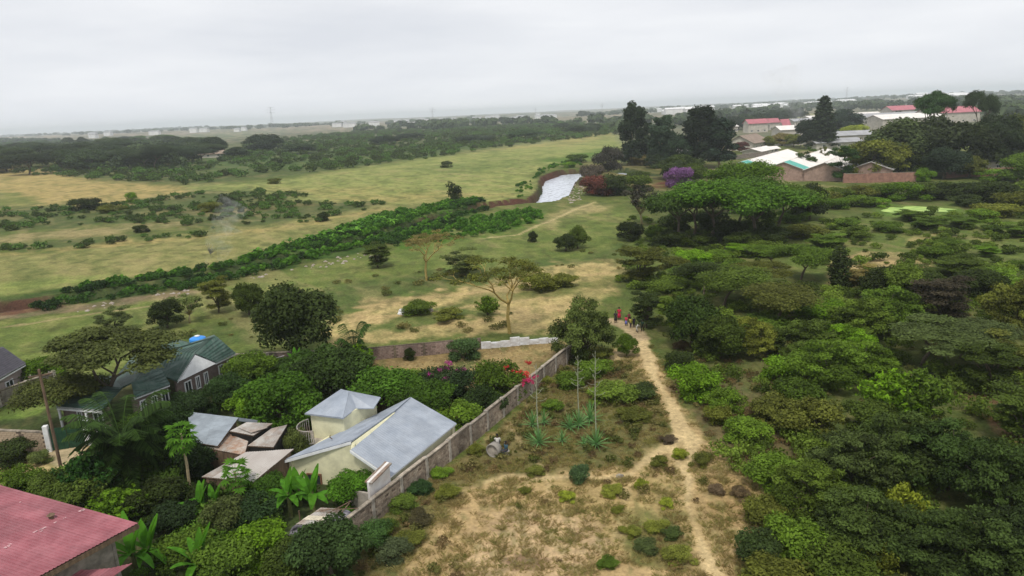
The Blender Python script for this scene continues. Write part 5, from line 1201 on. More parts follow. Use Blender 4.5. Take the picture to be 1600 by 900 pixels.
def gable_hall(name, label, base, d, wd, ln, hw, hr, wm, rm, cat='building', group=None, over=.5, rows=1, nwin=0, rm2=None, sheet_w=4.0, z=None):
    """hall with a gable front: base = middle of the front wall foot, d = unit vector from front to back"""
    d = Vector((d[0], d[1], 0)).normalized(); s = Vector((d.y, -d.x, 0)); z0 = z if z is not None else min(tz(base[0], base[1]), tz(base[0] + d.x * ln, base[1] + d.y * ln)) - .2
    B = Vector((base[0], base[1], z0)); o = thing(name, label, cat, B, 0, group); up = Vector((0, 0, 1))
    for f, t in ((0, .25), (ln, -.25)):
        P = B + d * f
        pts = [P - s * wd / 2, P + s * wd / 2, P + s * wd / 2 + up * hw, P + up * (hr - .05), P - s * wd / 2 + up * hw]
        MB().wall(pts, -.25 if f == 0 else .25).build('gable_wall', wm, o)
    for q in (-1, 1):
        P = B + s * q * (wd / 2 - .12) + d * ln / 2
        MB().box((P.x, P.y, z0 + hw / 2 - .02), (ln - .5, .24, hw - .04), ax=((d.x, d.y), (s.x, s.y))).build('side_wall', wm, o)
        e = (hr - hw) / (wd / 2) * over
        a = B + s * q * (wd / 2 + over) - d * over + up * (hw - e); b = a + d * (ln + 2 * over)
        t0 = B - d * over + up * hr; t1 = t0 + d * (ln + 2 * over)
        rf = MB().slab([a, b, t1, t0] if q > 0 else [a, t0, t1, b], .1).build('roof', rm, o)
        n = max(1, int(ln / sheet_w))
        for k in range(n):
            A = a.lerp(b, k / n) + up * .03; Bq = a.lerp(b, (k + 1) / n) + up * .03; Cq = t0.lerp(t1, (k + 1) / n) + up * .03; Dq = t0.lerp(t1, k / n) + up * .03
            V, F = ribbed(A, Bq, Cq, Dq, .9, .05)
            MB().add(V, F).build('roof_sheet', rm2 if (rm2 and k == 0) else rm, rf)
    MB().bar(B - d * over + up * (hr + .04), B + d * (ln + over) + up * (hr + .04), .12).build('ridge_cap', rm, o)
    for k in range(nwin):
        c = B + s * (wd / 2) + d * ln * (k + .5) / nwin
        window(o, c - d * .8, c + d * .8, z0 + 1.1, z0 + 2.3, s)
    return o

# --- cream house with blue grey roofs
WU = Vector((.475, .880, 0)).normalized(); WV = Vector((-WU.y, WU.x, 0))      # the long wall's direction and its left side
hb = G(520, 720); h = thing('cream_house', 'cream plastered house with big blue grey metal roofs beside the long block wall', 'house', (hb[0], hb[1], 0))
A0, A1, A2, A3 = Q(610.3, 745.6, 1.95), Q(713.4, 662, 1.95), Q(641.6, 620.6, 3.2), Q(547.8, 702.5, 3.2)
rf = MB().slab([A0, A1, A2, A3], .08).build('roof', M_FASC, h, label='large right roof slope falling to the block wall')
sheets(rf, A0, A1, A2, A3, .95, 2, M_METAL, .24, .018, jit=.004)
B0, B1, B2, B3 = Q(443, 719, 2.0), Q(549.5, 689, 3.6), Q(641.8, 620, 3.3), Q(583, 649.8, 2.55)
Bm = Q(614.5, 643.3, 3.36)
rf = MB().slab([B0, B1, Bm, B2, B3], .09).build('roof', M_METAL, h, label='narrow left roof slope with raised ridge')
sheets(rf, B0, B1, Bm, B3, .9, 1, M_METAL, .24, .018, jit=.004)
lo = Vector((0, 0, .1))
MB().wall([A3 + Vector((0, 0, .02)), A3.lerp(A2, .74) - lo, Bm - lo, B1 - Vector((0, 0, .14))], .08).build('clerestory_wall', M_CREAM, h)
up = Vector((0, 0, 1))
# near gable wall, set back under the rake
ins = WU * .45
def gz(p, z): return Vector((p.x, p.y, z))
n0 = B0 + ins + (B1 - B0).normalized() * .35; n1 = B1 + ins; n2 = A3 + ins; n3 = A0 + ins + (A3 - A0).normalized() * .3
MB().wall([gz(n0, -.6), gz(n2, -.6), gz(n2, B1.z - .22), gz(n0, B0.z - .02)], -.2).build('gable_wall', M_CREAM, h)
MB().wall([gz(n2, -.6), gz(n3, -.6), gz(n3, A0.z - .02), gz(n2, A3.z - .12)], -.2).build('gable_wall', M_CREAM, h)
e3 = A1 + WV * .35
MB().wall([gz(n3 + WV * .1, -.6), gz(e3, -.6), gz(e3, A1.z - .1), gz(n3 + WV * .1, A0.z - .1)], .18).build('side_wall', M_CREAM, h)
w0 = B0 + ins * .5 + (B1 - B0).normalized() * .4; w1 = w0 + WU * 8.5
MB().wall([gz(w0, -.6), gz(w1, -.6), gz(w1, 1.9), gz(w0, 1.9)], -.18).build('side_wall', M_CREAM, h)
b0 = A2 - WU * .4 + (A1 - A2) * .05; b1 = A1 - WU * .4
MB().wall([gz(b0, -.6), gz(b1, -.6), gz(b1, 1.8), gz(b0, 3.0)], .18).build('gable_wall', M_CREAM, h)
# barge boards on the near rakes
for a, b in ((B0, B1), (A3, A0)):
    d = (b - a).normalized()
    MB().wall([a - WU * .06 - up * .22, b - WU * .06 - up * .22, b - WU * .06 - up * .01, a - WU * .06 - up * .01], .04).build('barge_board', M_FASC, h)
# window with an arched head low in the cream gable
wc = n0.lerp(n2, .32); wd_ = (n2 - n0).normalized()
window(h, gz(wc, 0) - gz(wd_ * .55, 0), gz(wc, 0) + gz(wd_ * .55, 0), -.1, .8, (-WU.x, -WU.y), mat('brown_frame', (.2, .1, .06), .8))
# pipe and cable on the roof
MB().tube([Q(515, 683, 2.95), Q(519, 686, 3.0)], [.04, .04], 5).tube([Q(515, 683, 2.96), Q(516, 680, 3.4)], [.03, .03], 5).build('roof_pipe', M_TIMB, h)
# low extension on the left of the gable
x0, x1, x2, x3 = Q(428, 727, 1.6), Q(450, 706, 1.9), Q(452, 722, 1.7), Q(430, 742, 1.5)
MB().wall([gz(n0 + WV * 1.3, -.6), gz(n0, -.6), gz(n0, 1.75), gz(n0 + WV * 1.3, 1.55)], .2).build('low_wall', M_CREAM, h)
# upper room: little tower
TL, TN, TM, TR = Q(476, 646.5, 3.75), Q(536, 653.5, 3.75), Q(556, 638, 3.75), Q(595, 620.5, 3.75)
TA, TA2 = Q(533, 608.3, 4.75), Q(545.5, 612.5, 4.75)
TRb = Q(584, 637.5, 3.75)
TF = TL + (TR - TN) * 1.0
rf = MB().slab([TL, TN, TM, TA2, TA], .08).build('roof', M_METAL, h, label='hipped roof of the little upper room')
MB().slab([TM, TRb, TR, TA2], .08).build('roof_slope', M_METAL, rf)
MB().slab([TF, TL, TA], .08).build('roof_slope', M_METAL, rf)
MB().slab([TR, TF, TA, TA2], .08).build('roof_slope', M_METAL, rf)
u3 = up * .015
for a, b, c, d_ in ((TL, TN, TA2, TA), ):
    sheets(rf, a + u3, b + u3, c + u3, d_ + u3, .9, 1, M_METAL, .24, .015, jit=.002)
cx_ = (TL + TN + TR + TF) / 4
sh = lambda p, k=.86: cx_.lerp(p, k)
c4 = [sh(TL), sh(TN), sh(TR), sh(TF)]
for i in range(4):
    a, b = c4[i], c4[(i + 1) % 4]
    MB().wall([gz(a, -.6), gz(b, -.6), gz(b, 3.72), gz(a, 3.72)], -.16 if i != 9 else .16).build('upper_wall', M_CREAM, h)
# curved balcony rail beside the upper room
bc = Q(492, 676, 1.6); mb = MB(); R_ = 1.25; ang = [math.radians(a) for a in range(120, 300, 9)]
pc = sh(TL) * 1.0
for i, a in enumerate(ang):
    p = Vector((pc.x + R_ * math.cos(a) * .9, pc.y + R_ * math.sin(a), 1.7)); o_ = MB().bar(p, p + up * 1.0, .035).build('rail_post', M_RUST2, h)
MB().tube([(pc.x + R_ * math.cos(a) * .9, pc.y + R_ * math.sin(a), 2.72) for a in ang], [.045] * len(ang), 5).build('hand_rail', M_RUST2, h)
MB().tube([(pc.x + R_ * math.cos(a) * .9, pc.y + R_ * math.sin(a), 1.68) for a in ang], [.05] * len(ang), 5).build('hand_rail', M_RUST2, h)
MB().lathe((pc.x, pc.y, 1.45), [(.2, 0), (1.2, 0), (1.2, .18), (.2, .18)], 18).build('balcony_floor', M_CONC, h)
# --- white stained yard wall with brown cap
c_ = G(597, 775); o = thing('stained_wall', 'short white stained wall with brown cap between the cream gable and block wall', 'wall', (c_[0], c_[1], 0))
a, b = Q(573, 753, 2.6), Q(604.5, 721.5, 3.1)
MB().wall([gz(a, -.3), gz(b, -.3), b, a], .2).build('panel', mat('peeling_white_render', (.60, .55, .52), .9, .3, 1.6, col2=(.72, .70, .68)), o)
MB().slab([a + WV * .18, a - WV * .42, b - WV * .42, b + WV * .18], .1).build('cap', M_RUST, o)
MB().wall([gz(a, -.3), gz(a + WV * 2.3, -.3), gz(a + WV * 2.3, 1.55), gz(a, 1.75)], .15).build('back_panel', M_CONC, o)

# --- long perimeter wall: pillars, sections, laid stones, coping
def block_wall(name, label, pts, hgt, m_stone, side=1, sec=2.9, own=4, th=.16, cope=True, bw=.39, bh=.19, drop=0, pillars=True, group=None, mort=M_MORT, broken=0.0, pm=M_CONC):
    p0 = Vector((pts[0][0], pts[0][1], 0)); z0 = tz(p0.x, p0.y) - .15; o = thing(name, label, 'wall', (p0.x, p0.y, z0), 0, group)
    stone = MB().box((0, 0, 0), (bw - .025, th + .06, bh - .022)).mesh('stone', m_stone)
    si = 0
    for a, b in zip(pts[:-1], pts[1:]):
        a = Vector((a[0], a[1], 0)); b = Vector((b[0], b[1], 0)); d = (b - a); Ln = d.length; d.normalize(); v = Vector((-d.y, d.x, 0)); n = max(1, round(Ln / sec)); sl_ = Ln / n; rz = math.atan2(d.y, d.x)
        for k in range(n):
            c = a + d * (k + .5) * sl_; zg = tz(c.x, c.y) - .15; h_ = hgt + rnd.uniform(-.06, .06) - broken * rnd.random()
            s = MB().box((c.x, c.y, zg + h_ / 2), (sl_ - .02, th, h_), rz).build('wall_section', mort, o)
            rows = int(h_ / bh); cols = int((sl_ - .3) / bw); joined = MB()
            for r in range(rows):
                for q in range(cols + 1):
                    x = (q + (.5 if r % 2 else 0)) * bw - (cols + .5) * bw / 2
                    if abs(x) > sl_ / 2 - .24 or rnd.random() < .012: continue
                    p = c + d * x; zz = zg + (r + .5) * bh; jt = v * rnd.uniform(-.012, .012)
                    if si < own:
                        so = bpy.data.objects.new('stone', stone); link(so, s); so.location = (p.x + jt.x - p0.x, p.y + jt.y - p0.y, zz - z0); so.rotation_euler = (0, rnd.uniform(-.01, .01), rz)
                    else: joined.box((p.x + jt.x, p.y + jt.y, zz), (bw - .025, th + .06, bh - .022), rz)
            if si >= own: tag(joined.build('stonework', m_stone, s), kind='stuff')
            if cope: MB().box((c.x, c.y, zg + h_ + .04), (sl_ - .04 + rnd.uniform(-.1, .02), th + .12, .09), rz).build('coping', M_COPE, s)
            if pillars:
                q = a + d * k * sl_
                MB().box((q.x, q.y, zg + hgt / 2 + .06), (.3, .34, hgt + .12), rz).build('pillar', pm, o, bevel=.02)
            si += 1
    if pillars:
        q = b; MB().box((q.x, q.y, z0 + hgt / 2 + .06), (.3, .34, hgt + .12), math.atan2(d.y, d.x)).build('pillar', pm, o, bevel=.02)
    return o
block_wall('block_wall', 'long grey brown stone block wall with pillars running beside the dry field', [(-11.3, 39.2), (-3.95, 52.8), (6.6, 72.6)], 1.85, M_STONE)
bl_, br_ = G(572, 563), G(884, 533)
w1_, w2_ = G(752, 545), G(872, 535)
block_wall('ruined_wall', 'old pinkish brick wall behind the fenced yard, broken at its left end', [bl_, w1_], 1.75, M_STONE2, own=0, cope=False, broken=.25, pillars=False)
o = block_wall('whitewashed_wall', 'peeling whitewashed wall stretch behind the fenced yard', [w1_, w2_], 1.45, M_WASH, own=0, cope=False, broken=.75, pillars=False, mort=M_WASH, bw=.39, bh=.19, sec=1.1)
block_wall('garden_wall', 'dark low wall behind the big dark round tree', [G(372, 572), G(470, 568), bl_], 1.5, M_BRK, own=0, cope=True, pillars=True)
# --- walls, gate and drive at the left
g0, g1 = G(0, 702), G(78, 706)
block_wall('brick_wall', 'brown stone block wall left of the green gate', [G(-90, 700), g0, g1], 1.95, mat('tan_stone', (.36, .27, .185), .9, .3, 4, col2=(.46, .36, .26)), own=6, pillars=False, cope=True)
block_wall('boundary_wall', 'long plain grey wall running back beside the dark grey roofed house', [G(-80, 668), G(0, 636), G(88, 604)], 1.8, M_DKCONC, own=0, cope=True)
ga, gb = Vector((*G(83, 705), 0)), Vector((*G(136, 698), 0)); gd = (gb - ga).normalized()
o = thing('gate', 'dark green double metal gate between white pillars', 'gate', ga)
grz = math.atan2(gd.y, gd.x)
for p in (ga - gd * .2, gb + gd * .2): MB().box((p.x, p.y, 1.15), (.38, .4, 2.4), grz).build('pillar', M_WHITE, o, bevel=.03)
for k in range(2):
    c = ga.lerp(gb, .25 + .5 * k); lw = (gb - ga).length / 2 - .06
    lf = MB().box((c.x, c.y, 1.05), (lw, .05, 1.95), grz).build('gate_leaf', M_GATE, o)
    for q in range(7):
        p = c + gd * ((q - 3) * lw / 7); MB().box((p.x, p.y, 1.05), (.05, .10, 1.9), grz).build('bar', M_GATE, lf)
# --- utility pole and wires
pb = GT(97, 738); pt = Vector((pb.x - .3, pb.y + .3, 8.6))
o = thing('utility_pole', 'dark wooden utility pole leaning in front of the green gate', 'pole', pb)
MB().tube([pb - up * .2, pt], [.13, .09], 8).build('pole', M_TIMB, o)
MB().box((pt.x, pt.y, pt.z - .5), (1.5, .1, .1), .5).build('crossarm', M_TIMB, o)
for k in (-.6, 0, .6): MB().lathe((pt.x + k * math.cos(.5), pt.y + k * math.sin(.5), pt.z - .44), [(.03, 0), (.05, .06), (.03, .14)], 6).build('insulator', M_CONC, o)
for k, (ex, ey, ez) in enumerate(((-62, 52, 8.2), (-62, 50.5, 8.0), (-31.0, 60, 3.2))):
    e_ = Vector((ex, ey, ez)); s_ = pt - up * .35; pts = [s_.lerp(e_, t) - up * (1.3 * 4 * t * (1 - t)) * (.5 if k == 2 else 1) for t in np.linspace(0, 1, 12)]
    tag(MB().tube(pts, [.014] * 12, 4).build('power_cable', M_DARK), ['upper black cable leaving the utility pole to the left', 'lower black cable leaving the utility pole to the left', 'black cable from the utility pole to the green roofed house'][k], 'cable')

# --- green tiled house
gp = G(250, 610); h = thing('green_roofed_house', 'bungalow with green tiled roofs and a white front gable', 'house', (gp[0], gp[1], 0))
def tiled(pts, label=None, m_=M_TILE, par=None, rows=None):
    """roof plane from real tile courses: pts[0]-pts[1] is the eave, pts[-1]-pts[2] (or apex) above it"""
    pts = [Vector(p) for p in pts]
    rf = MB().slab(pts, .12).build('roof', m_, par or h, label=label)
    nrm = (pts[1] - pts[0]).cross(pts[-1] - pts[0]).normalized()
    if nrm.z < 0: nrm = -nrm
    L0, L1 = pts[-1] - pts[0], (pts[2] if len(pts) > 3 else pts[-1]) - pts[1]
    n = max(3, int(max(L0.length, L1.length) / .36))
    for k in range(n):
        a, b = k / n, (k + 1) / n + .012
        p = [pts[0] + L0 * a, pts[1] + L1 * a, pts[1] + L1 * b, pts[0] + L0 * b]
        lift = [nrm * .10, nrm * .10, nrm * .014, nrm * .014]
        MB().slab([p[i] + lift[i] for i in range(4)], .02).build('tile_course', m_, rf)
    return rf
fz = Vector((0, 0, 0))
gA = Q(304.5, 552.5, 4.3); gL = Q(277.5, 595, 2.7); gR = Q(337.5, 566, 2.7); gB = Q(260, 549, 4.3)
eR = Q(367.5, 551.5, 2.7); P2 = Q(337, 525, 5.0); P1 = Q(271, 529, 5.0); vM = Q(303, 537, 4.0); lT = Q(241, 541, 4.0); lE = Q(210, 621, 2.65); lF = Q(265, 600, 2.65); lTb = Q(205, 598, 3.9)
tiled([gR, eR, P2, gA], 'right roof slope')
tiled([gA, P2, vM, gB], 'upper valley slope')
tiled([gB, vM, P1, lT], 'rear left slope')
tiled([gL, gA, gB, Q(246, 585, 3.4)], 'left slope of the front gable')
tiled([lE, lF, Q(252, 578, 3.6), lTb], 'low left wing roof')
tiled([Q(246, 585, 3.35), gB - up * .02, lT, lTb], 'left back slope')
# hidden back slopes close the roof
bk1, bk2, bk3 = eR + Vector((-5, 7, 0)), P1 + Vector((-2.5, 4, -2.3)), lT + Vector((-3.5, 2.5, -1.4))
MB().slab([eR, bk1, P2], .1).build('roof', M_TILE, h); MB().slab([P2, bk1, bk2, vM], .1).build('roof', M_TILE, h); MB().slab([vM, bk2, P1], .1).build('roof', M_TILE, h); MB().slab([P1, bk2, bk3, lT], .1).build('roof', M_TILE, h); MB().slab([lT, bk3, lTb - Vector((3, 0, 1.2)), lTb], .1).build('roof', M_TILE, h)
MB().wall([gL + (gR - gL) * .03 - up * .12, gR - (gR - gL) * .03 - up * .12, gA - up * .2], .1).build('white_gable', M_WHITE, h)
for a, b in ((gL, gA), (gA, gR), (gR, eR), (lE, lF)):
    MB().wall([a - up * .24, b - up * .24, b + up * .02, a + up * .02], -.07 if a is not gA else -.07).build('fascia', M_WHITE, h)
gn = Vector(((gR - gL).y, -(gR - gL).x, 0)).normalized()
def hwall(a, b, z1, back=.5, m_=M_BRK):
    a = gz(a, 0) - gn * back; b = gz(b, 0) - gn * back
    MB().wall([gz(a, -.2), gz(b, -.2), gz(b, z1), gz(a, z1)], -.2).build('wall', m_, h); return a, b
a_, b_ = hwall(gL, eR, 2.65, .25)
Lw = (b_ - a_).length
for t0, t1, z0, z1 in ((.12, .22, .5, 2.1), (.30, .36, .9, 2.1), (.44, .50, .9, 2.1), (.70, .78, .9, 2.1), (.86, .92, .9, 2.1)):
    window(h, a_.lerp(b_, t0), a_.lerp(b_, t1), z0, z1, gn)
a_, b_ = hwall(lE, lF, 2.55, .3)
for t0, t1, z0, z1 in ((.18, .32, .8, 2.0), (.50, .64, .8, 2.0), (.78, .97, .5, 2.1)):
    window(h, a_.lerp(b_, t0), a_.lerp(b_, t1), z0, z1, gn)
# entrance wing near the gate
e0, e1, e2, e3 = Q(88, 636, 2.7), Q(158, 641, 2.7), Q(190, 606, 3.6), Q(120, 600, 3.6)
tiled([e0, e1, e2, e3], 'roof of the entrance wing')
MB().slab([e3, e2, e2 + Vector((-1, 5, -1)), e3 + Vector((-1, 5, -1))], .1).build('roof', M_TILE, h)
MB().wall([e0 - up * .28, e1 - up * .28, e1 + up * .02, e0 + up * .02], -.08).build('fascia', M_WHITE, h)
en = Vector(((e1 - e0).y, -(e1 - e0).x, 0)).normalized()
a_ = gz(e0, 0) - en * .7; b_ = gz(e1, 0) - en * .7
MB().wall([gz(a_, -.2), gz(b_, -.2), gz(b_, 2.6), gz(a_, 2.6)], -.2).build('wall', M_BRK, h)
window(h, a_.lerp(b_, .30), a_.lerp(b_, .40), .9, 2.1, en); window(h, a_.lerp(b_, .66), a_.lerp(b_, .86), .3, 2.1, en)
for t in (.02, .62): 
    p = gz(e0.lerp(e1, t), 0) - en * .12; MB().box((p.x, p.y, 1.2), (.16, .16, 2.5)).build('porch_post', M_WHITE, h)
# --- blue water tank behind the roof
tb = Q(309, 531, 3.5); o = thing('water_tank', 'round bright blue plastic water tank on a stand behind the green roof', 'tank', (tb.x, tb.y, 0))
tb = Vector((tb.x, tb.y, 3.05))
MB().lathe(tuple(tb), [(.75, 0), (.84, .06), (.86, .25), (.83, .28), (.86, .31), (.86, .5), (.83, .54), (.86, .58), (.8, .68), (.5, .80), (.25, .84)], 20).build('tank', M_BLUE, o, True)
MB().lathe((tb.x, tb.y, tb.z + .83), [(.26, 0), (.28, .1), (.1, .14)], 14).build('lid', M_WHITE, o, True)
for q in ((-.6, -.6), (.6, -.6), (.6, .6), (-.6, .6)): MB().box((tb.x + q[0], tb.y + q[1], 1.5), (.12, .12, 3.0)).build('stand_leg', M_CONC, o)
MB().box((tb.x, tb.y, 3.0), (1.8, 1.8, .1)).build('platform', M_CONC, o)
# --- dark grey roofed house at the left edge
r0, r1 = Q(12, 584, 2.9), Q(40, 568, 2.9); dd = (r1 - r0).normalized(); nn = Vector((dd.y, -dd.x, 0))
h = thing('grey_roofed_house', 'house with dark grey roof cut by the left picture edge', 'house', gz(r0, 0))
ap = Q(-6, 547, 4.6); fr = r0 + (r0 - r1) * 2.0
tiled([r0 - dd * 7, r1, ap + dd * 1, ap - dd * 6], 'front roof slope', M_TILEG, h)
MB().slab([r1, r1 - nn * 9, ap - nn * 1 + dd * 1, ap + dd * 1], .1).build('roof', M_TILEG, h)
MB().slab([r1 - nn * 9, r0 - dd * 7 - nn * 9, ap - dd * 6 - nn, ap + dd - nn], .1).build('roof', M_TILEG, h)
MB().wall([r0 - dd * 7 - up * .25, r1 - up * .25, r1 + up * .02, r0 - dd * 7 + up * .02], -.07).build('fascia', M_WHITE, h)
MB().wall([r1 - nn * 9 - up * .25, r1 - up * .25, r1 + up * .02, r1 - nn * 9 + up * .02], .07).build('fascia', M_WHITE, h)
a = gz(r0 - dd * 7 - nn * .4, 0); b = gz(r1 - nn * .4 - dd * .4, 0); M_PW = mat('pale_brown_render', (.34, .28, .25), .9, .1, 2)
MB().wall([gz(a, -.2), gz(b, -.2), gz(b, 2.8), gz(a, 2.8)], -.2).build('wall', M_PW, h)
c = b - nn * 8.2
MB().wall([gz(b, -.2), gz(c, -.2), gz(c, 2.8), gz(b, 2.8)], .2).build('wall', M_PW, h)
window(h, a.lerp(b, .72), a.lerp(b, .84), .9, 2.0, nn)
# --- sheds behind the cream house
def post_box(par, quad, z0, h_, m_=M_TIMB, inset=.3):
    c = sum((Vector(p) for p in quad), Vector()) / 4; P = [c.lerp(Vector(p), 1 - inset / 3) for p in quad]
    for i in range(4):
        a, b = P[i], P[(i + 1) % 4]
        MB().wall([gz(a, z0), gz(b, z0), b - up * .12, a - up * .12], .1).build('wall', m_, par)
def shed(name, label, quad, m_, rows=1, wd=.9, wall=M_TIMB, pitch=.22, worn=None, base=-.3, cat='shed'):
    quad = [Vector(p) for p in quad]; c = sum(quad, Vector()) / 4; o = thing(name, label, cat, (c.x, c.y, 0))
    rf = MB().slab(quad, .05).build('roof', M_TIMB, o)
    sheets(rf, quad[0], quad[1], quad[2], quad[3], wd, rows, m_, pitch, .02, jit=.02, worn=worn)
    post_box(o, quad, base, 0, wall)
    return o
o = shed('store_shed', 'shed with pale blue metal roof beside the dark garden tree', [Q(340, 697, 2.3), Q(373, 653, 2.9), Q(293, 644, 2.9), Q(300, 691, 2.3)][::-1], M_METAL2, 2, 1.2)
MB().slab([Q(373, 652.5, 2.95), Q(402.5, 656.5, 2.7), Q(401, 660, 2.5), Q(371, 657, 2.7)], .05).build('roof_strip', M_METAL2, o)
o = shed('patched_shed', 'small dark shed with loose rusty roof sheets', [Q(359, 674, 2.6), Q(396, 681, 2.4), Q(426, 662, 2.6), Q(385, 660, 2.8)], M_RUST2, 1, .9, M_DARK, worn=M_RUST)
MB().slab([Q(372, 668, 2.75), Q(392, 676, 2.6), Q(418, 668, 2.72), Q(400, 660, 2.85)], .03).build('loose_sheet', M_RUST2, o)
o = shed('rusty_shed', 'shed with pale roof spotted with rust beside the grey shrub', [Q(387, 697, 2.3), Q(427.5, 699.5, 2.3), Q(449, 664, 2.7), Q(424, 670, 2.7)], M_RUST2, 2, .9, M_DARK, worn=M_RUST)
o = shed('timber_shed', 'open fronted dark timber shed under the loose sheets', [Q(322, 700, 2.0), Q(382, 712, 2.0), Q(388, 690, 2.2), Q(352, 676, 2.2)], M_RUST, 1, .9, M_TIMB)
for t in (.15, .4, .65, .9):
    p = Q(322, 700, 0).lerp(Q(382, 712, 0), t); MB().bar(gz(p, -.2), gz(p + Vector((.1, 0, 0)), 2.0), .05).build('post', M_TIMB, o)
o = shed('metal_canopy', 'wide grey brown corrugated canopy left of the cream wall', [Q(315, 745.6, 2.0), Q(396, 754, 2.0), Q(459, 702, 2.45), Q(384, 707, 2.45)], mat('dusty_sheet', (.40, .36, .33), .75, .2, .6, col2=(.47, .44, .41)), 2, .9, M_TIMB, .2, worn=M_RUST2, cat='canopy')
# --- broken lean-to at the end of the block wall
o = thing('broken_shed', 'small broken shed with rusty sheets and grey tarpaulin at the end of the wall', 'shed', (*G(500, 835), 0))
q = [Q(462, 819, 1.7), Q(506, 821, 1.6), Q(534, 796, 1.7), Q(501, 794, 1.8)]
for k in range(4):
    a, b = k / 4, (k + 1) / 4 + .01; P = [q[0].lerp(q[3], a), q[1].lerp(q[2], a), q[1].lerp(q[2], b), q[0].lerp(q[3], b)]; P = [p + up * (.03 * (k % 2)) for p in P]
    V, F = ribbed(P[0], P[1], P[2], P[3], .2, .02); MB().add(V, F).build('roof_sheet', [M_RUST2, mat('cream_sheet', (.58, .52, .40), .8, .2, 3), M_RUST2, M_RUST][k], o)
V = []; F = []; t0 = [Q(448, 831, 1.3), Q(490, 847, 1.1), Q(536, 797, 1.6), Q(508, 820, 1.68), Q(461, 820, 1.65)]
tp = [Q(447, 832, 1.2), Q(462, 820, 1.68), Q(506, 822, 1.6), Q(536, 797, 1.68), Q(558, 800, 1.4), Q(528, 826, 1.35), Q(492, 848, 1.1), Q(466, 846, .95)]
ctr = sum(tp, Vector()) / 8; ring = []
for i in range(8):
    for k in range(3): ring.append(tp[i].lerp(tp[(i + 1) % 8], k / 3))
mb = MB(); V = [ctr - up * .1]; lay = 5
for j in range(1, lay + 1):
    for i, p in enumerate(ring): V.append(ctr.lerp(p, j / lay) + up * (rnd.uniform(-.12, .12) if j < lay else rnd.uniform(-.15, .05)))
n = len(ring); F = [(0, 1 + i, 1 + (i + 1) % n) for i in range(n)]
for j in range(lay - 1):
    for i in range(n): F.append((1 + j * n + i, 1 + (j + 1) * n + i, 1 + (j + 1) * n + (i + 1) % n, 1 + j * n + (i + 1) % n))
tt = mb.add(V, F).build('tarpaulin', M_TARP, o, True); so = tt.modifiers.new('thick', 'SOLIDIFY'); so.thickness = .02
for p in ((Q(466, 842, 0)), (Q(500, 846, 0)), (Q(530, 824, 0)), (Q(470, 820, 0))): MB().bar(gz(p, -.2), gz(p, 1.05), .05).build('post', M_TIMB, o)
for a, b in (((498, 797, 1.9), (560, 794, 1.9)), ((512, 802, 1.95), (548, 783, 2.0)), ((530, 806, 2.0), (546, 786, 2.2))): MB().bar(Q(*a), Q(*b), .035).build('stick', M_TIMB, o)

# --- big red roofed building in the corner
zc = 4.5; K = Q(216, 818.5, zc); E1 = Q(67, 899, zc); ev = (E1 - K).normalized(); up0 = Q(0, 758.5, 5.25)
rk = (up0 - K); rk = rk.normalized(); 
h = thing('red_roofed_building', 'large building with faded red corrugated roof in the lower left corner', 'building', (K.x - 3, K.y - 3, 0))
LE, LR = 12.0, 15.0
Kb = K + ev * LE; Kt = K + rk * LR; Kbt = Kb + rk * LR
rf = MB().slab([K - up * .03, Kt - up * .03, Kbt - up * .03, Kb - up * .03], .08).build('roof', M_TIMB, h)
sheets(rf, K, Kb, Kbt, Kt, 1.0, 4, M_RED, .2, .03, jit=.006)
# worn lap lines: bare strips where paint is gone
for r in (1, 2, 3):
    for k in range(26):
        if rnd.random() < .55: continue
        t = rnd.uniform(0, .8) ; p = K.lerp(Kb, t) + rk * (LR * r / 4 + rnd.uniform(-.05, .25)) ; q_ = p + ev * rnd.uniform(.1, .35)
        nrm = ev.cross(rk).normalized(); nrm = nrm if nrm.z > 0 else -nrm; w_ = rk * rnd.uniform(.06, .2)
        MB().add([p + nrm * .085, q_ + nrm * .085, q_ + w_ + nrm * .085, p + w_ + nrm * .085], [(0, 1, 2, 3)]).build('worn_patch', M_REDW, rf)
MB().wall([K - up * .3, Kb - up * .3, Kb - up * .1, K - up * .1], .05).build('fascia', M_TIMB, h)
MB().wall([K - up * .25, Kt - up * .25, Kt - up * .1, K - up * .1], .05).build('fascia', M_TIMB, h)
ci = K - (-(rk * .8)) + ev * 0; w0 = K + rk * .9 + ev * .8
wa, wb, wc_, wd2 = w0, w0 + ev * (LE - 1), w0 + rk * 13 + ev * (LE - 1), w0 + rk * 13
for a, b in ((wa, wb), (wb, wc_), (wc_, wd2), (wd2, wa)):
    MB().wall([gz(a, -.3), gz(b, -.3), gz(b, min(a.z, b.z) - .15), gz(a, min(a.z, b.z) - .15)], .2).build('wall', M_DKCONC, h)
rp = K + rk * 2.2 + ev * 3.0; MB().lathe(tuple(Q(80, 808, 4.95)), [(.13, -.1), (.13, .12), (.22, .14), (.05, .26)], 10).build('vent', M_TIMB, h)
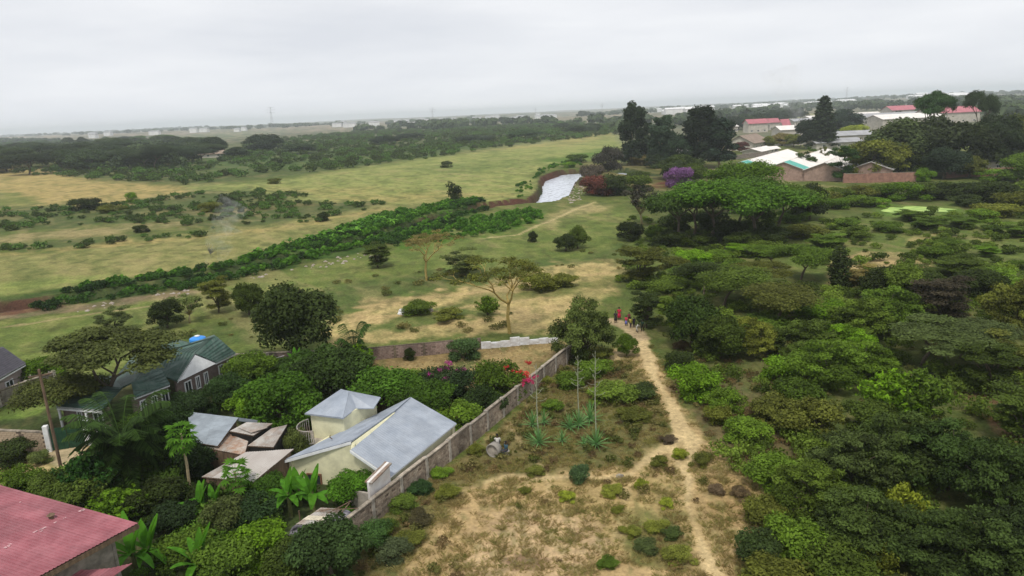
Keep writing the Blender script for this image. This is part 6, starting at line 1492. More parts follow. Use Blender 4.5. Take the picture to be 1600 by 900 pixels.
# lower lean-to roof
s0, s1, s2, s3 = Q(207, 881, 2.6), Q(172, 889, 3.0), Q(104, 890, 3.35), Q(60, 903, 3.35)
V = []; F = []; top = [Q(207, 880, 2.75), Q(172, 888, 3.0), Q(138, 890.5, 3.1), Q(100, 889.5, 3.3), Q(66, 899, 3.4)]; dwn = ev * 3.4
nn_ = 60; 
def along(t):
    t *= len(top) - 1; i = min(int(t), len(top) - 2); return top[i].lerp(top[i + 1], t - i)
for k in range(nn_ + 1):
    hgt = .03 if k % 3 == 1 else 0
    p = along(k / nn_) + up * hgt; V += [p, p + dwn * .5 + up * -.18, p + dwn + up * -.3]
for k in range(nn_): F += [(3 * k, 3 * k + 1, 3 * k + 4, 3 * k + 3), (3 * k + 1, 3 * k + 2, 3 * k + 5, 3 * k + 4)]
MB().add(V, F).build('lean_to_roof', M_RED, h)
for t in (.1, .5): 
    p = along(t) + dwn * .9; MB().bar(gz(p, -.2), p - up * .35, .06).build('post', M_TIMB, h)

# ------------------------------------------------------------------ factory halls and far houses
M_PKW = mat('pinkish_block_wall', (.34, .235, .19), .9, .2, 1.2)
M_CRW = mat('pale_house_wall', (.50, .46, .40), .9, .15, .6)
M_WRF = mat('white_sheet_roof', (.74, .70, .66), .6, .10, .25)
M_TEAL = mat('teal_sheet_roof', (.11, .40, .34), .6, .12, .4)
M_PNK = mat('pink_red_roof', (.42, .14, .165), .6, .15, .3)
M_BRF = mat('brown_tile_roof', (.26, .20, .16), .8, .2, .4)
M_GRF = mat('grey_sheet_roof', (.34, .34, .35), .7, .15, .3)
fd = Vector((.57, .82, 0)).normalized(); fs = Vector((fd.y, -fd.x, 0))
FA = Vector((*G(1190, 281), 0))
gable_hall('factory_hall', 'left hall with two teal roof ends and a pinkish gable front', (FA.x - fs.x * 7, FA.y - fs.y * 7), fd, 13, 62, 3.6, 6.0, M_PKW, M_WRF, rm2=M_TEAL, sheet_w=7, z=0)
gable_hall('factory_hall', 'second long white roofed hall with a teal front end', (FA.x + fs.x * 7, FA.y + fs.y * 7), fd, 13, 66, 3.6, 6.0, M_PKW, M_WRF, rm2=M_TEAL, sheet_w=7, z=0)
FB = Vector((*G(1287, 283), 0))
gable_hall('factory_hall', 'long white roofed hall with bare pinkish gable nearest to the wall', FB, fd, 12, 64, 3.6, 5.9, M_PKW, M_WRF, sheet_w=7, nwin=3, z=0)
gable_hall('factory_hall', 'right white roofed hall partly behind the dark grove', (FB.x + fs.x * 12.5 + fd.x * 6, FB.y + fs.y * 12.5 + fd.y * 6), fd, 12, 56, 3.4, 5.7, M_PKW, M_WRF, sheet_w=7, nwin=4, z=0)
gable_hall('factory_hall', 'white roofed hall between the teal ended pair and the bare gable', (FB.x - fs.x * 12.5 + fd.x * 14, FB.y - fs.y * 12.5 + fd.y * 14), fd, 12, 50, 3.6, 5.9, M_PKW, M_WRF, sheet_w=7, z=0)
def far_house(px, py, wd, ln, hw, hr, rm, label, ang=0.5, wm=None, cat='building', name='house', nwin=3):
    g = GT(px, py); d = Vector((math.cos(ang), math.sin(ang), 0))
    return gable_hall(name, label, (g.x - d.x * ln / 2, g.y - d.y * ln / 2), d, wd, ln, hw, hr, wm or M_CRW, rm, cat, None, .8, nwin=nwin, sheet_w=5, z=g.z - .1)
far_house(1168, 233, 15, 24, 4.2, 8, M_BRF, 'brown roofed hall right beside the broad eucalyptus', .9)
far_house(1185, 242, 9, 20, 2.6, 3.8, M_WRF, 'low white roofed shed before the brown roofed hall', .9)
far_house(1199, 239, 6, 9, 2.4, 3.2, M_WRF, 'tiny white hut right of the low white shed', .2)
far_house(1180, 207, 10, 17, 8, 11, M_PNK, 'far house with pink red roof left of its twin', .15)
far_house(1206, 203, 9, 9, 7, 10, M_PNK, 'second pink red roof in the far settlement', .15)
far_house(1225, 201, 8, 7, 4, 8.5, M_PNK, 'small pink red roof at the end of the windbreak', .15)
far_house(1237, 212, 14, 24, 5, 7.5, M_WRF, 'long white far roof before the pink roofs', .1)
far_house(1146, 206, 6, 5, 5, 6, M_WRF, 'white block house left of the first pink roof', .3)
far_house(1312, 221, 15, 34, 4, 6, M_GRF, 'shaded shed with pale roof right of the tall conifer', .05)
far_house(1302, 231, 12, 24, 3.4, 5, M_GRF, 'grey flat shed below the shaded one', .05)
far_house(1250, 226, 8, 26, 2.6, 3.6, M_CRW, 'grey yard building behind the white roofs', .0)
far_house(1345, 198, 26, 70, 6, 9, M_GRF, 'long grey roofed hall far behind the pale green tree', .1)
far_house(1377, 194, 26, 80, 6, 10, M_GRF, 'widest grey roofed far hall left of the pink roof', .1)
far_house(1335, 190, 22, 50, 6, 9, M_WRF, 'white roofed far hall over the grey ones', .15)
far_house(1290, 192, 20, 44, 6, 8, M_WRF, 'white far hall near the thin smoke', .1)
far_house(1262, 196, 16, 36, 5, 7, M_GRF, 'grey far shed near the thin smoke', .1)
far_house(1412, 186, 20, 40, 10, 14, M_PNK, 'pink roofed far house left of the open green treetops', .1)
far_house(1462, 192, 20, 26, 9, 13, M_PNK, 'large pink roofed building behind the grove', .1)
far_house(1492, 191, 20, 30, 9, 13.5, M_PNK, 'pink roofed building right end behind the grove', .1)
far_house(1411, 200, 24, 50, 8, 11, M_WRF, 'white roofed hall touching the dark grove top', .1)
far_house(1528, 262, 9, 9, 3.4, 5, M_CRW, 'pale hut in the yard right of the dark grove', .3)
far_house(1575, 264, 12, 26, 3.6, 5, M_GRF, 'grey hut row in the shade of the tall right trees', .1)
far_house(1068, 244, 9, 12, 2.6, 4.2, M_WRF, 'small white hut between the eucalyptus trees', .2)
far_house(1080, 249, 7, 10, 2.4, 3.6, M_METAL2, 'pale blue hut beside the small white hut', .2)
far_house(328, 246, 12, 22, 3, 5, M_RUST, 'small rusty roofed house in the left plain', .2)
far_house(316, 243, 10, 14, 3, 4.4, M_WRF, 'small white roofed house in the left plain', .1)
far_house(168, 231, 12, 20, 4, 6, M_WRF, 'tiny pale house among the treetops of the wood', .1)
# red brown walls along the settlement
def low_wall(name, label, pts, hgt, m_, sec=8):
    return block_wall(name, label, pts, hgt, m_, own=0, sec=sec, bw=1.6, bh=.45, cope=True, pillars=True, mort=m_, pm=m_)
M_RW = mat('red_brown_wall', (.30, .165, .125), .9, .25, 1)
low_wall('factory_wall', 'red brown boundary wall right of the bare gable', [G(1318, 286), G(1430, 284)], 3.0, M_RW)
low_wall('factory_wall', 'red brown boundary wall stretch at the right edge', [G(1478, 278), G(1545, 276), G(1640, 268)], 2.6, M_RW)
low_wall('yard_wall', 'pale wall of the yard behind the purple bush', [G(1095, 252), G(1140, 250), G(1200, 244)], 2.2, M_DKCONC)
# pond with duckweed
pp = [(1372, 330), (1392, 325), (1430, 323), (1470, 325), (1494, 327), (1480, 332), (1440, 335), (1400, 334)]
M = bpy.data.materials.new('pond_weed'); t, p, N_, L_ = nodes(M); tcn = N_('ShaderNodeTexCoord'); nz = N_('ShaderNodeTexNoise'); nz.inputs['Scale'].default_value = .5; nz.inputs['Detail'].default_value = 5; L_(tcn.outputs['Object'], nz.inputs[0])
r_ = N_('ShaderNodeValToRGB'); r_.color_ramp.elements[0].position = .35; r_.color_ramp.elements[0].color = (.20, .36, .05, 1); r_.color_ramp.elements[1].position = .6; r_.color_ramp.elements[1].color = (.42, .56, .12, 1)
L_(nz.outputs[0], r_.inputs[0]); L_(r_.outputs[0], p.inputs['Base Color']); p.inputs['Roughness'].default_value = .5
mb = MB(); V = [Vector((*G(x, y), .1)) for x, y in pp]; cc = sum(V, Vector()) / len(V); ring = []
for i in range(len(V)):
    for k in range(3): ring.append(V[i].lerp(V[(i + 1) % len(V)], k / 3) + Vector((U(-.6, .6), U(-1, 1), 0)))
mb.add([cc] + ring, [(0, 1 + i, 1 + (i + 1) % len(ring)) for i in range(len(ring))]); tag(mb.build('pond_water', M), kind='structure')

# --- far town on the plain: each house its own thing
M_HW = mat('hazy_white_wall', (.72, .72, .72), .9, .1, .1)
fr_ = random.Random(21)
def block(px, py, wd, ht, dp, group, label, m_=M_HW, rm=M_GRF):
    g = GT(px, py); label += ', ' + ('right' if wd > (37 if 'shed' in label else 28) else 'small right') * 0 + ('wide' if wd > 35 else 'narrow') + (' and tall' if ht > 10 else ' and low'); o = thing('distant_building', label, 'building', g, fr_.uniform(-.15, .15), group)
    w_ = MB().box((0, 0, ht / 2 - 1), (wd, dp, ht + 2)).mesh('wall', m_); link(bpy.data.objects.new('wall', w_), o)
    e_ = .8; rmesh = MB().add([(-wd / 2 - e_, -dp / 2 - e_, ht), (wd / 2 + e_, -dp / 2 - e_, ht), (wd / 2 + e_, dp / 2 + e_, ht), (-wd / 2 - e_, dp / 2 + e_, ht), (-wd / 2, 0, ht + dp * .16), (wd / 2, 0, ht + dp * .16)],
                              [(0, 1, 5, 4), (2, 3, 4, 5), (1, 2, 5), (3, 0, 4), (3, 2, 1, 0)]).mesh('roof', rm)
    link(bpy.data.objects.new('roof', rmesh), o)
for i in range(34): block(fr_.uniform(1395, 1515), fr_.uniform(150.5, 154) - 0.044 * 0, fr_.uniform(25, 60), fr_.uniform(7, 12), 25, 'white sheds of the far town', 'white shed of the far town on the right horizon', M_HW, M_HW)
for i in range(22): block(fr_.uniform(560, 840), 0, fr_.uniform(20, 40), fr_.uniform(7, 14), 20, 'houses of the far town', 'pale house of the far town on the middle horizon') if False else None
for i in range(34):
    x = fr_.uniform(520, 880); y = 209 - x * .0444 + fr_.uniform(9, 15); block(x, y, fr_.uniform(18, 40), fr_.uniform(7, 13), 18, 'houses of the far town', 'pale house of the far town on the middle horizon')
for i in range(24):
    x = fr_.uniform(1020, 1330); y = 209 - x * .0444 + fr_.uniform(9, 17); block(x, y, fr_.uniform(20, 60), fr_.uniform(7, 12), 20, 'long sheds on the far plain', 'low pale shed far out on the plain', M_HW, M_HW)
for i in range(8):
    x = fr_.uniform(100, 420); y = 209 - x * .0444 + fr_.uniform(9, 14); block(x, y, fr_.uniform(15, 30), fr_.uniform(7, 11), 18, 'lone far houses', 'tiny pale house on the left far plain')
# --- pylons
def pylon(px, py, ht, label):
    g = GT(px, py); o = thing('pylon', label, 'pylon', g); r = ht * .001 + .07; hw = ht * .075
    for sx, sy in ((1, 1), (1, -1), (-1, 1), (-1, -1)):
        MB().tube([(g.x + sx * hw, g.y + sy * hw, g.z - 1), (g.x + sx * hw * .3, g.y + sy * hw * .3, g.z + ht * .6), (g.x + sx * .3, g.y + sy * .3, g.z + ht)], [r, r, r], 4).build('leg', M_GRF, o)
    mb = MB()
    for k in range(6):
        z0, z1 = ht * k / 7, ht * (k + 1) / 7; f = lambda z: hw * (1 - .7 * z / (ht * .6)) if z < ht * .6 else hw * .3 * (1 - (z - ht * .6) / (ht * .5))
        for s_ in (1, -1): mb.bar((g.x + s_ * f(z0), g.y - f(z0), g.z + z0), (g.x - s_ * f(z1), g.y - f(z1), g.z + z1), r * .7)
    mb.build('bracing', M_GRF, o)
    for z, w_ in ((.78, .16), (.88, .2), (.97, .12)): MB().box((g.x, g.y, g.z + ht * z), (ht * w_ * 2, r * 3, r * 3)).build('crossarm', M_GRF, o)
pylon(427, 208, 62, 'tall lattice pylon left on the horizon')
pylon(677, 196, 42, 'lattice pylon above the middle far town')
pylon(837, 186, 34, 'small lattice pylon left of the eucalyptus group')
pylon(941, 181, 32, 'small lattice pylon just left of the tallest eucalyptus')
pylon(1322, 163, 48, 'lattice pylon on the right horizon')

# ------------------------------------------------------------------ palms, bananas, papayas, agaves
L_PALM = leaf_mat('palm_leaves', (.034, .058, .014), .25, .5, 1.8, .25)
L_BAN = leaf_mat('banana_leaves', (.085, .20, .018), .35, .6, 1.5, .25, (.06, .15, .016))
L_PAP = leaf_mat('papaya_leaves', (.08, .16, .02), .3, .6, 1.5, .2)
L_AGA = leaf_mat('agave_leaves', (.10, .19, .075), .1, .7, 1.5, .15, (.13, .22, .10))
def palm(px, py, label, R=3.4, trunk=3.2, nf=34, var=0):
    p = GT(px, py); o = thing('palm_tree', label, 'palm', p)
    MB().tube([p - up * .2, p + up * trunk * .6, p + up * trunk], [.32, .27, .3], 9).build('trunk', BARK, o)
    def frond(up_):
        V = []; F = []; T = []; n = 26
        P = []
        for k in range(n + 1):
            q = k / n; P.append(Vector((R * (q - .25 * q * q * (1 - up_)), 0, up_ * 2.2 * math.sin(q * 1.7) * 1 + .3 * q - (2.4 - up_) * q * q)))
        for k in range(n):
            a = P[k]; ln = .9 * math.sin(PI * (.12 + .82 * k / n)); 
            for s in (1, -1):
                for j in range(2):
                    b = a.lerp(P[k + 1], j / 2); tip = b + Vector((ln * .55, s * ln, -ln * U(.25, .6))); i = len(V)
                    V += [b - Vector((.05, 0, 0)), b + Vector((.05, 0, .0)), tip + Vector((.03, 0, 0)), tip - Vector((.03, 0, 0))]; F.append((i, i + 1, i + 2, i + 3)); T.append(U(0, 1))
        for k in range(n):
            i = len(V); V += [P[k] + Vector((0, .03, 0)), P[k] - Vector((0, .03, 0)), P[k + 1] - Vector((0, .02, 0)), P[k + 1] + Vector((0, .02, 0))]; F.append((i, i + 1, i + 2, i + 3)); T.append(1)
        return mesh_np('frond', [tuple(v) for v in V], F, L_PALM, False, T)
    ms = [frond(u) for u in (1.6, 1.1, .6, .1, -.4)]
    for i in range(nf):
        f = bpy.data.objects.new('frond', ms[min(4, i * 5 // nf)]); link(f, o); f.location = (0, 0, trunk); f.rotation_euler = (U(-.15, .15), 0, i * 2.4); f.scale = [U(.85, 1.1)] * 3
    return o
palm(203, 755, 'big date palm with arching fronds in the middle of the left garden', 3.5, 3.2, 46)
palm(556, 572, 'small palm behind the ruined brick wall', 1.7, 1.5, 18)
def leaf_blade(name, L_, wd, m_, arch=.6, fold=.25, seg=6, taper=.0):
    V = []; F = []; T = []
    for k in range(seg + 1):
        q = k / seg; w_ = wd * (math.sin(PI * min(.98, .1 + .9 * q)) ** .6 if not taper else (1 - q) ** .8 * (.6 + .4 * min(1, q * 5))); x = L_ * q * (1 - .15 * arch * q); z = L_ * (.55 * q - arch * q * q * .75) if not taper else L_ * arch * q
        V += [(x, w_, z + fold * w_), (x, 0, z), (x, -w_, z + fold * w_)]
        if k: i = 3 * k; F += [(i - 3, i - 2, i + 1, i), (i - 2, i - 1, i + 2, i + 1)]; T += [U(.3, 1), U(.3, 1)]
    return mesh_np(name, V, F, m_, True, T)
def banana(px, py, label, h=2.2, n=8, L_=2.2, sc_=1.0):
    p = GT(px, py); o = thing('banana_plant', label, 'banana plant', p)
    MB().tube([p - up * .2, p + up * h * .6 * sc_, p + up * h * sc_], [.15, .12, .08], 8).build('stem', mat('banana_stem', (.16, .17, .06), .7, .3, 4), o)
    ms = [leaf_blade('leaf', L_, .27, L_BAN, a) for a in (.15, .5, .85)]
    for i in range(n):
        f = bpy.data.objects.new('leaf', ms[i % 3]); link(f, o); f.location = (0, 0, h * sc_ - .1 - .05 * i); f.rotation_euler = (U(-.2, .2), [-.75, -.35, 0][i % 3], i * 2.4 + U(-.3, .3)); f.scale = [sc_ * U(.8, 1.1)] * 3
for px, py, lb, h, n, L_ in [(455, 808, 'tall banana plant with pale stem left of the pair by the cream wall', 1.9, 8, 1.7), (492, 800, 'banana plant with upright fan of leaves before the cream gable', 1.6, 10, 1.9), (470, 790, 'banana plant between the two taller ones', 1.3, 7, 1.6),
                             (315, 812, 'low banana plant under the papaya tree', 1.0, 8, 1.9), (338, 806, 'banana plant with drooping pale leaves in the shade', .9, 7, 1.8), (212, 890, 'large banana plant right of the lower red roof', 1.3, 9, 2.4), (236, 880, 'banana plant with split bright leaves beside the large one', 1.2, 8, 2.0),
                             (313, 903, 'bright banana plant at the bottom edge', 1.2, 8, 2.3), (465, 588, 'banana plant behind the domed tree', 1.6, 8, 1.9), (472, 668, 'banana plant beside the upper room', 1.6, 7, 1.7)]:
    banana(px, py, lb, h, n, L_)
def papaya(px, py, ht, label, r=1.3):
    p = GT(px, py); o = thing('papaya_tree', label, 'tree', p)
    MB().tube([p - up * .2, p + Vector((.1, 0, ht * .5)), p + Vector((.05, 0, ht))], [.13, .1, .07], 7).build('trunk', BARK_PALE, o)
    V = []; F = []; T = []
    for k in range(7):
        a = (k - 3) * .5; c, s = math.cos(a), math.sin(a); i = len(V); bx_ = .75
        V += [(bx_, 0, .28), (bx_ + c * .28 - s * .09, s * .28 + c * .09, .26), (bx_ + c * .58, s * .58, .1), (bx_ + c * .28 + s * .09, s * .28 - c * .09, .26)]; F.append((i, i + 1, i + 2, i + 3)); T.append(U(.3, 1))
    i = len(V); V += [(0, .015, 0), (0, -.015, 0), (bx_, -.015, .28), (bx_, .015, .28)]; F.append((i, i + 1, i + 2, i + 3)); T.append(1)
    me = mesh_np('leaf', V, F, L_PAP, False, T)
    for i in range(34):
        f = bpy.data.objects.new('leaf', me); link(f, o); f.location = (0.05, 0, ht - .02 * i); f.rotation_euler = (U(-.2, .2), -.7 + i * .045, i * 2.4); f.scale = [r / 1.3 * U(.8, 1.15)] * 3
papaya(298, 775, 4.9, 'tall papaya tree with pale trunk in front of the blue shed roof', 1.2)
papaya(375, 800, 3.0, 'smaller papaya tree below the metal canopy', 1.1)
papaya(548, 752, 1.6, 'young papaya in front of the cream gable', .9)
aga_m = [leaf_blade('leaf', 1.45, .055, L_AGA, a, .5, 5, 1) for a in (.35, .0, -.12)]
def agave(px, py, label, s_=1.0, n=56, stalk=0):
    p = GT(px, py); o = thing('agave_plant', label, 'agave', p)
    MB().tube([p - up * .1, p + up * .35 * s_], [.14, .12], 7).build('stem', BARK, o)
    for i in range(n):
        q = i / n; f = bpy.data.objects.new('leaf', aga_m[0 if q < .5 else 1]); link(f, o); f.location = (0, 0, .3 * s_); f.rotation_euler = (0, -1.35 + q * 1.5, i * 2.4); f.scale = [s_ * U(.85, 1.1)] * 3
    if stalk:
        mb = MB(); mb.tube([p, p + Vector((-.05, 0, stalk * .5)), p + Vector((.02, 0, stalk))], [.05, .04, .018], 6)
        mb.build('flower_stalk', mat('pale_stalk', (.30, .31, .22), .8, .2, 4), o)
        for k in range(16):
            z = stalk * (.55 + .44 * k / 16); a = k * 2.4; l_ = .75 * (1 - k / 22); e_ = p + Vector((l_ * math.cos(a), l_ * math.sin(a), z + .22))
            MB().tube([p + up * z, p + Vector((l_ * .6 * math.cos(a), l_ * .6 * math.sin(a), z + .03)), e_], [.014, .012, .02], 4).build('stalk_branch', mat('pale_stalk', (.3, .3, .2)), o)
agave(842, 697, 'spiky agave left in the front with a tall bare flower stalk', 1.0, 60, 7.0)
agave(932, 699, 'spiky agave right in the front with the tallest flower stalk', 1.0, 60, 8.0)
agave(905, 668, 'agave behind with a flower stalk rising from dense leaves', 1.0, 50, 6.4)
agave(832, 668, 'dark agave clump behind the left front one', .9, 46)
agave(850, 664, 'second dark agave behind the left front one', .8, 40)
agave(890, 672, 'agave left of the middle flower stalk', .9, 46)
agave(922, 660, 'large leaved agave right of the middle stalk', 1.1, 50)
agave(878, 692, 'small agave between the two front ones', .7, 40)
agave(912, 698, 'small agave touching the right front one', .6, 34)
# --- bougainvillea flowers as their own climbing plants
M_MAG = leaf_mat('magenta_flowers', (.42, .04, .26), .2, .6, 1.3, .2); M_RFL = leaf_mat('red_flowers', (.62, .05, .05), .2, .6, 1.3, .2)
def flowers(name, label, m_, spots):
    p = Q(*spots[0][:3]); o = thing(name, label, 'flowers', (p.x, p.y, 0))
    for x, y, z, r in spots:
        q = Q(x, y, z); me = leaves_mesh('blossom', [(q.x - p.x + U(-r, r), q.y - p.y + U(-r, r), q.z + U(-r, r) * .6, r * .55, r * .55, r * .4) for _ in range(6)], int(520 * r), .09, 1.1, -1, .1)
        me.materials.clear(); me.materials.append(m_); link(bpy.data.objects.new('blossom', me), o)
        MB().tube([(q.x, q.y, 0), (q.x + .2, q.y, z * .6), q], [.03, .015, .008], 4).build('stem', BARK, o)
flowers('bougainvillea', 'purple bougainvillea sprays over the dark bush at the yard edge', M_MAG, [(701, 571, 2.6, .5), (720, 577, 2.6, .4), (697, 592, 2.3, .55), (690, 580, 2.5, .35), (675, 586, 2.3, .4)])
flowers('bougainvillea', 'red bougainvillea sprays hanging over the block wall', M_RFL, [(818, 584, 2.5, .5), (824, 566, 2.9, .3), (808, 583, 2.5, .4), (770, 584, 2.6, .35), (790, 575, 2.9, .25)])
flowers('bougainvillea', 'crimson bougainvillea spray on top of the block wall', mat_c := leaf_mat('crimson_flowers', (.45, .03, .12), .2, .6, 1.3, .2), [(832, 592, 2.4, .4), (821, 598, 2.2, .35)])

# ------------------------------------------------------------------ people
M_SKIN = mat('dark_skin', (.075, .042, .028), .6, .1, 8, bump=0)
M_HAIR = mat('black_hair', (.010, .009, .008), .8, .2, 20)
def cloth(c): return mat('cloth_%d_%d_%d' % tuple(int(255 * v) for v in c), c, .9, .15, 10)
def person(px, py, ht, rz, label, top, bottom, dress=False, pose='stand', loc=None, stride=.12, bend=0.0, shirt_long=False):
    p = Vector(loc) if loc else GT(px, py); o = thing('person', label, 'person', p, rz)
    k = ht / 1.7
    if pose == 'sit': hip = Vector((0, 0, .46)); hh = .5
    else: hip = Vector((0, 0, .90)); hh = 1
    ch = hip + Vector((0, .02 + .30 * bend, .42 - .12 * bend)); nk = ch + Vector((0, .10 * bend, .13)); hd = nk + Vector((0, .03 + .06 * bend, .17))
    V = [hip, hip.lerp(ch, .5), ch, nk, nk + Vector((0, .01, .07)), hd]; R_ = [(.13, .10), (.115, .09), (.14, .10), (.055, .055), (.06, .065), (.085, .10)]; E = [(0, 1), (1, 2), (2, 3), (3, 4), (4, 5)]
    V.append(hd + Vector((0, .0, .07))); R_.append((.07, .085)); E.append((5, 6))
    def chain(st, pts, rr):
        i = st
        for q, r in zip(pts, rr): V.append(Vector(q)); R_.append((r, r)); E.append((i, len(V) - 1)); i = len(V) - 1
        return i
    L_legs = []
    for s in (-1, 1):
        if pose == 'sit': lg = [hip + Vector((.09 * s, .05, -.02)), hip + Vector((.11 * s, .42, 0.0)), hip + Vector((.11 * s, .50, -.38)), hip + Vector((.11 * s, .62, -.42))]
        else: lg = [hip + Vector((.09 * s, 0, -.06)), Vector((.1 * s, stride * s + .03, .48)), Vector((.1 * s, stride * s * 1.6 - .03, .09)), Vector((.1 * s, stride * s * 1.6 + .13, .03))]
        chain(0, lg, (.085, .06, .04, .035)); L_legs.append(lg)
        sh_ = ch + Vector((.19 * s, 0, .03)); el = sh_ + Vector((.06 * s, .04 - .12 * stride * s * 4 + .1 * bend, -.28)); wr = el + Vector((.0, .12 + .12 * bend, -.21)) if pose != 'sit' else el + Vector((-.04 * s, .24, -.04))
        w_ = chain(2, [sh_, el, wr, wr + (wr - el).normalized() * .07], (.055, .042, .028, .032))
        dr = (wr - el).normalized(); pal = V[w_]
        for f in range(4): chain(w_, [pal + dr * (.05 + .008 * (f % 3)) + Vector(((f - 1.5) * .017, .01, -.004)), pal + dr * (.085 + .01 * (f % 3)) + Vector(((f - 1.5) * .019, .025, -.012))], (.009, .008))
        chain(w_, [pal + Vector((-.035 * s, .03, 0)), pal + dr * .04 + Vector((-.045 * s, .045, 0))], (.010, .008))
    me = bpy.data.meshes.new('body'); me.from_pydata([tuple(v * k) for v in V], E, []); b = bpy.data.objects.new('body', me); link(b, o); me.materials.append(M_SKIN)
    md = b.modifiers.new('skin', 'SKIN'); md.use_smooth_shade = True
    for i, r in enumerate(R_): me.skin_vertices[0].data[i].radius = (r[0] * k, r[1] * k); me.skin_vertices[0].data[i].use_root = (i == 0)
    b.modifiers.new('sub', 'SUBSURF').levels = 1
    S = lambda pts: [tuple(Vector(q) * k) for q in pts]
    def garment(name, segs, c):
        mb = MB()
        for pts, rr, n in segs: mb.tube(S(pts), [r * k for r in rr], n)
        me_ = mb.mesh(name, cloth(c), True); q = bpy.data.objects.new(name, me_); link(q, o); return q
    sh2 = []
    for s in (-1, 1):
        a = ch + Vector((.12 * s, 0, .06)); sh_ = ch + Vector((.19 * s, 0, .03)); el = sh_ + Vector((.06 * s, .04 - .12 * stride * s * 4 + .1 * bend, -.28)); sh2.append(([a, sh_, sh_.lerp(el, .75)], (.08, .075, .06), 8))
    garment('shirt', [([hip + Vector((0, 0, -.08 if not shirt_long else -.25)), hip.lerp(ch, .5), ch + Vector((0, 0, .05)), nk + Vector((0, 0, -.02))], (.17, .15, .17, .075), 10)] + sh2, top)
    if dress and pose != 'sit': garment('skirt', [([hip + Vector((0, 0, .08)), hip + Vector((0, 0, -.12)), Vector((0, .02, .34))], (.15, .19, .27), 12)], bottom)
    elif pose == 'sit': garment('trousers', [([hip + Vector((0, 0, .06)), lg[0], lg[1], lg[2]], (.14, .12, .085, .065), 8) for lg in L_legs], bottom)
    else: garment('trousers', [([hip + Vector((0, 0, .06)), lg[0] + Vector((0, 0, 0)), lg[1], lg[2] + Vector((0, 0, .12))], (.14, .11, .08, .065), 8) for lg in L_legs], bottom)
    hm = MB(); hc = (hd + Vector((0, -.012, .075))) * k
    for j, (r, z) in enumerate(((.088, -.06),)): pass
    hm.lathe((hc.x, hc.y - .01 * k, hc.z), [(.07 * k, -.09 * k), (.098 * k, -.04 * k), (.102 * k, .01 * k), (.085 * k, .055 * k), (.04 * k, .08 * k)], 10)
    link(bpy.data.objects.new('hair', hm.mesh('hair', M_HAIR, True)), o)
    fm = MB(); fc = hd * k
    for s in (-1, 1): fm.lathe((fc.x + s * .03 * k, fc.y + .088 * k, fc.z + .035 * k), [(.010 * k, -.006 * k), (.012 * k, 0), (.010 * k, .006 * k)], 6)
    link(bpy.data.objects.new('eyes', fm.mesh('eye', M_WHITE)), o)
    fm = MB().tube([(fc.x, fc.y + .085 * k, fc.z + .03 * k), (fc.x, fc.y + .118 * k, fc.z - .005 * k)], [.012 * k, .018 * k], 5); link(bpy.data.objects.new('nose', fm.mesh('nose', M_SKIN, True)), o)
    return o
person(962, 504, 1.45, 2.9, 'person in dark clothes walking left of the one in red', (.035, .028, .035), (.025, .02, .02), dress=True)
person(967.5, 499.5, 1.6, 3.0, 'tallest person of the group, in a long red dress', (.50, .018, .06), (.55, .02, .07), dress=True)
person(978.5, 509, 1.25, 2.6, 'child in a red top and blue skirt', (.62, .05, .11), (.16, .18, .52), dress=True)
person(983, 503, 1.2, 2.8, 'child in dark red clothes behind the one in yellow', (.20, .03, .05), (.12, .02, .03))
person(985.5, 512, 1.3, 3.3, 'child in a yellow top with dark trousers', (.62, .56, .12), (.05, .03, .05))
person(990.5, 511, 1.25, 3.4, 'child in a purple black top at the right of the yellow one', (.05, .03, .11), (.04, .02, .06))
person(995, 519, 1.2, 3.9, 'child in pale grey white clothes bending forward', (.52, .53, .50), (.45, .45, .42), bend=.8, shirt_long=True)
person(1004, 518, 1.45, 2.4, 'person in dark green clothes in the tree shade', (.012, .035, .022), (.012, .018, .012))
# concrete ring with two people sitting behind it
rc = GT(772.5, 712); ang_ = math.radians(-122); ax_ = Vector((math.cos(ang_), math.sin(ang_), 0)); sd_ = Vector((-ax_.y, ax_.x, 0)); Rr = .56
o = thing('concrete_ring', 'grey concrete drain ring standing on edge beside the wall', 'pipe', rc)
V = []; F = []; n = 24
for (r, d_) in ((Rr, .3), (Rr, -.3), (Rr - .09, -.3), (Rr - .09, .3)):
    for j in range(n): a = 2 * PI * j / n; V.append(rc + sd_ * r * math.cos(a) + up * (Rr - .04 + r * math.sin(a)) + ax_ * d_)
for i in range(4):
    for j in range(n): F.append((i * n + j, i * n + (j + 1) % n, ((i + 1) % 4) * n + (j + 1) % n, ((i + 1) % 4) * n + j))
MB().add(V, F).build('ring', mat('pale_concrete', (.26, .24, .21), .9, .2, 3), o, True)
V = [rc + sd_ * (Rr - .1) * math.cos(2 * PI * j / n) + up * (Rr - .04 + (Rr - .1) * math.sin(2 * PI * j / n)) + ax_ * .18 for j in range(n)]
MB().add(V, [tuple(range(n))]).build('end_cap', M_CONC, o)
b1 = rc - ax_ * .1 + up * 0
person(0, 0, 1.6, math.atan2(-ax_.y, -ax_.x) - PI / 2 + .5, 'person in white shirt with dark cap sitting on the concrete ring', (.50, .48, .45), (.05, .045, .05), pose='sit', loc=(rc.x + .28, rc.y + .38, rc.z + .40))
person(0, 0, 1.5, 2.2, 'person in a teal blue jacket sitting right of the concrete ring', (.035, .085, .115), (.05, .06, .09), pose='sit', loc=(rc.x + .95, rc.y + .05, rc.z + .02))
s_ = thing('stone_block', 'rough stone block used as a seat beside the ring', 'stone', (rc.x + .95, rc.y + .08, rc.z)); MB().box((rc.x + .95, rc.y + .1, rc.z + .18), (.5, .42, .42), .3).build('block', M_CONC, s_, bevel=.05)
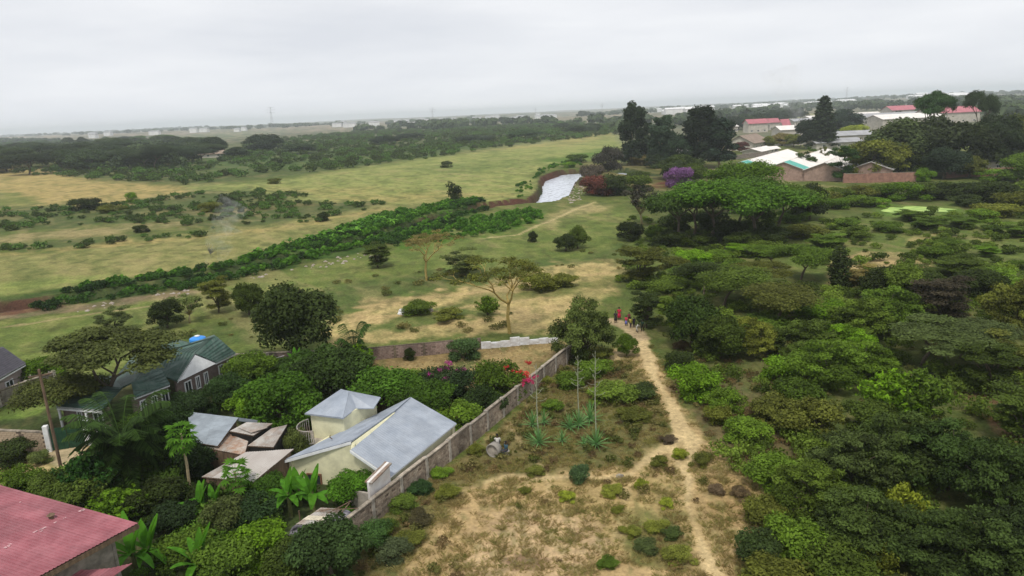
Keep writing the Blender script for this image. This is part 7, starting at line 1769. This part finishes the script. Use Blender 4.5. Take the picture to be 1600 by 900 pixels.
# --- rocks
def rock(px, py, w_, h_, label, m_=M_CONC):
    g = GT(px, py); bm = bmesh.new(); bmesh.ops.create_icosphere(bm, subdivisions=3, radius=1)
    for v in bm.verts:
        q = v.co; r = 1 + .35 * (float(vnoise(np.array([q.x * 2 + px]), np.array([q.y * 2 + q.z * 1.7]), 3)[0]) - .5); v.co = Vector((q.x * r * w_ / 2, q.y * r * w_ / 2.6, q.z * r * h_))
    me = bpy.data.meshes.new('rock'); bm.to_mesh(me); bm.free(); me.materials.append(m_); q = bpy.data.objects.new('rock', me); link(q); q.location = g; tag(q, label, 'rock')
rock(634, 489, 2.4, .7, 'pale grey rock at the left of the low green bush in the clearing', M_WASH); rock(668, 486, 1.6, .5, 'smaller grey rock right of the low green bush in the clearing')
rock(968, 744, .6, .16, 'flat pale stone lying on the left branch of the path')
tag(scatter('rubble', sample([([(300, 446), (440, 425), (560, 396), (580, 402), (440, 432), (300, 456)], 1), ([(130, 478), (300, 452), (300, 460), (140, 488)], 1)], .5, 6, 4, 31, .5), np.ones(0), bpy.data.meshes.new('x')) if False else bpy.data.objects['ground'], kind='structure')
def stone_mesh():
    bm = bmesh.new(); bmesh.ops.create_icosphere(bm, subdivisions=1, radius=.5)
    for v in bm.verts: v.co = Vector((v.co.x * U(.7, 1.2), v.co.y * U(.7, 1.2), v.co.z * U(.4, .7)))
    me = bpy.data.meshes.new('rubble'); bm.to_mesh(me); bm.free(); me.materials.append(mat('river_rubble', (.24, .19, .15), .9, .3, 1, col2=(.40, .36, .32))); return me
s = sample([([(300, 450), (440, 425), (560, 396), (590, 398), (440, 434), (300, 458)], 1), ([(100, 482), (300, 452), (300, 462), (110, 492)], 1), ([(884, 318), (896, 288), (914, 286), (905, 318)], 2.5)], .35, 6, 4, 31, .45)
scatter('river_rubble', s, nrg.uniform(.2, 1.0, len(s)), stone_mesh())
# --- washing line behind the dark round tree
a, b = Q(372, 572, 1.9), Q(445, 555, 2.1); o = thing('washing_line', 'line of pink and white laundry beside the dark round tree', 'washing line', (a.x, a.y, 0))
MB().tube([a.lerp(b, t) - up * .5 * t * (1 - t) for t in np.linspace(0, 1, 8)], [.02] * 8, 4).build('line', M_WHITE, o)
for t, w_, c in ((.02, .5, (.7, .25, .4)), (.13, .5, (.7, .7, .72)), (.25, .7, (.75, .3, .45)), (.4, .5, (.72, .7, .7)), (.53, .6, (.7, .25, .4)), (.68, .5, (.7, .72, .75))):
    p = a.lerp(b, t) - up * .5 * t * (1 - t); q = a.lerp(b, t + .09) - up * .1
    MB().wall([p - up * .55, q - up * .55, q, p], .02).build('cloth', cloth(c), o)
for p in (a, b): MB().bar(gz(p, -.2), p + up * .1, .05).build('post', M_TIMB, o)

# ------------------------------------------------------------------ smoke
def smoke(px, py, pts, dens, label, name='smoke'):
    g = GT(px, py); mb = MB(); mb.tube([g + Vector(p[:3]) for p in pts], [p[3] for p in pts], 14); M = bpy.data.materials.new('smoke'); M.use_nodes = True; t = M.node_tree; t.nodes.clear(); N = t.nodes.new; L = t.links.new
    out = N('ShaderNodeOutputMaterial'); pv = N('ShaderNodeVolumePrincipled'); pv.inputs['Color'].default_value = (.98, .99, 1.0, 1)
    tc = N('ShaderNodeTexCoord'); n = N('ShaderNodeTexNoise'); n.inputs['Scale'].default_value = 3.2 / pts[-1][3]; n.inputs['Detail'].default_value = 4; L(tc.outputs['Object'], n.inputs[0])
    mr = N('ShaderNodeMapRange'); mr.inputs['From Min'].default_value = .42; mr.inputs['From Max'].default_value = .72; mr.inputs['To Max'].default_value = dens; L(n.outputs[0], mr.inputs['Value']); L(mr.outputs[0], pv.inputs['Density']); L(pv.outputs[0], out.inputs['Volume'])
    q = mb.build(name, M, None, True); tag(q, kind='stuff')
smoke(325, 420, [(0, 0, 0, .4), (.3, 0, 2, .8), (1.4, 0, 4.5, 1.5), (3.5, 1, 8, 2.2), (6, 2, 12, 3)], .08, '')
smoke(343, 415, [(0, 0, 0, .5), (.6, 0, 1.5, .9), (1.6, 0, 4, 1.7), (3, 1, 7, 2.4)], .08, '')
smoke(1252, 202, [(0, 0, 0, 3), (-4, 0, 14, 7), (-16, 0, 36, 14), (-20, 0, 52, 18)], .022, '')

# ------------------------------------------------------------------ haze: the air itself
hz = MB().box((0, 0, 28), (20000, 20000, 78)).build('haze', None)
M = bpy.data.materials.new('haze_air'); M.use_nodes = True; t = M.node_tree; t.nodes.clear(); pv = t.nodes.new('ShaderNodeVolumePrincipled'); mo = t.nodes.new('ShaderNodeOutputMaterial')
pv.inputs['Color'].default_value = (.88, .945, 1.0, 1); pv.inputs['Density'].default_value = .00018; pv.inputs['Anisotropy'].default_value = .2
t.links.new(pv.outputs[0], mo.inputs['Volume']); hz.data.materials.append(M); tag(hz, kind='stuff')
